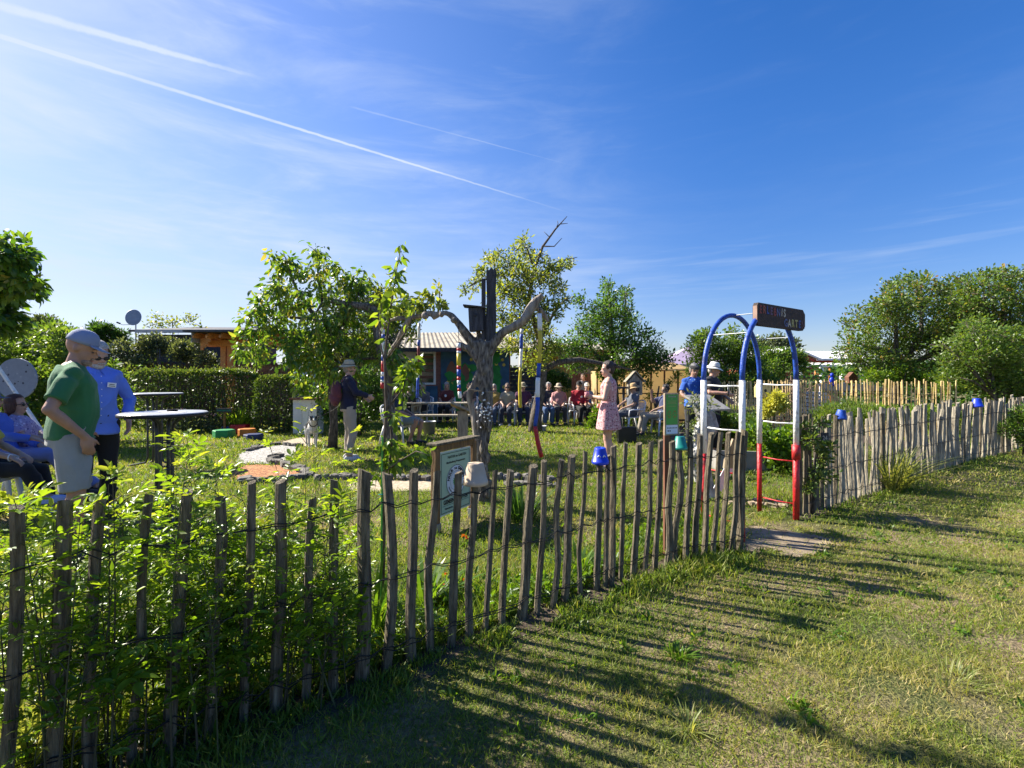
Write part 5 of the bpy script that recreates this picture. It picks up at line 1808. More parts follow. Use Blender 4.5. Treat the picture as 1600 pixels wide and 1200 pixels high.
leafy('climbing_plant', 'leafy vine climbing the first dark palings right of the gate', 'climber', GX(1270, 5.2), 5.2, [(1255, 670, 9), (1266, 690, 12), (1280, 715, 13), (1262, 730, 9), (1290, 700, 8), (1275, 745, 9), (1258, 760, 7), (1285, 660, 5), (1295, 740, 7)], 170, 6, .05, GREENS['hedge'], lw=.6, spread=.06, shell=.3, twig_r=.003, dyf=.25, tmpl=T_LEAF, rndbias=.25)
leafy('fence_bush', 'low dark bush at the far right end of the grey fence', 'bush', GX(1600, 9.2), 9.2, [(1590, 660, 14), (1610, 650, 20), (1600, 680, 16), (1630, 660, 24), (1575, 672, 8)], 420, 10, .055, GREENS['bush'], lw=.5, spread=.12, shell=.4, twig_r=.004, dyf=.4)
leafy('climbing_plant', 'small light vine with round leaves on the beige shelter frame', 'climber', GX(1020, 14.2), 14.2, [(1012, 600, 6), (1016, 620, 6), (1052, 592, 5), (1045, 600, 5), (1060, 586, 5), (1014, 640, 8), (1010, 655, 10)], 110, 7, .07, GREENS['apple'], lw=.6, spread=.09, shell=.3, twig_r=.004, dyf=.1)
leafy('garden_bush', 'round dark bush behind the seated group, below the ochre house wall', 'bush', GX(862, 17.5), 17.5, [(855, 590, 12), (870, 592, 14), (885, 598, 10), (850, 600, 12)], 360, 11, .08, GREENS['plum'], lw=.6, spread=.15, shell=.4, twig_r=.004, dyf=.3)
leafy('garden_bush', 'low bright green border planting between the seated group and the woman', 'bush', GX(940, 13.8), 13.8, [(930, 655, 8), (925, 668, 8), (935, 640, 6), (975, 655, 9), (1000, 668, 10)], 260, 9, .07, GREENS['weed'], lw=.6, spread=.12, shell=.4, twig_r=.004, dyf=.4)
# understorey leaf litter and herbs along the inside of the fence
n = 5200
x = RNG.uniform(-.75, 1.95, n)
dd_ = np.abs(RNG.normal(size=n)) * .35 + .06
y = fenceY(x) + dd_
cl = sines(np.stack([x, y], 1), (5, 5), 71)
k = cl > -.1
x, y, cl = x[k], y[k], cl[k]
p = np.stack([x, y, RNG.uniform(0, 1, len(x)) ** 1.5 * (.10 + .14 * cl)], 1)
set_props(leaf_mesh('undergrowth', p, rand_dirs(len(x), zb=.6), rand_dirs(len(x), zb=.8), .045 * RNG.uniform(.6, 1.5, len(x)), .022 * RNG.uniform(.6, 1.4, len(x)), .35 + .3 * cl + RNG.normal(size=len(x)) * .15, T_LEAF, GREENS['weed']), 'low broad leaved herbs along the inside foot of the fence', None, None, 'stuff')
# clover and dandelion rosettes in the lawn outside
n = 80
x0 = RNG.uniform(-.3, 4.6, n); y0 = fenceY(x0) - RNG.uniform(.15, 2.0, n) ** 1.2
k = (y0 > 1.1) & ~in_poly(x0, y0, PATH)
x0, y0 = x0[k], y0[k]
x = np.repeat(x0, 14) + RNG.normal(size=len(x0) * 14) * .02
y = np.repeat(y0, 14) + RNG.normal(size=len(x0) * 14) * .02
p = np.stack([x, y, RNG.uniform(.0, .02, len(x))], 1)
set_props(leaf_mesh('weeds', p, rand_dirs(len(x), zb=.5), rand_dirs(len(x), zb=.8), .045 * RNG.uniform(.6, 1.4, len(x)), .013, .45 + RNG.normal(size=len(x)) * .2, T_LONG, GREENS['weed']), 'flat rosettes of lawn weeds and clover in the mown grass', None, None, 'stuff')


# ------------------------------------------------------------------ buildings and garden structures
def corr_roof(mb, a, b, c, d, n=60, amp=.02):
    """corrugated sheet between eave a-b and ridge d-c"""
    a, b, c, d = map(Vector, (a, b, c, d))
    nrm = (b - a).cross(d - a).normalized()
    vs, fs = [], []
    for i in range(n * 2 + 1):
        u = i / (n * 2)
        o = nrm * (amp if i % 2 else -amp)
        vs += [a.lerp(b, u) + o, d.lerp(c, u) + o]
    for i in range(n * 2):
        fs.append((2 * i, 2 * i + 2, 2 * i + 3, 2 * i + 1))
    mb.add(vs, fs)


def brick_mat():
    m = mat('red_brick', (.25, .10, .07), (.15, .06, .045), rough=.9, scale=3)
    t = m.node_tree
    b = [n for n in t.nodes if n.type == 'BSDF_PRINCIPLED'][0]
    br = t.nodes.new('ShaderNodeTexBrick')
    tcn = t.nodes.new('ShaderNodeTexCoord')
    mp = t.nodes.new('ShaderNodeMapping')
    mp.inputs['Rotation'].default_value = (R(90), 0, 0)
    t.links.new(tcn.outputs['Object'], mp.inputs['Vector'])
    t.links.new(mp.outputs[0], br.inputs['Vector'])
    br.inputs['Scale'].default_value = 4.2
    br.inputs['Color1'].default_value = (.27, .10, .065, 1)
    br.inputs['Color2'].default_value = (.19, .07, .05, 1)
    br.inputs['Mortar'].default_value = (.20, .16, .14, 1)
    br.inputs['Mortar Size'].default_value = .018
    t.links.new(br.outputs['Color'], b.inputs['Base Color'])
    return m


M['brick'] = brick_mat()
M['roof_sheet'] = mat('weathered_roof_sheet', (.36, .32, .25), (.24, .21, .16), rough=.85, scale=2.5)
M['mural_blue'] = mat('mural_blue', (.045, .13, .21), (.03, .08, .14), rough=.8, scale=3)
M['mural_green'] = mat('mural_green', (.03, .26, .05), (.02, .16, .03), rough=.8, scale=5)
M['mural_brown'] = mat('mural_brown', (.22, .10, .06), rough=.8, scale=5)
M['mural_yellow'] = mat('mural_yellow', (.60, .48, .08), rough=.8, scale=5)

# --- clubhouse behind the seated people
HYs = 18.6
hx0, hx1 = -7.6, GX(797, HYs).x
cl = thing('garden_house', 'brick garden house with pale sheet roof and painted mural behind the seated group', 'house', ((hx0 + hx1) / 2, HYs, 0))
o_ = -Vector(cl.location)
def LQ(x, y, z):
    return Vector((x, y, z)) + o_
mb = MB()
mb.box(LQ((hx0 + hx1) / 2, HYs + 2.5, 1.32), (hx1 - hx0, 5.0, 2.64))
mb.build('wall', M['brick'], cl)
mb = MB()
EZ, RZ = 2.62, 3.50
corr_roof(mb, LQ(hx0 - .5, HYs - .75, EZ), LQ(hx1 + .95, HYs - .75, EZ), LQ(hx1 - .25, HYs + 2.4, RZ), LQ(hx0 - .5, HYs + 2.4, RZ), 46, .018)
corr_roof(mb, LQ(hx1 + .95, HYs - .75, EZ), LQ(hx1 + .95, HYs + 5.6, EZ), LQ(hx1 - .25, HYs + 2.4, RZ), LQ(hx1 - .25, HYs + 2.4, RZ), 20, .018)
mb.build('roof', M['roof_sheet'], cl)
MB().box(LQ((hx0 + hx1) / 2 + .2, HYs - .77, EZ - .07), (hx1 - hx0 + 1.5, .05, .15)).build('fascia', M['dark_board'], cl)
def window(cx, z0, z1, w, parent, off, y):
    f = MB()
    f.box(off + Vector((cx, y - .04, z0 + .04)), (w, .08, .08))
    f.box(off + Vector((cx, y - .04, z1 - .04)), (w, .08, .08))
    for s_ in (-1, 1):
        f.box(off + Vector((cx + s_ * (w / 2 - .04), y - .04, (z0 + z1) / 2)), (.08, .08, z1 - z0 - .16))
    fo = f.build('window', M['white_paint'], parent)
    MB().box(off + Vector((cx, y - .02, (z0 + z1) / 2)), (w - .16, .02, z1 - z0 - .16)).build('pane', M['glass'], fo)
    bl = MB()
    for k in range(4):
        bl.box(off + Vector((cx, y - .035, z0 + .3 + k * .26)), (w - .18, .008, .10))
    bl.build('blind', M['mural_brown'], fo)
window(GX(664, HYs).x, 1.22, 2.52, .86, cl, o_, HYs)
dr = MB().box(LQ(GX(630, HYs).x, HYs - .03, 1.28), (.95, .06, 2.5)).build('door', M['white_paint'], cl)
MB().box(LQ(GX(627, HYs).x, HYs - .065, 1.75), (.50, .012, .95)).build('pane', M['glass'], dr)
MB().box(LQ(GX(657, HYs).x, HYs - .02, .62), (1.35, .04, 1.1)).build('painted_base', M['mural_blue'], cl)
# mural boards: garden scene with fruit, leaves and animals
for (xa, xb) in ((689, 745), (745, 796)):
    x0_, x1_ = GX(xa, HYs).x, GX(xb, HYs).x - .01
    cxm = (x0_ + x1_) / 2
    mu = MB().box(LQ(cxm, HYs - .025, 1.4), (x1_ - x0_, .05, 2.3))
    rr_ = random.Random(xa)
    mu.cur = 1
    for k in range(60):
        a = rr_.uniform(x0_ + .15, x1_ - .15)
        z = rr_.uniform(.4, 1.9) if xa < 740 else rr_.uniform(.4, 2.4)
        if xa > 740 and a > x0_ + .8:
            continue
        mu.poly([LQ(a + math.cos(t) * rr_.uniform(.12, .24), HYs - .053 - k * .0006, z + math.sin(t) * rr_.uniform(.12, .3)) for t in np.linspace(0, 5.7, 9)])
    mu.cur = 2
    for k in range(12):
        a = rr_.uniform(x0_ + .2, x1_ - .2); z = rr_.uniform(.7, 2.3)
        mu.poly([LQ(a + math.cos(t) * (.08 if j % 2 else .045), HYs - .074 - k * .0004, z + math.sin(t) * (.08 if j % 2 else .045)) for j, t in enumerate(np.linspace(0, 5.9, 16))])
    mu.cur = 3
    if xa < 740:
        for a, z, w, h in ((GX(706, HYs).x, 1.75, .20, .40), (GX(727, HYs).x, 1.7, .16, .34)):
            mu.poly([LQ(a + math.cos(t) * w * (1 - .35 * math.sin(t) + .08 * math.sin(5 * t)), HYs - .082, z + math.sin(t) * h) for t in np.linspace(0, 6.0, 22)])
    mu.build('mural', [M['mural_blue'], M['mural_green'], M['mural_yellow'], M['mural_brown']], cl)

# --- ochre house to the right of it
oh = thing('ochre_house', 'ochre yellow house wall with orange eaves glimpsed behind the apple tree', 'house', (2.6, 23, 0))
MB().box((0, 2, 1.42), (4.4, 4, 2.84)).build('wall', M['ochre'], oh)
mb = MB()
corr_roof(mb, (-2.6, -.6, 2.80), (2.6, -.6, 2.80), (2.6, 2, 3.3), (-2.6, 2, 3.3), 24, .02)
mb.build('roof', M['roof_sheet'], oh)
MB().box((0, -.62, 2.74), (5.2, .06, .16)).build('fascia', M['orange_wood'], oh)
for cx_ in (-1.2, .9):
    w = MB().box((cx_, -.03, 1.55), (.95, .06, 1.05)).build('window', M['oak'], oh)
    MB().box((cx_, -.066, 1.55), (.78, .012, .88)).build('pane', M['glass'], w)
# dark garden screen between the houses
ds = thing('garden_screen', 'dark slatted screen closing the gap right of the mural', 'fence', GX(826, 18.9))
mb = MB()
for k in range(12):
    mb.box((0, 0, .12 + k * .155), (1.7, .03, .14))
mb.build('slats', M['dark_board'], ds)
# brown board fence behind the woman
bf = thing('board_fence', 'brown close boarded fence behind the woman, left of the beige shelter', 'fence', GX(928, 17.2))
mb = MB()
for k in range(13):
    mb.box((-.75 + k * .125, random.uniform(-.006, .006), .82), (.115, .02, 1.64 + random.uniform(-.02, .02)))
mb.build('boards', M['brown_post'], bf)

# --- beige shelter with wooden frame
sh = thing('garden_shelter', 'beige sheeted shelter with thin brown timber frame behind the seated man', 'shelter', (4.25, 15.6, 0))
X0, X1 = -1.45, 1.65
MB().box((.1, .6, .86), (X1 - X0, 1.2, 1.72), None).build('sheeting', M['beige_sheet'], sh)
mb = MB()
corr_roof(mb, (X0 - .12, -.15, 1.78), (X1 + .12, -.15, 1.74), (X1 - .2, 1.0, 2.02), (X0 + .3, 1.0, 2.06), 4, .004)
mb.build('roof', M['beige_sheet'], sh)
mb = MB()
xs_ = [X0 + i * (X1 - X0) / 7 for i in range(8)]
for x in xs_:
    mb.box((x, -.025, .88), (.045, .045, 1.76))
mb.box(((X0 + X1) / 2, -.05, 1.76), (X1 - X0 + .2, .05, .05))
mb.box(((X0 + X1) / 2, -.052, .98), (X1 - X0, .03, .035))
mb.box(((X0 + X1) / 2, -.052, .1), (X1 - X0, .03, .06))
mb.build('frame', M['brown_post'], sh)

# --- lilac gazebo canopy
gz = thing('gazebo', 'lilac cloth gazebo canopy rising behind the beige shelter', 'gazebo', GX(1075, 21))
mb = MB()
mb.add([(-1.6, -1.6, 2.05), (1.6, -1.6, 2.05), (1.6, 1.6, 2.05), (-1.6, 1.6, 2.05), (0, 0, 2.88)], [(0, 1, 4), (1, 2, 4), (2, 3, 4), (3, 0, 4)])
mb.add([(-1.6, -1.6, 2.05), (1.6, -1.6, 2.05), (1.6, -1.62, 1.82), (-1.6, -1.62, 1.82)], [(0, 1, 2, 3)])
mb.add([(-1.6, -1.6, 2.05), (-1.6, 1.6, 2.05), (-1.62, 1.6, 1.82), (-1.62, -1.6, 1.82)], [(0, 1, 2, 3)])
mb.build('canopy', M['purple_cloth'], gz)
for sx in (-1, 1):
    for sy in (-1, 1):
        MB().box((sx * 1.55, sy * 1.55, 1.0), (.05, .05, 2.0)).build('pole', M['white_paint'], gz)

# --- white roofed house with red gable and white pergola
wh = thing('summer_house', 'low summer house with white roof and red boarded gable beyond the arch', 'house', (19.0, 30, 0))
MB().box((0, 2.5, 1.35), (6.6, 5, 2.7)).build('wall', M['red_wall'], wh)
mb = MB()
corr_roof(mb, (-3.9, -.5, 2.66), (3.9, -.5, 2.66), (3.7, 2.4, 3.30), (-3.7, 2.4, 3.30), 30, .012)
corr_roof(mb, (3.9, 5.4, 2.66), (-3.9, 5.4, 2.66), (-3.7, 2.4, 3.30), (3.7, 2.4, 3.30), 30, .012)
corr_roof(mb, (-3.7, -1.2, 2.60), (-3.7, 2.4, 2.60), (-1.95, 2.4, 3.36), (-1.95, -1.2, 3.36), 10, .01)
corr_roof(mb, (-.2, 2.4, 2.60), (-.2, -1.2, 2.60), (-1.95, -1.2, 3.36), (-1.95, 2.4, 3.36), 10, .01)
mb.build('roof', M['white_paint'], wh)
MB().prism([(-3.4, -1.0, 1.4), (-.5, -1.0, 1.4), (-.5, -1.0, 2.62), (-1.95, -1.0, 3.26), (-3.4, -1.0, 2.62)], (0, .96, 0)).build('gable', M['red_wall'], wh)
MB().prism([(-3.75, -1.24, 2.52), (-1.95, -1.24, 3.30), (-.15, -1.24, 2.52), (-.15, -1.24, 2.64), (-1.95, -1.24, 3.42), (-3.75, -1.24, 2.64)], (0, .03, 0)).build('bargeboard', M['white_paint'], wh)
MB().box((1.9, -.54, 2.63), (3.9, .04, .12)).build('gutter', M['white_paint'], wh)
w = MB().box((1.9, -.03, 1.7), (1.1, .06, .9)).build('window', M['white_paint'], wh)
MB().box((1.9, -.065, 1.7), (.9, .012, .7)).build('pane', M['glass'], w)
pg = thing('pergola', 'white painted garden pergola with slender posts in front of the red gabled house', 'pergola', GX(1290, 25))
for i, x in enumerate(np.linspace(-.75, 2.0, 6)):
    MB().box((x, 0 if i % 2 else .9, 1.05), (.13, .13, 2.1)).build('post', M['white_paint'], pg)
mb = MB()
mb.box((.6, 0, 2.13), (3.2, .06, .12)); mb.box((.6, .9, 2.13), (3.2, .06, .12))
for x in np.linspace(-.8, 2.0, 9):
    mb.box((x, .45, 2.24), (.05, 1.5, .08))
mb.build('beams', M['white_paint'], pg)
for x in (.55, 1.35):
    MB().box((x, 1.6, 1.0), (.16, .12, 2.0)).build('brace_post', M['orange_wood'], pg)
sw = thing('slatted_shed', 'grey slatted shed wall standing behind the white pergola', 'shed', GX(1318, 27.5))
mb = MB()
for k in range(13):
    mb.box((0, 0, .1 + k * .15), (3.4, .05, .12))
mb.build('slats', M['picket_grey'], sw)
gs = thing('grey_shed', 'low grey wooden shed partly hidden behind the small fruit tree', 'shed', GX(1222, 24))
MB().box((0, 1, .75), (3.6, 2, 1.5)).build('wall', M['picket_grey'], gs)
MB().box((0, .95, 1.54), (3.9, 2.4, .08)).build('roof', M['roof_dark'], gs)

# brushwood pile
bp_ = thing('brushwood_pile', 'heap of dry reddish brown brushwood behind the yellow fence', 'brushwood', GX(1240, 15.2))
mb = MB()
for k in range(330):
    a = random.uniform(0, 6.28); r_ = random.uniform(0, 1.0) ** .7 * .85
    z = random.uniform(0, 1.45 - r_ * .75)
    c = Vector((math.cos(a) * r_, math.sin(a) * r_ * .7, z))
    d = Vector((random.gauss(0, 1), random.gauss(0, .6), random.gauss(.1, .5))).normalized() * random.uniform(.25, .6)
    mb.tube([c - d, c + Vector((0, 0, .05)), c + d], [.014, .011, .005], 4, cap=False)
mb.build('twigs', M['brush'], bp_)

# --- shed at the left with dish, reed screen, orange pergola
ls = thing('flat_roof_shed', 'long low shed with dark felt roof behind the climbing plants at left', 'shed', (-12.6, 18.5, 0.28))
MB().box((0, 1.4, 1.30), (4.0, 2.8, 3.2)).build('wall', M['dark_board'], ls)
mb = MB()
mb.add([(-2.15, -.3, 2.98), (2.2, -.3, 2.92), (2.2, 3.2, 3.42), (-1.9, 3.2, 3.46), (-2.15, -.3, 3.06), (2.2, -.3, 3.0), (2.2, 3.2, 3.5), (-1.9, 3.2, 3.54)], [(3, 2, 1, 0), (4, 5, 6, 7), (0, 1, 5, 4), (1, 2, 6, 5), (2, 3, 7, 6), (3, 0, 4, 7)])
mb.build('roof', M['roof_dark'], ls)
MB().box((.2, -.33, 3.0), (4.1, .06, .12)).build('gutter', M['galv'], ls)
sdh = thing('satellite_dish', 'grey satellite dish on a short mast above the dark felt roof', 'satellite dish', P3(209, 511, 18.4))
rot = Matrix.Rotation(R(22), 3, 'Z') @ Matrix.Rotation(R(76), 3, 'X')
MB().lathe([(.0, .0), (.09, -.005), (.18, .012), (.25, .038), (.262, .046), (.25, .05), (.0, .012)], (0, 0, .36), 26, rot @ Matrix.Diagonal((1, 1.25, 1))).build('reflector', M['dish'], sdh, True)
MB().tube([(0, .1, -.9), (0, .1, .34)], .022, 8).build('mast', M['galv'], sdh)
mb = MB(); mb.tube([(0, 0, .10), (-.25, -.22, .06), (-.34, -.30, .12)], .010, 6); mb.tube([(-.30, -.26, .10), (-.39, -.34, .15)], .03, 8)
mb.build('feed_arm', M['grey_metal'], sdh)

rs_ = thing('reed_screen', 'dark brown reed screen fence along the back of the garden at left', 'fence', (-10.7, 17.4, 0))
mb = MB()
for k in range(230):
    x = -3.7 + k * .028
    mb.tube([(x, random.uniform(-.01, .01), 0), (x + random.uniform(-.01, .01), random.uniform(-.01, .01), 2.02 + random.uniform(-.09, .05))], .017, 5)
mb.build('reeds', M['reed'], rs_)
for x in (-3.6, -1.2, 1.1, 2.75):
    MB().box((x, .05, 1.1), (.09, .07, 2.2)).build('post', M['pale_wood'], rs_)
s2 = thing('bamboo_screen', 'lighter bamboo screen between the orange pergola and the cherry tree', 'fence', (GX(418, 16.9).x, 16.9, 0))
mb = MB()
for k in range(84):
    x = -1.15 + k * .028
    mb.tube([(x, random.uniform(-.01, .01), 0), (x + random.uniform(-.01, .01), 0, 1.92 + random.uniform(-.05, .05))], .014, 5)
mb.build('canes', M['brush'], s2)

op = thing('orange_pergola', 'orange stained timber pergola with notched rafter ends beside the dark shed', 'pergola', GX(356, 15.6))
for dx in (-.11, .11):
    MB().box((dx, 0, 1.45), (.17, .17, 2.75 if dx < 0 else 2.6), None, .008).build('post', M['orange_wood'], op)
MB().box((2.1, .0, 2.62), (.17, .17, .5)).build('post', M['orange_wood'], op)
MB().box((1.0, -.13, 2.62), (3.4, .07, .20), None, .005).build('beam', M['orange_wood'], op)
MB().box((1.0, .13, 2.62), (3.4, .07, .20), None, .005).build('beam', M['orange_wood'], op)
for k in range(8):
    x = -.55 + k * .42
    mb = MB().prism([(x, -.95, 2.74), (x, -.95, 2.80), (x, -.80, 2.90), (x, 1.1, 2.90), (x, 1.1, 2.74)], (.06, 0, 0))
    mb.build('rafter', M['orange_wood'], op)
MB().box((-.55, -.3, 2.75), (.035, 1.3, .30)).build('end_board', M['picket_grey'], op)
mb = MB()
for k in range(4):
    mb.box((-.45 + k * .09, -.6 - .02 * k, 2.55 + .05 * k), (.09, .05, .36 - .07 * k))
mb.build('stepped_bracket', M['orange_wood'], op)
MB().box((1.1, .2, 2.945), (3.8, 2.4, .06)).build('roof_sheet', M['roof_dark'], op)


# ------------------------------------------------------------------ round white board at left
rb = thing('round_board', 'round whitewashed board with dark blotches behind the seated people at left', 'board', P3(26, 592, 7.6))
M['blotchy'] = dots_mat('blotchy_white', (.24, .28, .38), [(.04, .05, .09), (.30, .34, .44), (.05, .06, .10)], scale=13, thr=.22)
rotb = Matrix.Rotation(R(90), 3, 'X')
rr0 = .33
MB().lathe([(0, .012), (rr0, .012), (rr0, -.012), (0, -.012)], (0, 0, 0), 40, rotb).build('disc', M['blotchy'], rb)
MB().lathe([(rr0 * .86, -.016), (rr0 * .90, -.020), (rr0 * .86, -.024)], (0, 0, 0), 40, rotb).build('painted_ring', M['dish'], rb)
mb = MB(); mb.box((0, .03, -.65), (.07, .04, 1.7)); mb.build('stand', M['dark_board'], rb)
wp = thing('white_pole', 'white pole leaning beside the seated people at left', 'pole', G(-40, 700))
A_ = P3(0, 578, 6.2); B_ = P3(62, 668, 6.2)
wp.location = B_
MB().tube([Vector((0, 0, 0)), A_ - B_ + (A_ - B_) * .5], .022, 10).build('shaft', M['white_paint'], wp)
MB().tube([Vector((0, 0, 0)), (B_ - A_) * .9], .02, 10).build('shaft_foot', M['white_paint'], wp)


# ------------------------------------------------------------------ bar tables
def bar_table(label, px, Y, h, r=.42, first=None):
    t = thing('bar_table', label, 'table', GX(px, Y), random.uniform(0, 1), 'tall round folding tables')
    MB().lathe([(0, h), (r - .012, h), (r, h - .008), (r, h - .028), (r - .02, h - .04), (0, h - .04)], (0, 0, 0), 48).build('tabletop', M['table_top'], t, False)
    MB().lathe([(r + .001, h - .006), (r + .007, h - .012), (r + .007, h - .032), (r + .001, h - .038)], (0, 0, 0), 48).build('edge_band', M['black'], t, True)
    for k in range(4):
        a = k * math.pi / 2 + (.35 if k % 2 else -.35)
        d = Vector((math.cos(a), math.sin(a), 0))
        mb = MB()
        mb.tube([d * .24 + Vector((0, 0, h - .045)), d * .13 + Vector((0, 0, h - .10)), d * .11 + Vector((0, 0, h - .2)), d * .11 + Vector((0, 0, .16)), d * .14 + Vector((0, 0, .07)), d * .40 + Vector((0, 0, .02))], .016, 10)
        mb.build('leg', M['grey_metal'], t, True)
    for z in (.35, .62, .88):
        mb = MB()
        for k in range(4):
            a = k * math.pi / 2 + (.35 if k % 2 else -.35); b = (k + 1) * math.pi / 2 + (.35 if (k + 1) % 2 else -.35)
            mb.tube([(math.cos(a) * .11, math.sin(a) * .11, z), (math.cos(b) * .11, math.sin(b) * .11, z)], .007, 6)
        mb.build('stretcher', M['grey_metal'], t)
    return t


T1 = bar_table('near tall round bar table beside the man in the blue shirt', 257, 4.6, 1.165, .36)
T2 = bar_table('farther tall round bar table in front of the long hedge', 242, 8.0, 1.24, .40)
T2.scale = (1, 1, 1)
def leaflet(label, loc, rz, size=(.15, .10)):
    o = single('leaflet', MB().box((0, 0, 0), (size[0], size[1], .002)), M['paper'], label, 'leaflet')
    o.location = loc
    o.rotation_euler = (0, 0, rz)
    return o
t1 = Vector(T1.location)
leaflet('folded white leaflet at the left on the near bar table', t1 + Vector((-.10, .02, 1.1675)), .4, (.16, .11))
leaflet('white sheet at the right on the near bar table', t1 + Vector((.12, -.05, 1.1675)), -.25, (.20, .12))
ash = thing('ashtray', 'small dark ashtray on the near bar table between two leaflets', 'ashtray', t1 + Vector((.02, .08, 1.166)))
MB().lathe([(0, .004), (.035, .004), (.045, .022), (.05, .022), (.042, 0), (0, 0)], (0, 0, 0), 20).build('bowl', M['black'], ash)
t2 = Vector(T2.location)
leaflet('white leaflet lying on the farther bar table', t2 + Vector((-.02, .0, 1.2425)), .1, (.2, .1))


# ------------------------------------------------------------------ play cushions
def cushion(label, px, py, m, r=.24, h=.15, rz=0.0, n=6):
    q = G(px, py)
    t = thing('play_cushion', label, 'cushion', q, rz, 'coloured foam play cushions on the lawn')
    mb = MB()
    prof = [(r * .93, 0), (r, .02), (r, h - .02), (r * .93, h), (r * .3, h + .004)]
    mb.lathe([(0, 0)] + prof + [(0, h + .004)], (0, 0, 0), n)
    mb.build('cushion_body', m, t)
    MB().lathe([(r * 1.004, h * .48), (r * 1.012, h * .5), (r * 1.004, h * .52)], (0, 0, 0), n).build('piping', m, t)
    return t
cushion('green hexagonal foam cushion at the left of the group', 350, 684, M['foam_green'], .26, .20, .3)
cushion('blue foam cushion behind the green and red ones', 360, 675, M['foam_blue'], .24, .16, .1)
cushion('red foam cushion in the middle of the group', 375, 677, M['foam_red'], .24, .24, .5)
cushion('orange foam cushion in front of the red one', 386, 682, M['foam_orange'], .22, .20, .2)
cushion('navy blue foam cushion at the right of the group', 396, 687, M['foam_navy'], .22, .14, .4)


# ------------------------------------------------------------------ stone edging
def stones(name, label, pts, size=.16, h=.12, m='stone', n_per=None):
    base = Vector((pts[0][0], pts[0][1], 0))
    t = thing(name, label, 'stone edging', base)
    mb = MB()
    for a, b in zip(pts, pts[1:]):
        a = Vector((a[0], a[1], 0)); b = Vector((b[0], b[1], 0))
        k = max(1, int((b - a).length / (size * .82)))
        for i in range(k):
            q = a.lerp(b, (i + .5) / k) - base + Vector((random.gauss(0, .02), random.gauss(0, .02), h * .4))
            sx, sy, sz = size * random.uniform(.4, .62), size * random.uniform(.35, .55), h * random.uniform(.45, .75)
            mb = MB()
            k0 = 0
            mb.box(q, (sx * 2, sy * 2, sz * 2), Matrix.Rotation(random.uniform(0, 3), 3, 'Z') @ Matrix.Rotation(random.gauss(0, .12), 3, 'X'), sz * .55)
            for j in range(k0, len(mb.v)):
                v = mb.v[j]
                mb.v[j] = (v[0] + random.uniform(-.012, .012), v[1] + random.uniform(-.012, .012), v[2] + random.uniform(-.01, .01))
            mb.build('stone', M[m], t)
    return t
stones('stone_edging', 'rough grey stone edging round the bark mulch bed', [gp(*q) for q in [(378, 752), (420, 755), (470, 750), (482, 744), (468, 735), (440, 727), (425, 722), (430, 714)]], .16, .08)
stones('stone_edging', 'line of low grey kerb stones across the lawn behind the near fence', [gp(*q) for q in [(490, 750), (540, 748), (600, 750), (660, 750), (685, 751)]], .13, .08)
stones('stone_edging', 'low dry stone row on the lawn to the right of the old tree', [gp(*q) for q in [(770, 748), (800, 750), (840, 752), (868, 755)]], .14, .09)
stones('stone_edging', 'short double row of stones in front of the dry stone row', [gp(*q) for q in [(790, 757), (830, 759), (872, 762)]], .11, .05)
stones('stone_edging', 'grey stones along the far edge of the gravel bed', [gp(*q) for q in [(385, 706), (410, 698), (440, 695), (470, 698)]], .14, .06)
stones('rubble', 'small scattered rubble and dry leaves inside the gate', [gp(*q) for q in [(1140, 792), (1165, 790), (1200, 792), (1225, 795), (1210, 786), (1180, 785)]], .09, .05, 'pale_wood')


# ------------------------------------------------------------------ striped hanging poles
def striped(label, pts, rad, bands, gr='painted poles hanging from the trees'):
    """pts world positions top to bottom, bands list of material keys"""
    P = [Vector(p) for p in pts]
    t = thing('painted_pole', label, 'painted pole', P[-1], 0, gr)
    o = -P[-1]
    ln = [0]
    for a, b in zip(P, P[1:]):
        ln.append(ln[-1] + (b - a).length)
    def at(s):
        for i in range(len(P) - 1):
            if s <= ln[i + 1] or i == len(P) - 2:
                return P[i].lerp(P[i + 1], (s - ln[i]) / max(1e-6, ln[i + 1] - ln[i])) + o
    tot_ = sum(w for _, w in bands)
    s = 0
    for k, w in bands:
        e = s + w / tot_ * ln[-1]
        n_ = max(2, int((e - s) / .05))
        MB().tube([at(s + (e - s) * i / n_) for i in range(n_ + 1)], [rad * (1 + .10 * math.sin(9 * (s + (e - s) * i / n_))) for i in range(n_ + 1)], 10).build('painted_band', M[k], t, True)
        s = e
    return t, P
def cord(a, b, parent):
    o = Vector(parent.location)
    MB().tube([Vector(a) - o, Vector(b) - o], .004, 5).build('cord', M['wire'], parent)
W, B_, Yk, Rk = 'white_paint', 'blue_paint', 'yellow_paint', 'red_paint'
M['brown_red'] = mat('faded_red_paint', (.20, .03, .025), (.12, .02, .02), rough=.6, scale=9)
t, P = striped('long crooked painted pole with red foot hanging from the right limb', [P3(a, b, 5.55) for a, b in [(843, 490), (844, 530), (843, 560), (840, 600), (840, 640), (836, 665), (840, 690), (846, 714)]], .026, [(W, 26), (Yk, 50), (B_, 22), (W, 30), (B_, 45), (Rk, 48)])
cord(P3(843, 490, 5.55), P3(842, 474, 5.6), t)
t, P = striped('straight painted pole with long yellow lower half, left of the crooked one', [P3(a, b, 6.4) for a, b in [(815, 514), (814, 560), (812, 600), (813, 637)]], .022, [(W, 8), (B_, 24), (W, 30), (Yk, 64)])
cord(P3(815, 514, 6.4), P3(817, 500, 6.1), t)
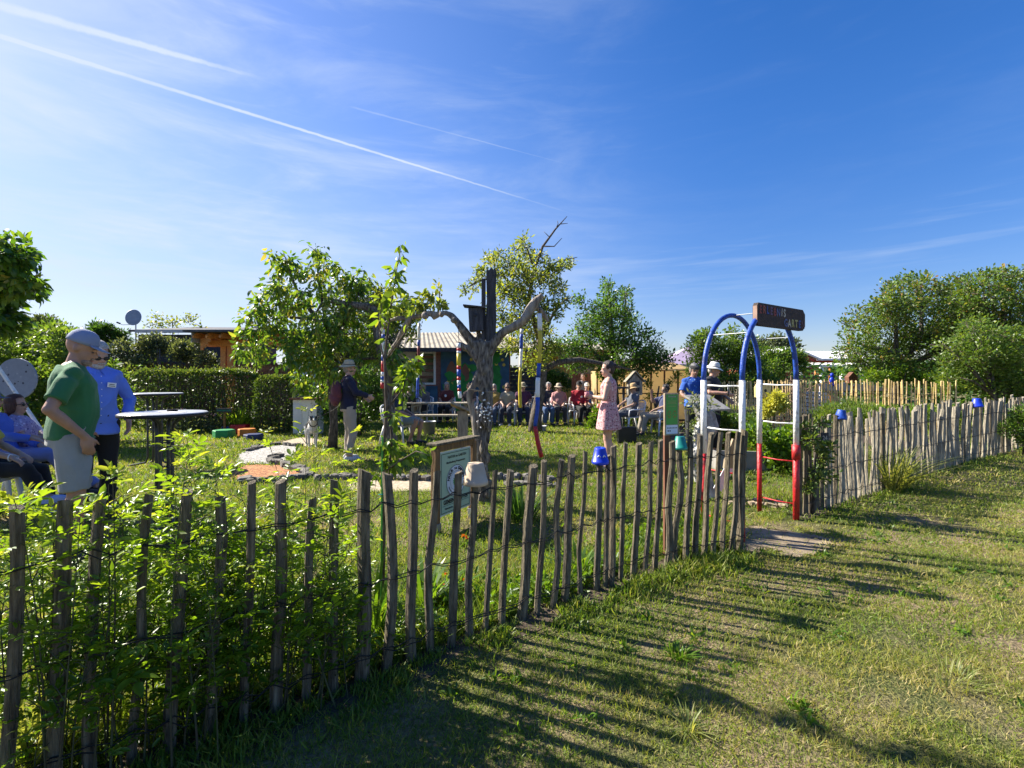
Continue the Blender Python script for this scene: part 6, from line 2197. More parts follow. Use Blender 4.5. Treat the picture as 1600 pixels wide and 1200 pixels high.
t, P = striped('curved painted pole with many red, blue and white rings at the old trunk', [P3(a, b, 5.5) for a, b in [(717, 536), (717, 570), (717, 600), (719, 622)]], .023, [(W, 8), (Rk, 5), (W, 4), (Yk, 20), (Rk, 6), (B_, 12), (Rk, 6), (W, 7), (B_, 6), (Rk, 5), (W, 11)])
cord(P3(717, 536, 5.5), P3(716, 505, 5.75), t)
t, P = striped('thin painted pole with dark red top and blue foot before the window', [P3(a, b, 6.3) for a, b in [(655, 505), (654, 545), (653, 590), (652, 622)]], .018, [(W, 26), (B_, 10), ('brown_red', 45), (W, 4), (B_, 32)])
cord(P3(655, 505, 6.3), P3(655, 494, 5.95), t)
t, P = striped('short painted pole with rings behind the pear sapling', [P3(a, b, 6.9) for a, b in [(599, 505), (598, 560), (597, 607)]], .020, [(Rk, 10), (W, 8), (B_, 8), (W, 26), (B_, 10), (Rk, 18), (W, 7), (B_, 6), (W, 4), (Rk, 10)])
cord(P3(599, 505, 6.9), P3(598, 485, 8.8), t)


# ------------------------------------------------------------------ wooden lectern, shell cluster, other props
lt_ = thing('wooden_lectern', 'rough wooden lectern with sloping top left of the old tree', 'lectern', GX(723, 9.8))
mb = MB().box((0, 0, .50), (.20, .16, .62), None, .006)
mb.box((0, 0, .12), (.10, .10, .3))
mb.build('post', M['pale_wood'], lt_)
MB().box((-.03, -.02, .87), (.46, .34, .045), Matrix.Rotation(.42, 3, 'Y') @ Matrix.Rotation(-.25, 3, 'X'), .006).build('sloping_top', M['pale_wood'], lt_)

sc_ = thing('shell_chime', 'cluster of small white shells strung on the old tree trunk', 'wind chime', P3(757, 640, Ym - .17))
mb = MB()
for k in range(46):
    mb.ell((random.gauss(0, .05), random.gauss(-.02, .02), random.gauss(0, .07)), (random.uniform(.007, .013),) * 3, None, 7, 5)
mb.build('shells', M['white_paint'], sc_)
mb = MB()
for k in range(9):
    x = random.gauss(0, .04)
    mb.tube([(x * .3, 0, .26), (x, -.01, .0 - random.uniform(0, .12))], .0015, 4, cap=False)
mb.build('strings', M['wire'], sc_)
rp = thing('rope_tie', 'pale rope tied round the old tree trunk above the shells', 'rope', P3(752, 610, Ym))
MB().tube([(math.cos(a) * .165, math.sin(a) * .17, .015 * math.sin(a * 2)) for a in np.linspace(0, 6.4, 30)], .006, 6).build('rope', M['pale_wood'], rp)

# birdhouse on post, yellow
yb = thing('yellow_bird_house', 'weathered yellow bird house on a wooden post behind the arch', 'bird house', GX(1192, 9.6))
MB().box((0, 0, .55), (.09, .09, 1.1), None, .005).build('post', M['oak'], yb)
mb = MB().prism([(-.11, -.10, 1.1), (.11, -.10, 1.1), (.12, -.10, 1.30), (.07, -.10, 1.38), (-.07, -.10, 1.38), (-.12, -.10, 1.30)], (0, .22, 0))
mb.build('box_body', M['picket_new'], yb)
MB().ell((0, -.102, 1.24), (.028, .004, .03)).build('entrance_hole', M['black'], yb)
# grey bird house / insect hotel with gable
gh = thing('insect_house', 'grey gabled insect house on a post behind the man in the straw hat', 'insect house', GX(991, 13.6))
MB().box((0, 0, .6), (.08, .08, 1.2)).build('post', M['picket_grey'], gh)
MB().prism([(-.20, -.12, 1.0), (.20, -.12, 1.0), (.20, -.12, 1.38), (0, -.12, 1.62), (-.20, -.12, 1.38)], (0, .24, 0)).build('house_body', M['picket_grey'], gh)
for s_ in (-1, 1):
    MB().box((s_ * .14, 0, 1.53), (.42, .34, .025), Matrix.Rotation(s_ * .84, 3, 'Y')).build('roof_board', M['picket_grey'], gh)
MB().box((0, -.128, 1.25), (.24, .012, .28)).build('nest_front', M['dark_board'], gh)
bt = thing('bird_table', 'dark flat bird table left of the insect house', 'bird table', GX(974, 13.2))
MB().box((0, 0, .60), (.05, .05, 1.2)).build('post', M['dark_board'], bt)
MB().box((0, 0, 1.22), (.46, .30, .05)).build('tray', M['dark_board'], bt)

# sloping desk board near the standing men, driftwood horse head, rod
dk = thing('sloping_desk', 'grey sloping reading desk on a post in front of the two standing men', 'desk', GX(1098, 7.6))
MB().box((.0, .0, .50), (.08, .08, 1.0)).build('post', M['picket_grey'], dk)
MB().add([], []).box((.06, -.02, 1.10), (.50, .52, .03), Matrix.Rotation(.35, 3, 'Z') @ Matrix.Rotation(.42, 3, 'X'), .004).build('board', M['grey_board'], dk)
dw = thing('driftwood_sculpture', 'pale twisted driftwood piece with planted top beside the arch', 'driftwood', GX(1094, 5.9))
mb = MB()
def dl(pts):
    mb.tube([Vector(p[0]) for p in pts], [p[1] for p in pts], 10, jitter=.12)
dl([((.10, 0, 0), .10), ((.05, 0, .3), .09), ((.02, -.02, .6), .075), ((.10, 0, .85), .10), ((.02, 0, 1.05), .08), ((-.05, 0, 1.2), .05)])
dl([((-.02, 0, .2), .05), ((-.08, .03, .5), .04), ((-.03, .0, .85), .05), ((.05, 0, 1.0), .05)])
dl([((.12, 0, .7), .04), ((.19, 0, .9), .035), ((.14, 0, 1.1), .03)])
dl([((.06, -.03, .55), .04), ((-.06, -.05, .62), .05), ((-.10, -.04, .52), .03)])
link_mesh('driftwood_body', remesh(mb, .014, 1, .012, (22, 22, 10)), M['drift'], dw, True)
nk = 130
pp = np.stack([RNG.normal(size=nk) * .10 + .0, RNG.normal(size=nk) * .07, 1.16 + RNG.normal(size=nk) * .07], 1)
leaf_mesh('foliage', pp, rand_dirs(nk, zb=-.1), rand_dirs(nk, zb=.5), .075, .022, RNG.uniform(.3, 1, nk), T_LONG, GREENS['climber'], dw)
vb = thing('climbing_plant', 'variegated climber around the driftwood foot', 'climber', GX(1080, 5.95))
nk = 340
pp = np.stack([RNG.normal(size=nk) * .09, RNG.normal(size=nk) * .07, RNG.uniform(.1, .95, nk)], 1)
leaf_mesh('foliage', pp, rand_dirs(nk), rand_dirs(nk, zb=.5), .045, .03, RNG.uniform(0, 1, nk), T_LEAF, GREENS['climber'], vb)
rd_ = thing('metal_rod', 'thin dark metal rod with turquoise ribbon behind the teal pot', 'rod', GX(1074, 4.35))
MB().tube([(0, 0, 0), (.012, 0, 1.20)], .006, 6).build('rod', M['black'], rd_)
mb = MB()
for k in range(6):
    a = k * 1.1
    mb.add([(0, 0, .86), (math.cos(a) * .05, math.sin(a) * .03, .90 + .02 * math.sin(a)), (math.cos(a) * .06, math.sin(a) * .03, .85)], [(0, 1, 2)])
mb.build('ribbon', M['teal_pot'], rd_)

# raised bed boards, box, buckets
pb = thing('raised_bed', 'low grey board raised bed with a slanting end board inside the gate', 'raised bed', GX(1165, 7.6))
mb = MB()
mb.prism([(-.45, -.02, 0), (.80, -.02, 0), (1.02, -.02, .0), (.80, -.02, .30), (-.45, -.02, .33)], (0, .04, 0))
mb.box((-.45, .45, .16), (.04, .9, .30)); mb.box((.78, .45, .15), (.04, .9, .28))
mb.build('board', M['grey_board'], pb)
sb = thing('wooden_trough', 'long brown wooden trough under the desk beyond the arch', 'trough', GX(1150, 10.2))
MB().box((0, 0, .24), (1.1, .45, .40), None, .01).build('trough_box', M['oak'], sb)
MB().box((0, 0, .47), (1.2, .52, .05), None, .006).build('lid', M['grey_board'], sb)
for px_, lab in ((1168, 'red plastic planting tub behind the gate'), (1192, 'second red planting tub, partly hidden by the arch leg')):
    rt = thing('planting_tub', lab, 'tub', GX(px_, 8.6))
    MB().lathe([(0, 0), (.17, 0), (.22, .17), (.235, .17), (.235, .19), (.21, .19), (.16, .03), (0, .03)], (0, 0, .0), 22).build('tub_body', mat('red_plastic_' + str(px_), (.42, .04, .03), rough=.5), rt, True)
    rt.location.z = .14
    MB().box((0, 0, -.07), (.3, .3, .14)).build('support', M['grey_board'], rt)
bbx = thing('black_case', 'black case standing on the grass beside the woman', 'case', GX(979, 10.9))
MB().box((0, 0, .19), (.42, .20, .36), None, .02).build('case_body', M['black'], bbx)
MB().tube([(-.08, 0, .37), (-.07, 0, .41), (.07, 0, .41), (.08, 0, .37)], .009, 6).build('handle', M['grey_metal'], bbx)
wf = thing('white_shoulder_bag', 'white canvas bag and papers hanging on the last gate pickets', 'bag', P3(1146, 713, 4.2))
mb = MB()
mb.prism([(-.02, -.04, .16), (.02, -.04, .15), (.10, -.04, -.06), (.09, -.04, -.10), (-.10, -.04, -.10), (-.09, -.04, -.03)], (0, .03, 0))
mb.build('bag_body', M['pale_wood'], wf)
sgn2 = single('fallen_sheet', MB().box((0, 0, 0), (.10, .006, .28), None), M['poster_white'], 'bluish white sheet leaning inside the fence by the gate', 'sheet')
sgn2.location = P3(1132, 745, 4.45)
sgn2.rotation_euler = (.2, .42, .3)

def bucket(label, px, Y, r, h, m):
    t = thing('bucket', label, 'bucket', GX(px, Y))
    MB().lathe([(0, 0), (r * .8, 0), (r, h), (r * 1.05, h), (r * 1.05, h - .015), (r * .97, h - .015), (r * .76, .02), (0, .02)], (0, 0, 0), 22).build('bucket_body', M[m], t, True)
    MB().tube([(math.cos(a) * r, .0, h * .95 - math.sin(a) * r * .5) for a in np.linspace(0, math.pi, 9)], .005, 5).build('handle', M['galv'], t)
    return t
bucket('pale metal bucket standing beside the bench table', 671, 12.4, .17, .36, 'galv')
bucket('small white bucket at the foot of the leaning apple trunk', 847, 13.1, .12, .17, 'white_plastic')

# bench table in front of the house
ft = thing('picnic_table', 'low wooden table with benches before the window, left of the old tree', 'table', GX(688, 14.6))
for k in range(5):
    MB().box((0, -.32 + k * .16, .72), (2.0, .145, .04), None, .004).build('board', M['picket_grey'], ft)
for sx in (-.8, .8):
    MB().box((sx, 0, .36), (.08, .6, .70)).build('leg', M['picket_grey'], ft)
for (px_, py_, Y_, lab) in ((640, 0, 14.4, 'bottle'), (697, 0, 14.5, 'b')):
    pass
bn = thing('wooden_bench', 'plain wooden bench in the shade beyond the low table', 'bench', GX(700, 13.4))
MB().box((0, 0, .43), (1.9, .32, .05), None, .006).build('seat', M['picket_grey'], bn)
for sx in (-.75, .75):
    MB().box((sx, 0, .20), (.07, .28, .40)).build('leg', M['picket_grey'], bn)

# white cabinet with red top, flowers and pale door panel
cb = thing('garden_counter', 'white counter cabinet with red brown top under the cherry tree', 'counter', GX(482, 12.6))
MB().box((0, 0, .46), (.62, .45, .92), None, .008).build('cabinet_body', M['white_paint'], cb)
MB().box((.05, -.02, .945), (.86, .56, .045), None, .005).build('worktop', M['brown_post'], cb)
MB().box((-.18, -.235, .45), (.22, .012, .72)).build('cabinet_door', M['white_plastic'], cb)
dp = thing('pale_blue_door', 'pale blue wooden door panel standing behind the white counter', 'door', GX(487, 13.6))
MB().box((0, 0, .98), (.36, .05, 1.96)).build('leaf_panel', mat('pale_blue_paint', (.30, .42, .50), rough=.6), dp)
MB().tube([(-.12, -.03, .95), (-.12, -.06, .95), (-.12, -.06, 1.05), (-.12, -.03, 1.05)], .01, 6).build('handle', M['galv'], dp)
wpn = thing('white_notice_board', 'white notice panel behind the counter, left of the pale blue door', 'board', GX(468, 13.4))
MB().box((0, 0, 1.3), (.30, .04, 1.15)).build('panel', M['paper'], wpn)
MB().box((0, .04, .95), (.06, .05, 1.9)).build('post', M['pale_wood'], wpn)
vs_ = thing('flower_vase', 'purple flowers in a small vase on the white counter', 'vase', GX(481, 12.55) + Vector((0, 0, .968)))
MB().lathe([(0, 0), (.03, 0), (.045, .05), (.025, .11), (.03, .12)], (0, 0, 0), 14).build('vase_body', M['galv'], vs_, True)
nk = 90
leaf_mesh('blossom', np.stack([RNG.normal(size=nk) * .05, RNG.normal(size=nk) * .05, .19 + RNG.normal(size=nk) * .035], 1), rand_dirs(nk), rand_dirs(nk), .035, .025, RNG.uniform(0, 1, nk), T_DIA, leaf_mat('purple_petals', [(.20, .04, .35), (.35, .10, .5)], .3, .5, tcol=(1.2, 1, 1.2)), vs_)

# little sign by the rose bush
sl = thing('plant_label', 'small dark label board on a short post before the hedge', 'sign', GX(351, 12.5))
MB().box((0, 0, .30), (.055, .04, .60)).build('post', M['oak'], sl)
MB().box((0, -.03, .64), (.40, .03, .11), None, .004).build('board', M['dark_board'], sl)
put_text('Insektenhotel', .065, (0, -.047, .64), (1, 0, 0), M['teal_pot'], sl, bold=.001)

# sign post with two arms, solar panels, blue ornament in the back garden
fp = thing('solar_panel_stand', 'two dark tilted solar panels on a post behind the yellow fence', 'solar panel', GX(1334, 14.2))
MB().box((0, .05, .62), (.09, .09, 1.25)).build('post', M['dark_board'], fp)
for s_ in (-1, 1):
    MB().box((s_ * .52, 0, 1.20), (.90, .42, .03), Matrix.Rotation(.5, 3, 'X')).build('solar_panel', mat('solar_dark' + str(s_), (.05, .055, .065), rough=.35), fp)
bo = thing('blue_ornament', 'small blue garden ornament on a stake behind the yellow fence', 'ornament', GX(1300, 14.0))
MB().tube([(0, 0, 0), (0, 0, 1.35)], .02, 6).build('stake', M['dark_board'], bo)
mb = MB().ell((0, 0, 1.42), (.07, .06, .10)); mb.ell((.0, 0, 1.58), (.05, .05, .06)); mb.ell((.05, 0, 1.30), (.09, .05, .06))
mb.build('ornament_body', M['blue_pot'], bo, True)
bb2 = thing('brown_bird_house', 'small brown bird house on a post left of the solar panels', 'bird house', GX(1330, 15.4))
MB().box((0, 0, .6), (.07, .07, 1.2)).build('post', M['dark_board'], bb2)
MB().prism([(-.13, -.1, 1.32), (.13, -.1, 1.32), (.15, -.1, 1.52), (0, -.1, 1.68), (-.15, -.1, 1.52)], (0, .2, 0)).build('box_body', M['brown_post'], bb2)
hv = thing('stacked_hive', 'white painted slatted box behind the yellow fence', 'box', GX(1275, 13.6))
mb = MB()
for k in range(6):
    mb.box((0, 0, .5 + k * .11), (.62 - k * .05, .5, .07))
mb.build('slats', M['white_paint'], hv)
MB().box((0, 0, .24), (.6, .5, .46)).build('base_box', M['brown_post'], hv)


# ------------------------------------------------------------------ people
_mc = {}


def cmat(kind, col, **kw):
    k = (kind, tuple(np.round(col, 3)))
    if k not in _mc:
        if kind == 'skin':
            m = mat('skin', col, tuple(c * .82 for c in col), rough=.5, scale=14, spec=.4)
            b = [n for n in m.node_tree.nodes if n.type == 'BSDF_PRINCIPLED'][0]
            b.inputs['Subsurface Weight'].default_value = .12
            b.inputs['Subsurface Radius'].default_value = (.02, .008, .004)
            b.inputs['Subsurface Scale'].default_value = .5
        elif kind == 'hair':
            m = mat('hair', col, tuple(c * .55 for c in col), rough=.55, scale=30, stretch=(3, 3, .6), bump=.6)
        else:
            m = mat(kind, col, tuple(c * .86 for c in col), rough=.9, scale=6, bump=.25, bump_scale=160, sheen=.1)
        _mc[k] = m
    return _mc[k]


def frame_of(d, hint):
    d = Vector(d).normalized()
    s = d.cross(Vector(hint))
    if s.length < 1e-4:
        s = d.orthogonal()
    s.normalize()
    return d, s, s.cross(d).normalized()


def hand_geo(mb, w, d, palm, side, sc=1.0, curl=.5):
    """w wrist, d hand direction, palm = palm normal, side = +1 thumb along d x palm"""
    d = Vector(d).normalized()
    palm = (Vector(palm) - d * Vector(palm).dot(d)).normalized()
    s = d.cross(palm).normalized() * side
    rot = Matrix((s, d, palm)).transposed()
    mb.ell(w + d * .048 * sc, (.040 * sc, .056 * sc, .017 * sc), rot, 12, 8)
    mb.ell(w + d * .012 * sc, (.028 * sc, .030 * sc, .020 * sc), rot, 10, 6)
    for i, ln_ in enumerate((.070, .078, .073, .058)):
        off = (.028 - i * .0185) * sc
        b = w + d * (.086 - abs(i - 1.2) * .004) * sc + s * off
        a1 = curl * .7; a2 = curl * 1.7
        d1 = (d * math.cos(a1) + palm * math.sin(a1) + s * (.10 - .07 * i)).normalized()
        d2 = (d * math.cos(a2) + palm * math.sin(a2)).normalized()
        p1 = b + d1 * ln_ * .52 * sc
        p2 = p1 + d2 * ln_ * .48 * sc
        mb.tube([b - d * .02 * sc, b, p1, p2], [.0095 * sc, .0095 * sc, .0088 * sc, .0068 * sc], 8)
        mb.ell(p2, .0070 * sc, None, 8, 6)
    b = w + d * .022 * sc + s * .030 * sc
    d1 = (d * .72 + s * .62 + palm * .25).normalized()
    p1 = b + d1 * .036 * sc
    d2 = (d * .88 + s * .28 + palm * .45 * (.5 + curl)).normalized()
    p2 = p1 + d2 * .030 * sc
    mb.tube([b - d1 * .015 * sc, b, p1, p2], [.013 * sc, .0125 * sc, .0105 * sc, .0085 * sc], 8)
    mb.ell(p2, .0088 * sc, None, 8, 6)


def person(label, loc, yaw, h=1.75, pose='stand', J=None, vox=.012, skin=(.48, .27, .19), shirt=None, sleeve='short', pants=None, legs='long', dress=None, shoes=(.03, .03, .03), hair=(.10, .06, .04), hairstyle='short', hat=None, hatcol=(.5, .42, .3), belly=0.0, wide=1.0, lean=0.0, look=(0, 0), glasses=False, beard=None, group=None, neckline=None, hips=1.0, extra=None, shirt_mat=None, untuck=.07, feet=True):
    """facing local +Y, x to the person's right; joints in metres for a 1.75 m person"""
    k = h / 1.75
    t = thing('person', label, 'person', loc, yaw, group)
    J = dict(J or {})
    sit = pose == 'sit'
    D = {}
    D['pel'] = (0, 0, .56) if sit else (0, 0, .96)
    D.update({'kr': (.12, .43, .50) if sit else (.095, .02, .50), 'kl': (-.12, .43, .50) if sit else (-.095, .02, .50),
              'ar': (.12, .40, .09) if sit else (.10, -.02, .09), 'al': (-.12, .40, .09) if sit else (-.10, -.02, .09)})
    D.update(J)
    V = {a: Vector(b) * k for a, b in D.items() if isinstance(b, (tuple, list))}
    pel = V['pel']
    ln = lean
    tz = Vector((0, math.sin(ln), math.cos(ln)))
    ty = Vector((0, math.cos(ln), -math.sin(ln)))
    tx = Vector((1, 0, 0))
    if 'roll' in J:
        rm = Matrix.Rotation(J['roll'], 3, 'Y')
        tz, tx = rm @ tz, rm @ tx
    def T(x, y, z):
        return pel + (tx * x + ty * y + tz * z) * k
    sh = .168 * wide
    shr, shl = T(sh, -.012, .425), T(-sh, -.012, .425)
    def jv(name, default):
        return V[name] if name in V else default
    er = jv('er', T(sh + .06, -.02, .175) if not sit else T(sh + .05, .06, .20))
    el = jv('el', T(-sh - .06, -.02, .175) if not sit else T(-sh - .05, .06, .20))
    wr = jv('wr', er + Vector((.0, .05, -.245)) * k if not sit else Vector((.09, .30, .66)) * k)
    wl = jv('wl', el + Vector((.0, .05, -.245)) * k if not sit else Vector((-.09, .30, .66)) * k)
    neck = T(0, -.005, .50)
    yw, pt = look
    hrot = Matrix.Rotation(yw, 3, 'Z') @ Matrix.Rotation(pt, 3, 'X')
    hz = hrot @ Vector((0, 0, 1)); hy = hrot @ Vector((0, 1, 0)); hx = hrot @ Vector((1, 0, 0))
    HR = Matrix((hx, hy, hz)).transposed()
    hc = neck + (tz * .06 + hz * .075 + hy * .02) * k
    def Hh(x, y, z):
        return hc + (hx * x + hy * y + hz * z) * k

    def torso_rings(prof, infl=0.0, n=22):
        R_ = []
        for z, rx, ry, oy in prof:
            ring = []
            for i in range(n):
                a = 2 * math.pi * i / n
                ring.append(T(math.copysign(abs(math.cos(a)) ** .85, math.cos(a)) * (rx + infl), oy + math.copysign(abs(math.sin(a)) ** .85, math.sin(a)) * (ry + infl), z))
            R_.append(ring)
        return R_
    b = belly
    prof = [(-.10, .135 * hips, .10, -.01), (-.03, .168 * hips * wide ** .5, .118, -.005), (.05, .162 * hips, .115 + b * .3, b * .3), (.12, .145 * wide + b * .2, .105 + b * .7, b * .7), (.20, .148 * wide + b * .15, .108 + b * .6, b * .6), (.29, .162 * wide, .115 + b * .2, b * .2), (.37, .170 * wide, .116, 0), (.425, .166 * wide, .098, -.008), (.455, .142 * wide, .082, -.012), (.482, .095, .068, -.012), (.505, .062, .058, -.008)]
    # ---- body
    mb = MB()
    mb.loft(torso_rings(prof))
    mb.tube([neck - tz * .05 * k, neck + (hc - neck) * .6], [.062 * k, .056 * k], 14)
    for s_, A_, E_, W_ in ((1, shr, er, wr), (-1, shl, el, wl)):
        mb.ell(A_, .052 * k)
        mb.tube([T(s_ * .05, -.012, .49), T(s_ * .10, -.014, .468), A_ + tz * .008 * k], [.04 * k, .038 * k, .042 * k], 12)
        mb.tube([A_ - tx * s_ * .03 * k, A_.lerp(E_, .25), A_.lerp(E_, .7), E_], [.050 * k, .052 * k, .043 * k, .038 * k], 12)
        mb.ell(E_, .039 * k)
        mb.tube([E_, E_.lerp(W_, .28), E_.lerp(W_, .7), W_], [.037 * k, .041 * k, .031 * k, .026 * k], 12)
        mb.ell(W_, .027 * k, None, 10, 6)
        hd = J.get('hd' + ('r' if s_ > 0 else 'l'))
        fd = (W_ - E_).normalized()
        hd_ = Vector(hd).normalized() if hd else (fd * .8 + (Vector((0, .5, -.4)) if sit else Vector((0, .05, -.3)))).normalized()
        pn = J.get('pn' + ('r' if s_ > 0 else 'l'), (-s_ * 1.0, .1, 0) if not sit else (0, -.1, -1))
        pnv = Vector(pn)
        sd_ = 1
        c_ = hd_.cross(pnv).normalized()
        want = Vector((0, 1, 0)) if not sit else Vector((-s_, 0, 0))
        if c_.dot(want) < 0:
            sd_ = -1
        hand_geo(mb, W_, hd_, pnv, sd_, k * 1.02, J.get('curl', .5))
    hipr, hipl = pel + (tx * .09 * hips - tz * .02) * k, pel + (-tx * .09 * hips - tz * .02) * k
    for s_, A_, K_, F_ in ((1, hipr, V['kr'], V['ar']), (-1, hipl, V['kl'], V['al'])):
        mb.tube([A_, A_.lerp(K_, .3), A_.lerp(K_, .75), K_], [.088 * k * hips, .084 * k * hips, .062 * k, .056 * k], 14)
        mb.ell(K_, .057 * k)
        cf = K_.lerp(F_, .3) - Vector((0, .012, 0)) * k
        mb.tube([K_, cf, K_.lerp(F_, .65), F_], [.053 * k, .058 * k, .043 * k, .034 * k], 14)
        mb.ell(F_, .04 * k)
        fdv = Vector(J.get('fd', (s_ * .18, 1, 0))).normalized()
        if ('fd' + ('r' if s_ > 0 else 'l')) in J:
            fdv = Vector(J['fd' + ('r' if s_ > 0 else 'l')]).normalized()
        up_ = Vector((0, 0, 1)) - fdv * fdv.z
        up_.normalize()
        sx_ = fdv.cross(up_)
        fr = Matrix((sx_, fdv, up_)).transposed()
        mb.ell(F_ + fdv * .07 * k - up_ * .045 * k, (.043 * k, .125 * k, .036 * k), fr)
        mb.ell(F_ + fdv * .02 * k - up_ * .03 * k, (.036 * k, .07 * k, .045 * k), fr)
    if sit:
        mb.ell(pel + Vector((0, -.02, -.03)) * k, (.17 * k * hips, .13 * k, .09 * k))
    # head
    mb.ell(Hh(0, -.012, .035), (.077 * k, .096 * k, .100 * k), HR, 20, 14)
    mb.ell(Hh(0, .022, -.035), (.060 * k, .072 * k, .082 * k), HR, 18, 12)
    mb.ell(Hh(0, .052, -.088), (.034 * k, .036 * k, .026 * k), HR, 12, 8)
    mb.ell(Hh(0, .070, .020), (.056 * k, .022 * k, .018 * k), HR, 12, 8)
    mb.tube([Hh(0, .082, .012), Hh(0, .104, -.026), Hh(0, .098, -.036)], [.009 * k, .0145 * k, .011 * k], 10)
    mb.ell(Hh(.014, .09, -.034), .009 * k, None, 8, 6)
    mb.ell(Hh(-.014, .09, -.034), .009 * k, None, 8, 6)
    for s_ in (-1, 1):
        mb.ell(Hh(s_ * .030, .060, -.022), (.020 * k, .020 * k, .022 * k), HR, 10, 8)
        mb.ell(Hh(s_ * .078, -.012, -.008), (.010 * k, .020 * k, .032 * k), HR @ Matrix.Rotation(s_ * .3, 3, 'Z'), 10, 8)
    body = link_mesh('body', remesh(mb, vox * k, 2), cmat('skin', skin), t, True)
    # features
    if vox < .015:
        f = MB()
        for s_ in (-1, 1):
            f.ell(Hh(s_ * .031, .079, -.001), (.014 * k, .008 * k, .006 * k), HR, 10, 6)
        f.build('eyes', M['ink'] if glasses else cmat('cloth', (.10, .07, .06)), t, True)
        f = MB()
        f.ell(Hh(0, .090, -.063), (.024 * k, .010 * k, .006 * k), HR, 10, 6)
        f.build('lips', cmat('skin', (skin[0] * .8, skin[1] * .5, skin[2] * .5)), t, True)
        f = MB()
        for s_ in (-1, 1):
            f.tube([Hh(s_ * .016, .087, .022), Hh(s_ * .034, .085, .028), Hh(s_ * .052, .072, .021)], [.003 * k, .004 * k, .002 * k], 6)
        f.build('eyebrows', cmat('hair', hair), t, True)
    if glasses:
        f = MB()
        for s_ in (-1, 1):
            f.ell(Hh(s_ * .034, .092, .0), (.027 * k, .007 * k, .020 * k), HR, 12, 8)
            f.tube([Hh(s_ * .060, .080, .005), Hh(s_ * .082, .02, .006), Hh(s_ * .083, -.015, .0)], .003 * k, 6)
        f.tube([Hh(-.012, .096, .004), Hh(.012, .096, .004)], .003 * k, 6)
        f.build('sunglasses', M['black'], t, True)
    if beard:
        f = MB()
        f.ell(Hh(0, .052, -.085), (.050 * k, .050 * k, .036 * k), HR)
        f.ell(Hh(0, .090, -.050), (.032 * k, .013 * k, .009 * k), HR)
        for s_ in ((-1, 1) if glasses else ()):
            f.ell(Hh(s_ * .055, .018, -.055), (.016 * k, .034 * k, .042 * k), HR)
        link_mesh('beard', remesh(f, .006 * k, 1, .002, (60, 60, 60)), cmat('hair', beard), t, True)
    # hair
    if hairstyle != 'bald':
        f = MB()
        f.ell(Hh(0, -.018, .046), (.088 * k, .102 * k, .103 * k), HR, 20, 14)
        if hairstyle in ('bob', 'long'):
            dn = -.10 if hairstyle == 'bob' else -.19
            f.ell(Hh(0, -.045, -.02), (.088 * k, .075 * k, .11 * k), HR)
            f.ell(Hh(0, -.055, dn * .6), (.082 * k, .055 * k, .09 * k), HR)
            for s_ in (-1, 1):
                f.ell(Hh(s_ * .074, -.01, -.03), (.020 * k, .045 * k, .075 * k), HR)
        elif hairstyle == 'bun':
            f.ell(Hh(0, -.045, .0), (.080 * k, .070 * k, .09 * k), HR)
            f.ell(Hh(0, -.118, .045), (.046 * k, .042 * k, .046 * k), HR)
            for q in range(7):
                a = q * .9
                f.ell(Hh(math.cos(a) * .04, -.125 + .01 * math.sin(a * 2), .05 + math.sin(a) * .04), .017 * k, None, 8, 6)
        elif hairstyle == 'curly':
            for q in range(46):
                v = rand_dirs(1)[0]
                if v[1] > .35 and v[2] < .45:
                    continue
                f.ell(Hh(v[0] * .088, -.02 + v[1] * .10, .045 + v[2] * .10), .025 * k, None, 8, 6)
        else:
            f.ell(Hh(0, -.05, -.01), (.080 * k, .062 * k, .075 * k), HR)
        hm = remesh(f, .007 * k, 1, .004 if hairstyle != 'short' else .002, (50, 50, 22))
        # clear the face
        bm = bmesh.new(); bm.from_mesh(hm)
        kill = []
        for v in bm.verts:
            q = HR.transposed() @ (v.co - hc) / k
            if q.y > .040 and q.z < .088 - .3 * max(0, abs(q.x) - .05):
                kill.append(v)
        bmesh.ops.delete(bm, geom=kill, context='VERTS')
        bm.to_mesh(hm); bm.free()
        link_mesh('hair', hm, cmat('hair', hair), t, True)
    # ---- clothes
    def sleeve_tube(f, A_, E_, W_, s_, kind, inf):
        if kind == 'none':
            return
        f.ell(A_ + tz * .002, (.050 + inf) * k)
        f.tube([T(s_ * .06, -.012, .482), T(s_ * .11, -.014, .462), A_ + tz * .008 * k], [(.034 + inf) * k, (.037 + inf) * k, (.042 + inf) * k], 12)
        if kind == 'short':
            e = A_.lerp(E_, .78)
            f.tube([A_ - tx * s_ * .05 * k, A_.lerp(E_, .3), e], [(.048 + inf) * k, (.053 + inf * 1.1) * k, (.054 + inf * 1.5) * k], 16)
        else:
            f.tube([A_ - tx * s_ * .05 * k, A_.lerp(E_, .3), A_.lerp(E_, .8), E_], [(.048 + inf) * k, (.052 + inf) * k, (.046 + inf) * k, (.042 + inf) * k], 16)
            f.ell(E_, (.043 + inf) * k)
            e = E_.lerp(W_, .97 if kind == 'long' else .25)
            f.tube([E_, E_.lerp(W_, .5) if kind == 'long' else E_.lerp(e, .5), e], [(.043 + inf) * k, (.040 + inf) * k, (.034 + inf) * k], 16)
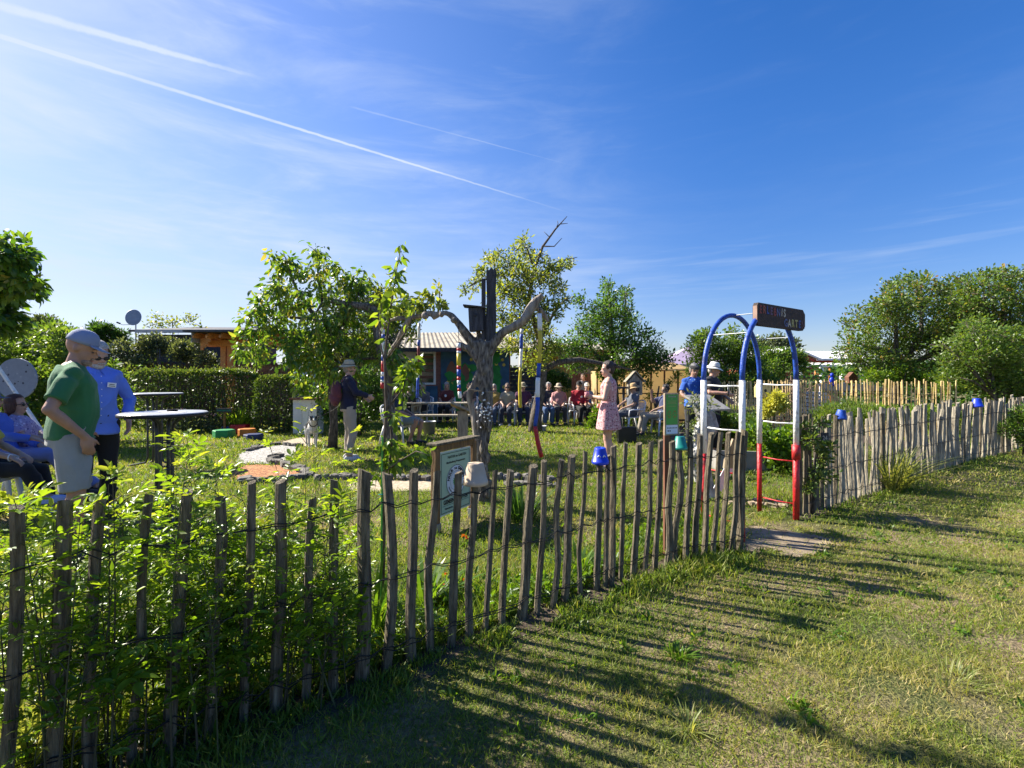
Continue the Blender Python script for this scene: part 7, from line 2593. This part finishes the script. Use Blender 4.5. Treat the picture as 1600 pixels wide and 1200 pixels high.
    if shirt is not None:
        f = MB()
        sp_ = [(-untuck if not sit else -.02, .168 * hips * wide ** .5, .122 + b * .35, b * .3)] + [q for q in prof if q[0] > (-.05 if not sit else .0)]
        sp_ = [(z, rx + (.004 if z < .44 else 0), ry + (.004 if z < .44 else 0), oy) for z, rx, ry, oy in sp_]
        f.loft(torso_rings(sp_[:-1] + [(.490, .078, .068, -.01)], .014))
        sleeve_tube(f, shr, er, wr, 1, sleeve, .013)
        sleeve_tube(f, shl, el, wl, -1, sleeve, .013)
        so = link_mesh('shirt', remesh(f, max(vox, .009) * k, 2, .0075, (17, 17, 13), True), shirt_mat or cmat('cloth', shirt), t, True)
    if dress is not None:
        f = MB()
        sp_ = [(.08, .150 * wide, .115, 0)] + [q for q in prof if q[0] > .1]
        f.loft(torso_rings(sp_[:-1] + [(.485, .085, .07, -.01)], .012))
        for A_ in (shr, shl):
            f.ell(A_.lerp(T(0, 0, .45), .22), (.05 * k, .062 * k, .06 * k))
        n = 54
        R_ = []
        for z, rr in ((.12, .148), (.05, .172), (-.05, .200), (-.18, .225), (-.31, .25)):
            ring = []
            for i in range(n):
                a = 2 * math.pi * i / n
                fl_ = 1 + .035 * math.sin(a * 9 + .7 * math.sin(a * 3)) * min(1, (.12 - z) * 4)
                ring.append(T(math.cos(a) * rr * fl_, math.sin(a) * rr * .78 * fl_, z))
            R_.append(ring)
        f.loft(R_)
        link_mesh('dress', remesh(f, max(vox, .009) * k, 1, .003, (20, 20, 9)), dress, t, True)
    if pants is not None:
        f = MB()
        f.loft(torso_rings([(-.11, .145 * hips, .115, -.01)] + [q for q in prof if -.05 < q[0] < .09], .010))
        for A_, K_, F_ in ((hipr, V['kr'], V['ar']), (hipl, V['kl'], V['al'])):
            if legs == 'long':
                f.tube([A_, A_.lerp(K_, .4), K_], [.104 * k * hips, .094 * k * hips, .076 * k], 18)
                f.ell(K_, .077 * k)
                f.tube([K_, K_.lerp(F_, .5), K_.lerp(F_, .96)], [.074 * k, .068 * k, .064 * k], 18)
            else:
                e = A_.lerp(K_, .93)
                f.tube([A_, A_.lerp(K_, .5), e], [.108 * k * hips, .104 * k * hips, .094 * k], 18)
        if sit:
            f.ell(pel + Vector((0, -.02, -.03)) * k, (.185 * k * hips, .145 * k, .10 * k))
        link_mesh('trousers' if legs == 'long' else 'shorts', remesh(f, max(vox, .010) * k, 2, .0075, (17, 17, 9), True), cmat('cloth', pants), t, True)
    if shoes is not None and feet:
        for s_, F_ in ((1, V['ar']), (-1, V['al'])):
            f = MB()
            fdv = Vector(J.get('fd' + ('r' if s_ > 0 else 'l'), J.get('fd', (s_ * .18, 1, 0)))).normalized()
            up_ = Vector((0, 0, 1)) - fdv * fdv.z
            up_.normalize()
            fr = Matrix((fdv.cross(up_), fdv, up_)).transposed()
            f.ell(F_ + fdv * .075 * k - up_ * .048 * k, (.049 * k, .138 * k, .042 * k), fr)
            f.ell(F_ + fdv * .0 * k - up_ * .038 * k, (.044 * k, .07 * k, .052 * k), fr)
            f.box(F_ + fdv * .065 * k - up_ * .078 * k, (.085 * k, .25 * k, .022 * k), fr, .01)
            link_mesh('shoe', remesh(f, .009 * k, 1), cmat('shoe', shoes), t, True)
    # ---- hats
    if hat:
        hm = cmat('hat', hatcol)
        if hat == 'brim':
            f = MB()
            pr = [(.0, .160), (.050, .158), (.072, .140), (.083, .10), (.090, .062), (.115, .052), (.150, .034), (.152, .030), (.115, .046), (.086, .056), (.078, .10), (.066, .134), (.0, .152)]
            f.lathe(pr, (0, 0, 0), 30)
            f.v = [tuple(Hh(v[0] * 1.02, v[1] * 1.12 - .012, v[2] - .006 + .01 * math.sin(3 * math.atan2(v[1], v[0])) * (1 if math.hypot(v[0], v[1]) > .11 else 0))) for v in f.v]
            f.build('hat', hm, t, True)
            f = MB()
            f.lathe([(.0925, .062), (.0915, .070), (.0875, .080)], (0, 0, 0), 30)
            f.v = [tuple(Hh(v[0] * 1.03, v[1] * 1.13 - .012, v[2] - .006)) for v in f.v]
            f.build('hat_band', cmat('cloth', tuple(c * .35 for c in hatcol)), t, True)
        elif hat == 'cap':
            f = MB()
            f.lathe([(.0, .146), (.03, .143), (.058, .128), (.078, .098), (.087, .060), (.088, .035), (.084, .035), (.082, .060), (.0, .138)], (0, 0, 0), 30)
            f.v = [tuple(Hh(v[0], v[1] * 1.15 - .015, v[2])) for v in f.v]
            f.build('cap_crown', hm, t, True)
            f = MB()
            n = 11
            top, bot = [], []
            for i in range(n):
                a = math.pi * i / (n - 1)
                x = math.cos(a) * .074
                top.append((x, .072 - .02 * abs(math.cos(a)) ** 2, .048))
                bot.append((x * 1.02, .070 + .100 * math.sin(a) ** .7, .038 - .012 * math.sin(a) + .010 * (1 - abs(math.cos(a)))))
            vs = top + bot + [(x, y, z - .005) for x, y, z in top] + [(x, y, z - .005) for x, y, z in bot]
            fs = []
            for i in range(n - 1):
                fs.append((i, i + 1, n + i + 1, n + i))
                fs.append((2 * n + i, 3 * n + i, 3 * n + i + 1, 2 * n + i + 1))
                fs.append((n + i, n + i + 1, 3 * n + i + 1, 3 * n + i))
            f.add([Hh(*v) for v in vs], fs)
            f.build('cap_peak', hm, t, True)
        elif hat == 'flat':
            f = MB()
            f.ell(Hh(0, .005, .078), (.098 * k, .118 * k, .044 * k), HR @ Matrix.Rotation(-.18, 3, 'X'))
            f.ell(Hh(0, .085, .050), (.070 * k, .055 * k, .010 * k), HR @ Matrix.Rotation(-.25, 3, 'X'))
            link_mesh('flat_cap', remesh(f, .008 * k, 1), hm, t, True)
    if neckline == 'collar' and shirt is not None:
        f = MB()
        for s_ in (-1, 1):
            f.add([T(s_ * .012, .075, .480), T(s_ * .070, .020, .520), T(s_ * .078, .055, .475), T(s_ * .040, .118, .430)], [(0, 1, 2, 3)])
        f.tube([T(math.cos(a) * .078, math.sin(a) * .068 - .012, .500 + .012 * (-math.sin(a))) for a in np.linspace(-.6, math.pi + .6, 14)], .011 * k, 8)
        f.build('collar', shirt_mat or cmat('cloth', shirt), t, True)
    if extra:
        extra(t, T, Hh, k, V)
    t['height'] = h
    return t


# yaw: 0 faces away from the camera (+Y); pi faces the camera; +pi/2 faces -X (left)
RIGHT = -math.pi / 2
LEFT = math.pi / 2
TO_CAM = math.pi

# --- man in the green shirt, hands in pockets, turned to the right
def ex_green(t, T, Hh, k, V):
    f = MB(); f.box(Hh(-.0, -.118, .062), (.045, .008, .02)); f.build('cap_label', cmat('cloth', (.03, .04, .12)), t)


person('man in green t-shirt, grey shorts and pale blue cap, hand in pocket', (-3.66, 3.92, 0), RIGHT + .80, 1.93, J={
    'er': (.30, -.12, 1.14), 'wr': (.235, .07, .93), 'hdr': (-.05, .18, -1), 'el': (-.30, -.06, 1.14), 'wl': (-.22, .10, .95), 'hdl': (.05, .2, -1),
    'kr': (.12, .03, .50), 'ar': (.13, -.03, .09), 'kl': (-.12, .05, .50), 'al': (-.13, .05, .09)},
    vox=.009, skin=(.46, .25, .17), shirt=(.035, .17, .062), sleeve='short', pants=(.33, .33, .32), legs='short', hair=(.30, .22, .16), hairstyle='bald', hat='cap', hatcol=(.25, .29, .42), belly=.028, wide=1.05, lean=.05, look=(-.35, -.40), untuck=.06, beard=(.40, .27, .20), shoes=(.04, .04, .045), extra=ex_green)


def ex_tag(px=.07, name='name_tag'):
    def f_(t, T, Hh, k, V):
        f = MB(); f.box(T(-.075, .158, .335), (.085, .005, .05), Matrix.Rotation(-.12, 3, 'Y') @ Matrix.Rotation(.25, 3, 'Z')); f.build('name_tag', M['paper'], t)
        g = MB(); g.box(T(-.075, .1615, .340), (.05, .0015, .007), Matrix.Rotation(-.12, 3, 'Y') @ Matrix.Rotation(.25, 3, 'Z')); g.box(T(-.075, .1615, .325), (.06, .0015, .006), Matrix.Rotation(-.12, 3, 'Y') @ Matrix.Rotation(.25, 3, 'Z')); g.build('tag_text', M['ink'], t)
        b = MB()
        for i in range(7):
            b.ell(T(.004, .150 + .012 * math.sin(i * .55), .42 - i * .062), .005, None, 8, 6)
        b.build('shirt_buttons', M['paper'], t)
    return f_


person('grey bearded man in light blue shirt and sunglasses with a white name tag', (-4.42, 5.02, 0), TO_CAM + 1.05, 1.92, J={
    'er': (.28, .02, 1.16), 'wr': (.25, .14, .95), 'el': (-.29, -.04, 1.15), 'wl': (-.24, .08, .94), 'hdl': (.05, .2, -1), 'hdr': (-.05, .2, -1)},
    vox=.009, skin=(.50, .29, .21), shirt=(.13, .24, .78), sleeve='long', pants=(.008, .008, .010), hair=(.52, .50, .48), hairstyle='short', glasses=True, beard=(.55, .52, .48), belly=.02, wide=.96, look=(.1, -.38), neckline='collar', untuck=.14, extra=ex_tag())

# --- woman in the pink flowered dress
M['dress'] = dots_mat('pink_flowered_cloth', (.62, .32, .33), [(.10, .03, .05), (.70, .62, .58), (.16, .05, .07), (.45, .08, .12)], scale=34, thr=.36)


def ex_cup(t, T, Hh, k, V):
    f = MB(); f.lathe([(0, 0), (.03, 0), (.038, .09), (.036, .09), (.028, .006), (0, .006)], V['wl'] + Vector((.0, .085, -.02)), 18)
    f.build('cup', cmat('cloth', (.62, .25, .28)), t, True)
    f = MB(); f.tube([Hh(.0 + .035 * math.cos(a), -.105, .05 + .035 * math.sin(a)) for a in np.linspace(0, 6.3, 14)], .009, 6)
    f.build('hair_tie', cmat('cloth', (.60, .42, .22)), t, True)


person('woman in pink flowered sleeveless dress with her hair up, holding a cup', GX(951, 7.7), LEFT - .35, 1.79, J={
    'er': (.235, -.06, 1.13), 'wr': (.17, .12, 1.00), 'hdr': (-.5, .6, .1), 'el': (-.23, .03, 1.14), 'wl': (-.13, .24, 1.17), 'hdl': (.0, 1, .15), 'pnl': (1, .2, 0), 'curl': .8,
    'kr': (.065, .02, .50), 'kl': (-.065, .02, .50), 'ar': (.06, -.02, .09), 'al': (-.06, -.02, .09)},
    vox=.009, skin=(.60, .36, .27), dress=M['dress'], shirt=None, pants=None, hair=(.045, .025, .02), hairstyle='bun', wide=.86, hips=.95, shoes=(.45, .30, .22), look=(.42, -.05), extra=ex_cup)

# --- person with sun hat and dark red rucksack, seen from behind
def ex_pack(t, T, Hh, k, V):
    f = MB()
    f.ell(T(.02, -.20, .22), (.14, .10, .21)); f.ell(T(.02, -.22, .10), (.13, .09, .12)); f.ell(T(.02, -.27, .14), (.09, .05, .08))
    link_mesh('rucksack', remesh(f, .012, 2, .008, (20, 20, 12)), cmat('cloth', (.13, .035, .045)), t, True)
    f = MB()
    for s_ in (-1, 1):
        f.tube([T(s_ * .10, -.13, .40), T(s_ * .12, -.03, .51), T(s_ * .12, .12, .40), T(s_ * .14, .06, .18)], .015, 6)
    f.build('rucksack_strap', cmat('cloth', (.10, .03, .04)), t, True)


person('person in straw sun hat and navy top carrying a dark red rucksack', GX(545, 8.6), RIGHT + .45, 1.83, vox=.011, skin=(.58, .36, .27), shirt=(.012, .014, .04), sleeve='long', pants=(.42, .35, .27), hair=(.4, .35, .3), hairstyle='short', hat='brim', hatcol=(.55, .45, .28), wide=1.0, look=(-.15, 0), J={'er': (.25, .08, 1.18), 'wr': (.16, .30, 1.12), 'el': (-.25, .06, 1.16), 'wl': (-.18, .28, 1.08), 'kr': (.10, .06, .50)}, shoes=(.55, .55, .55), extra=ex_pack)

# --- two standing men by the desk
M['blue_print'] = dots_mat('blue_leaf_print_cloth', (.018, .09, .42), [(.25, .42, .62), (.05, .22, .60), (.02, .07, .30)], scale=22, thr=.30)
person('standing man in bright blue patterned shirt and flat black cap', GX(1084, 9.6), TO_CAM + .15, 1.80, vox=.011, skin=(.40, .24, .18), shirt=(.02, .10, .45), shirt_mat=M['blue_print'], sleeve='short', pants=(.03, .03, .035), hair=(.25, .24, .23), hat='flat', hatcol=(.02, .02, .022), belly=.04, wide=1.08, look=(-.2, -.15), neckline='collar', J={'er': (.27, .03, 1.14), 'wr': (.20, .22, 1.02), 'el': (-.27, .02, 1.14), 'wl': (-.10, .24, 1.06)})


def ex_mic(t, T, Hh, k, V):
    f = MB(); q = V['wr'] + Vector((0, .05, .05)); f.tube([q - Vector((0, 0, .10)), q + Vector((0, 0, .08))], [.012, .015], 10); f.ell(q + Vector((0, 0, .10)), .028)
    f.build('microphone', M['grey_metal'], t, True)


person('standing man in black t-shirt and white brimmed hat beside the arch', GX(1113, 9.3), TO_CAM + .75, 1.82, vox=.011, skin=(.52, .30, .22), shirt=(.014, .014, .018), sleeve='short', pants=(.02, .02, .024), hair=(.5, .48, .45), hat='brim', hatcol=(.72, .72, .68), belly=.05, wide=1.10, look=(.2, -.25), J={'er': (.28, .08, 1.17), 'wr': (.20, .33, 1.16), 'el': (-.28, .04, 1.14), 'wl': (-.15, .26, 1.03)}, extra=ex_mic)


# ------------------------------------------------------------------ plastic chairs
def make_chair():
    root = thing('plastic_chair', 'white plastic garden chair', 'chair')
    m = M['white_plastic']
    def slab(pts, th):
        return MB().prism(pts, th)
    mb = MB()
    mb.box((0, 0, .43), (.46, .44, .022), None, .01)
    mb.box((0, .22, .415), (.44, .02, .05), None, .006)
    mb.build('seat', m, root)
    mb = MB()
    for i in range(7):
        x = -.18 + i * .06
        mb.tube([(x, -.20, .44), (x * 1.05, -.25, .62), (x * 1.02, -.30, .82)], .013, 6)
    mb.tube([(-.22, -.20, .44), (-.235, -.26, .66), (-.20, -.305, .83), (-.10, -.32, .87), (0, -.325, .88), (.10, -.32, .87), (.20, -.305, .83), (.235, -.26, .66), (.22, -.20, .44)], .020, 8)
    mb.build('backrest', m, root, True)
    for s_ in (-1, 1):
        MB().tube([(s_ * .235, -.255, .64), (s_ * .265, -.12, .645), (s_ * .27, .10, .64), (s_ * .26, .20, .62), (s_ * .245, .215, .42)], .019, 8).build('armrest', m, root, True)
        mb = MB().tube([(s_ * .235, .20, .44), (s_ * .25, .23, .22), (s_ * .262, .25, 0)], [.030, .026, .019], 8)
        mb.build('leg', m, root, True)
        mb = MB().tube([(s_ * .225, -.20, .44), (s_ * .235, -.27, .22), (s_ * .245, -.32, 0)], [.030, .026, .019], 8)
        mb.build('leg', m, root, True)
    return root


def dup(root, loc, rz, label, group):
    r = root.copy()
    COL.objects.link(r)
    r.location = loc
    r.rotation_euler = (0, 0, rz)
    r['label'] = label
    r['group'] = group
    for ch in list(root.children):
        c = ch.copy()
        COL.objects.link(c)
        c.parent = r
    return r


chair0 = make_chair()
_used = [False]


def chair(loc, rz, label):
    g = 'white plastic garden chairs'
    if not _used[0]:
        _used[0] = True
        chair0.location = loc
        chair0.rotation_euler = (0, 0, rz)
        chair0['label'] = label
        chair0['group'] = g
        return chair0
    return dup(chair0, loc, rz, label, g)


def seated(label, px, Y, yaw, chair_label=None, cz=0.0, **kw):
    base = GX(px, Y)
    base.z = cz
    kw.setdefault('vox', .014)
    back = Matrix.Rotation(yaw, 3, 'Z') @ Vector((0, -.02, 0))
    p = person(label, base, yaw, pose='sit', **kw)
    if chair_label:
        k = kw.get('h', 1.75) / 1.75
        chair(base + back, yaw, chair_label)
    return p


# right hand side of the lawn
seated('man in straw hat and grey t-shirt seated sideways in a white chair', 986, 12.9, LEFT + .25, 'white plastic chair under the man in the straw hat', h=1.78, skin=(.42, .26, .19), shirt=(.10, .11, .14), pants=(.06, .07, .09), hat='brim', hatcol=(.50, .33, .16), look=(0, -.2), lean=-.18, J={'er': (.24, .05, .82), 'wr': (.12, .30, .72)})
seated('dark haired person in sunglasses and beige trousers, hand at the chin', 1036, 12.4, LEFT + .10, 'white plastic chair right of the black case, under the person in beige trousers', h=1.74, skin=(.40, .25, .18), shirt=(.05, .06, .14), pants=(.34, .29, .22), hair=(.02, .018, .018), hairstyle='curly', glasses=True, look=(.1, -.1), lean=-.15, J={'er': (.22, .20, .86), 'wr': (.14, .26, 1.08), 'hdr': (-.3, .1, 1), 'kr': (.12, .50, .52), 'kl': (-.10, .50, .50), 'ar': (.12, .62, .09), 'al': (-.10, .60, .09)})

# crowd before the hedge and the house, left to right
CR = 'people seated listening in the shade'
seated('seated man in red long sleeved sweater and dark cap, hands folded', 905, 15.2, TO_CAM + .25, 'white plastic chair under the man in the red sweater', h=1.82, skin=(.50, .30, .22), shirt=(.42, .012, .03), sleeve='long', pants=(.012, .012, .014), hat='cap', hatcol=(.02, .02, .022), hair=(.3, .28, .25), belly=.08, wide=1.15, group=CR, look=(-.3, .05), extra=lambda t, T, Hh, k, V: MB().box(T(.0, .20, .30), (.06, .008, .05)).build('name_tag', M['paper'], t))
seated('seated woman in pale pink blouse and cream sun hat', 873, 15.3, TO_CAM + .1, 'white plastic chair under the woman in the pink blouse', h=1.72, skin=(.55, .34, .26), shirt=(.50, .24, .24), sleeve='threequarter', pants=(.05, .045, .05), hat='brim', hatcol=(.55, .45, .33), hair=(.4, .3, .2), hairstyle='bob', wide=1.05, hips=1.1, belly=.05, group=CR, look=(-.2, 0))
seated('seated white haired person half hidden behind the woman in pink', 857, 16.2, TO_CAM, h=1.70, skin=(.52, .33, .26), shirt=(.02, .02, .03), sleeve='long', pants=(.02, .02, .02), hair=(.62, .60, .58), hairstyle='curly', group=CR, look=(-.1, 0), cz=.04)
seated('seated person in navy t-shirt and blue jeans behind the leaning apple trunk', 846, 15.0, TO_CAM + .5, 'white plastic chair behind the leaning apple trunk', h=1.80, skin=(.48, .30, .22), shirt=(.02, .028, .06), pants=(.05, .10, .22), hair=(.12, .08, .06), group=CR, look=(-.3, -.1))
seated('seated person in plum t-shirt and straw hat next to the yellow pole', 817, 15.2, TO_CAM + .05, 'white plastic chair under the person in the plum t-shirt', h=1.76, skin=(.46, .29, .21), shirt=(.085, .022, .07), pants=(.02, .03, .07), hat='brim', hatcol=(.45, .37, .22), hair=(.2, .15, .1), wide=1.08, belly=.04, group=CR, look=(.1, -.1))
seated('seated person in sand coloured shirt, dark glasses and white sandals', 793, 15.0, TO_CAM - .15, 'white plastic chair under the person in the sand coloured shirt', h=1.74, skin=(.44, .27, .20), shirt=(.34, .30, .22), pants=(.02, .03, .06), hair=(.14, .08, .05), glasses=True, hairstyle='bob', group=CR, look=(.1, 0), shoes=(.5, .48, .45))
seated('seated person in mustard yellow top just right of the old trunk', 772, 15.1, TO_CAM - .2, 'white plastic chair right of the old trunk', h=1.70, skin=(.44, .27, .20), shirt=(.36, .24, .06), pants=(.06, .09, .16), hair=(.4, .38, .35), hairstyle='bob', group=CR, look=(.2, 0))
seated('seated person in dark glasses half hidden by the left of the old trunk', 733, 16.2, TO_CAM - .2, 'white plastic chair left of the old trunk', h=1.72, skin=(.45, .26, .18), shirt=(.10, .07, .06), pants=(.04, .05, .08), hair=(.20, .10, .06), glasses=True, group=CR, look=(.2, 0))
seated('seated man in maroon t-shirt with long grey hair before the mural', 698, 15.9, TO_CAM - .1, 'white plastic chair under the man in maroon', h=1.78, skin=(.42, .25, .18), shirt=(.13, .022, .018), pants=(.02, .02, .02), hair=(.36, .34, .32), hairstyle='long', group=CR, look=(.2, -.2), extra=lambda t, T, Hh, k, V: MB().ell(T(0, .16, .32), (.04, .01, .045)).build('shirt_print', M['paper'], t))
seated('seated person in grey checked shirt under the window', 661, 15.3, TO_CAM - .3, 'white plastic chair below the window frame', h=1.74, skin=(.40, .25, .19), shirt=(.14, .12, .12), sleeve='long', pants=(.02, .02, .022), hair=(.25, .22, .2), hairstyle='bob', group=CR, look=(.3, 0))
seated('seated person dressed in black holding white papers left of the window', 640, 14.6, TO_CAM - .4, 'white plastic chair under the person in black', h=1.74, skin=(.40, .25, .19), shirt=(.010, .010, .012), sleeve='long', pants=(.01, .01, .012), hair=(.3, .26, .22), hairstyle='short', hat='brim', hatcol=(.55, .53, .5), group=CR, look=(.3, 0), extra=lambda t, T, Hh, k, V: MB().box(T(0, .30, .12), (.2, .14, .004)).build('papers', M['paper'], t))
seated('person in a blue shirt and white cap sitting right behind the red sweater', 917, 16.1, TO_CAM + .3, h=1.74, skin=(.50, .32, .25), shirt=(.05, .12, .45), pants=(.02, .02, .02), hat='cap', hatcol=(.70, .70, .68), hair=(.3, .3, .3), group=CR, look=(-.3, 0), chair_label='white plastic chair under the person in the white cap')
person('long haired woman in grey top standing behind the red sweater', GX(911, 16.9), TO_CAM + .2, 1.66, vox=.014, skin=(.52, .32, .25), shirt=(.16, .17, .20), sleeve='short', pants=(.04, .05, .09), hair=(.14, .07, .04), hairstyle='long', wide=.92, look=(-.3, 0))

# man in shorts on a chair behind the sapling
seated('person in grey green shorts seated sideways behind the pear sapling', 622, 10.6, RIGHT - .15, 'white plastic chair behind the pear sapling', h=1.78, skin=(.42, .25, .19), shirt=(.03, .04, .07), pants=(.20, .25, .29), legs='short', hair=(.5, .48, .45), look=(0, 0), hat='cap', hatcol=(.6, .6, .62), lean=-.1, J={'kr': (.12, .46, .54), 'kl': (-.10, .50, .50), 'ar': (.10, .30, .10), 'al': (-.12, .42, .10)})

# seated people at the left edge
seated('woman with brown bob and sunglasses in a lilac patterned blouse, leaning back', 44, 5.9, RIGHT + .45, 'white plastic chair under the woman in the lilac blouse', h=1.72, vox=.011, skin=(.45, .27, .20), shirt=(.30, .24, .46), shirt_mat=dots_mat('lilac_print', (.34, .28, .48), [(.10, .08, .25), (.55, .5, .7), (.2, .15, .35)], scale=30, thr=.36), sleeve='short', pants=(.02, .02, .03), hair=(.10, .035, .022), hairstyle='bob', glasses=True, lean=-.22, look=(-.1, .05), J={'er': (.25, .04, .80), 'wr': (.14, .30, .74)})
seated('man in royal blue shirt, grey cap and faded blue jeans, legs stretched forward', 2, 5.55, RIGHT + .30, 'white plastic chair at the left edge under the man in blue jeans', h=1.82, vox=.011, skin=(.42, .26, .19), shirt=(.06, .14, .62), sleeve='long', pants=(.17, .22, .50), hat='cap', hatcol=(.14, .15, .20), hair=(.45, .43, .4), lean=-.20, look=(0, 0), J={'er': (.25, .06, .82), 'wr': (.12, .34, .76), 'kr': (.12, .52, .58), 'kl': (-.12, .50, .56), 'ar': (.12, .80, .16), 'al': (-.10, .84, .14)})
seated('person in black trousers and white sneakers with crossed feet, mostly outside the frame', -32, 5.0, RIGHT + .3, 'white plastic chair cut off by the left edge', h=1.76, vox=.011, skin=(.42, .27, .20), shirt=(.55, .50, .10), sleeve='short', pants=(.010, .010, .012), hair=(.2, .15, .1), shoes=(.42, .48, .74), lean=-.1, look=(0, 0), J={'er': (.25, .10, .78), 'wr': (.17, .36, .66), 'hdr': (0, .8, -.5), 'kr': (.14, .46, .52), 'kl': (-.10, .46, .48), 'ar': (.12, .62, .24), 'al': (-.08, .56, .09), 'fdr': (0, 1, .05), 'fdl': (0, 1, 0)}, extra=lambda t, T, Hh, k, V: MB().tube([V['wr'] + Vector((math.cos(a) * .033, -.01, math.sin(a) * .033)) for a in np.linspace(0, 6.28, 14)], .006, 6).build('bracelet', M['white_paint'], t))

# ------------------------------------------------------------------ dog
dg_ = thing('dog', 'white and black patched dog in a dark harness standing on the lawn', 'dog', GX(487, 10.3), -2.65)
mb = MB()
# local +Y forward; shoulder height about .52
mb.ell((0, .18, .43), (.105, .15, .135)); mb.ell((0, .0, .44), (.095, .20, .11)); mb.ell((0, -.20, .45), (.095, .13, .115))
mb.tube([(0, .24, .47), (0, .33, .56), (0, .38, .62)], [.085, .07, .06], 12)
mb.ell((0, .42, .645), (.062, .085, .062)); mb.tube([(0, .46, .635), (0, .55, .615)], [.042, .028], 10); mb.ell((0, .555, .617), (.022, .02, .02))
for s_ in (-1, 1):
    mb.ell((s_ * .058, .385, .665), (.014, .032, .05), Matrix.Rotation(s_ * .5, 3, 'Y'))
    mb.tube([(s_ * .07, .20, .42), (s_ * .075, .19, .27), (s_ * .07, .205, .15), (s_ * .07, .20, .03)], [.052, .034, .023, .020], 10)
    mb.ell((s_ * .07, .215, .018), (.024, .036, .018))
    mb.tube([(s_ * .075, -.20, .43), (s_ * .085, -.13, .29), (s_ * .085, -.25, .17), (s_ * .08, -.235, .03)], [.07, .046, .024, .019], 10)
    mb.ell((s_ * .08, -.22, .018), (.024, .036, .018))
mb.tube([(0, -.31, .49), (0, -.39, .50), (0, -.46, .56), (0, -.50, .64)], [.026, .020, .016, .008], 8)
dm = remesh(mb, .010, 3)
dob = link_mesh('body', dm, [mat('dog_white_fur', (.62, .60, .56), (.50, .48, .45), rough=.9, scale=25, bump=.4), mat('dog_black_fur', (.014, .013, .013), rough=.8, scale=25, bump=.4)], dg_, True)
pcn = np.empty(len(dm.polygons) * 3, dtype=np.float32)
dm.polygons.foreach_get('center', pcn)
pcn = pcn.reshape(-1, 3)
nz = sines(pcn, (11, 11, 11), 91) * .03
blk = ((pcn[:, 2] > .47 + nz) & (pcn[:, 1] < .16 + nz) & (pcn[:, 1] > -.30)) | ((pcn[:, 1] > .36) & (np.abs(pcn[:, 0]) > .022 + nz * .3) & (pcn[:, 2] > .60))
dm.polygons.foreach_set('material_index', blk.astype(np.int32))
MB().tube([(math.cos(a) * .112, .10, .435 + math.sin(a) * .125) for a in np.linspace(0, 6.29, 22)], .011, 6).build('harness', M['black'], dg_, True)
MB().tube([(math.cos(a) * .080, .32 - math.sin(a) * .03, .54 + math.sin(a) * .075) for a in np.linspace(0, 6.29, 18)], .009, 6).build('collar', M['black'], dg_, True)
lsh = single('dog_lead', MB().tube([P3(489, 655, 10.3), P3(505, 648, 9.9), P3(522, 640, 9.4), P3(540, 626, 8.95)], .006, 6), M['wire'], 'thin dark lead from the dog to the person with the rucksack', 'lead')
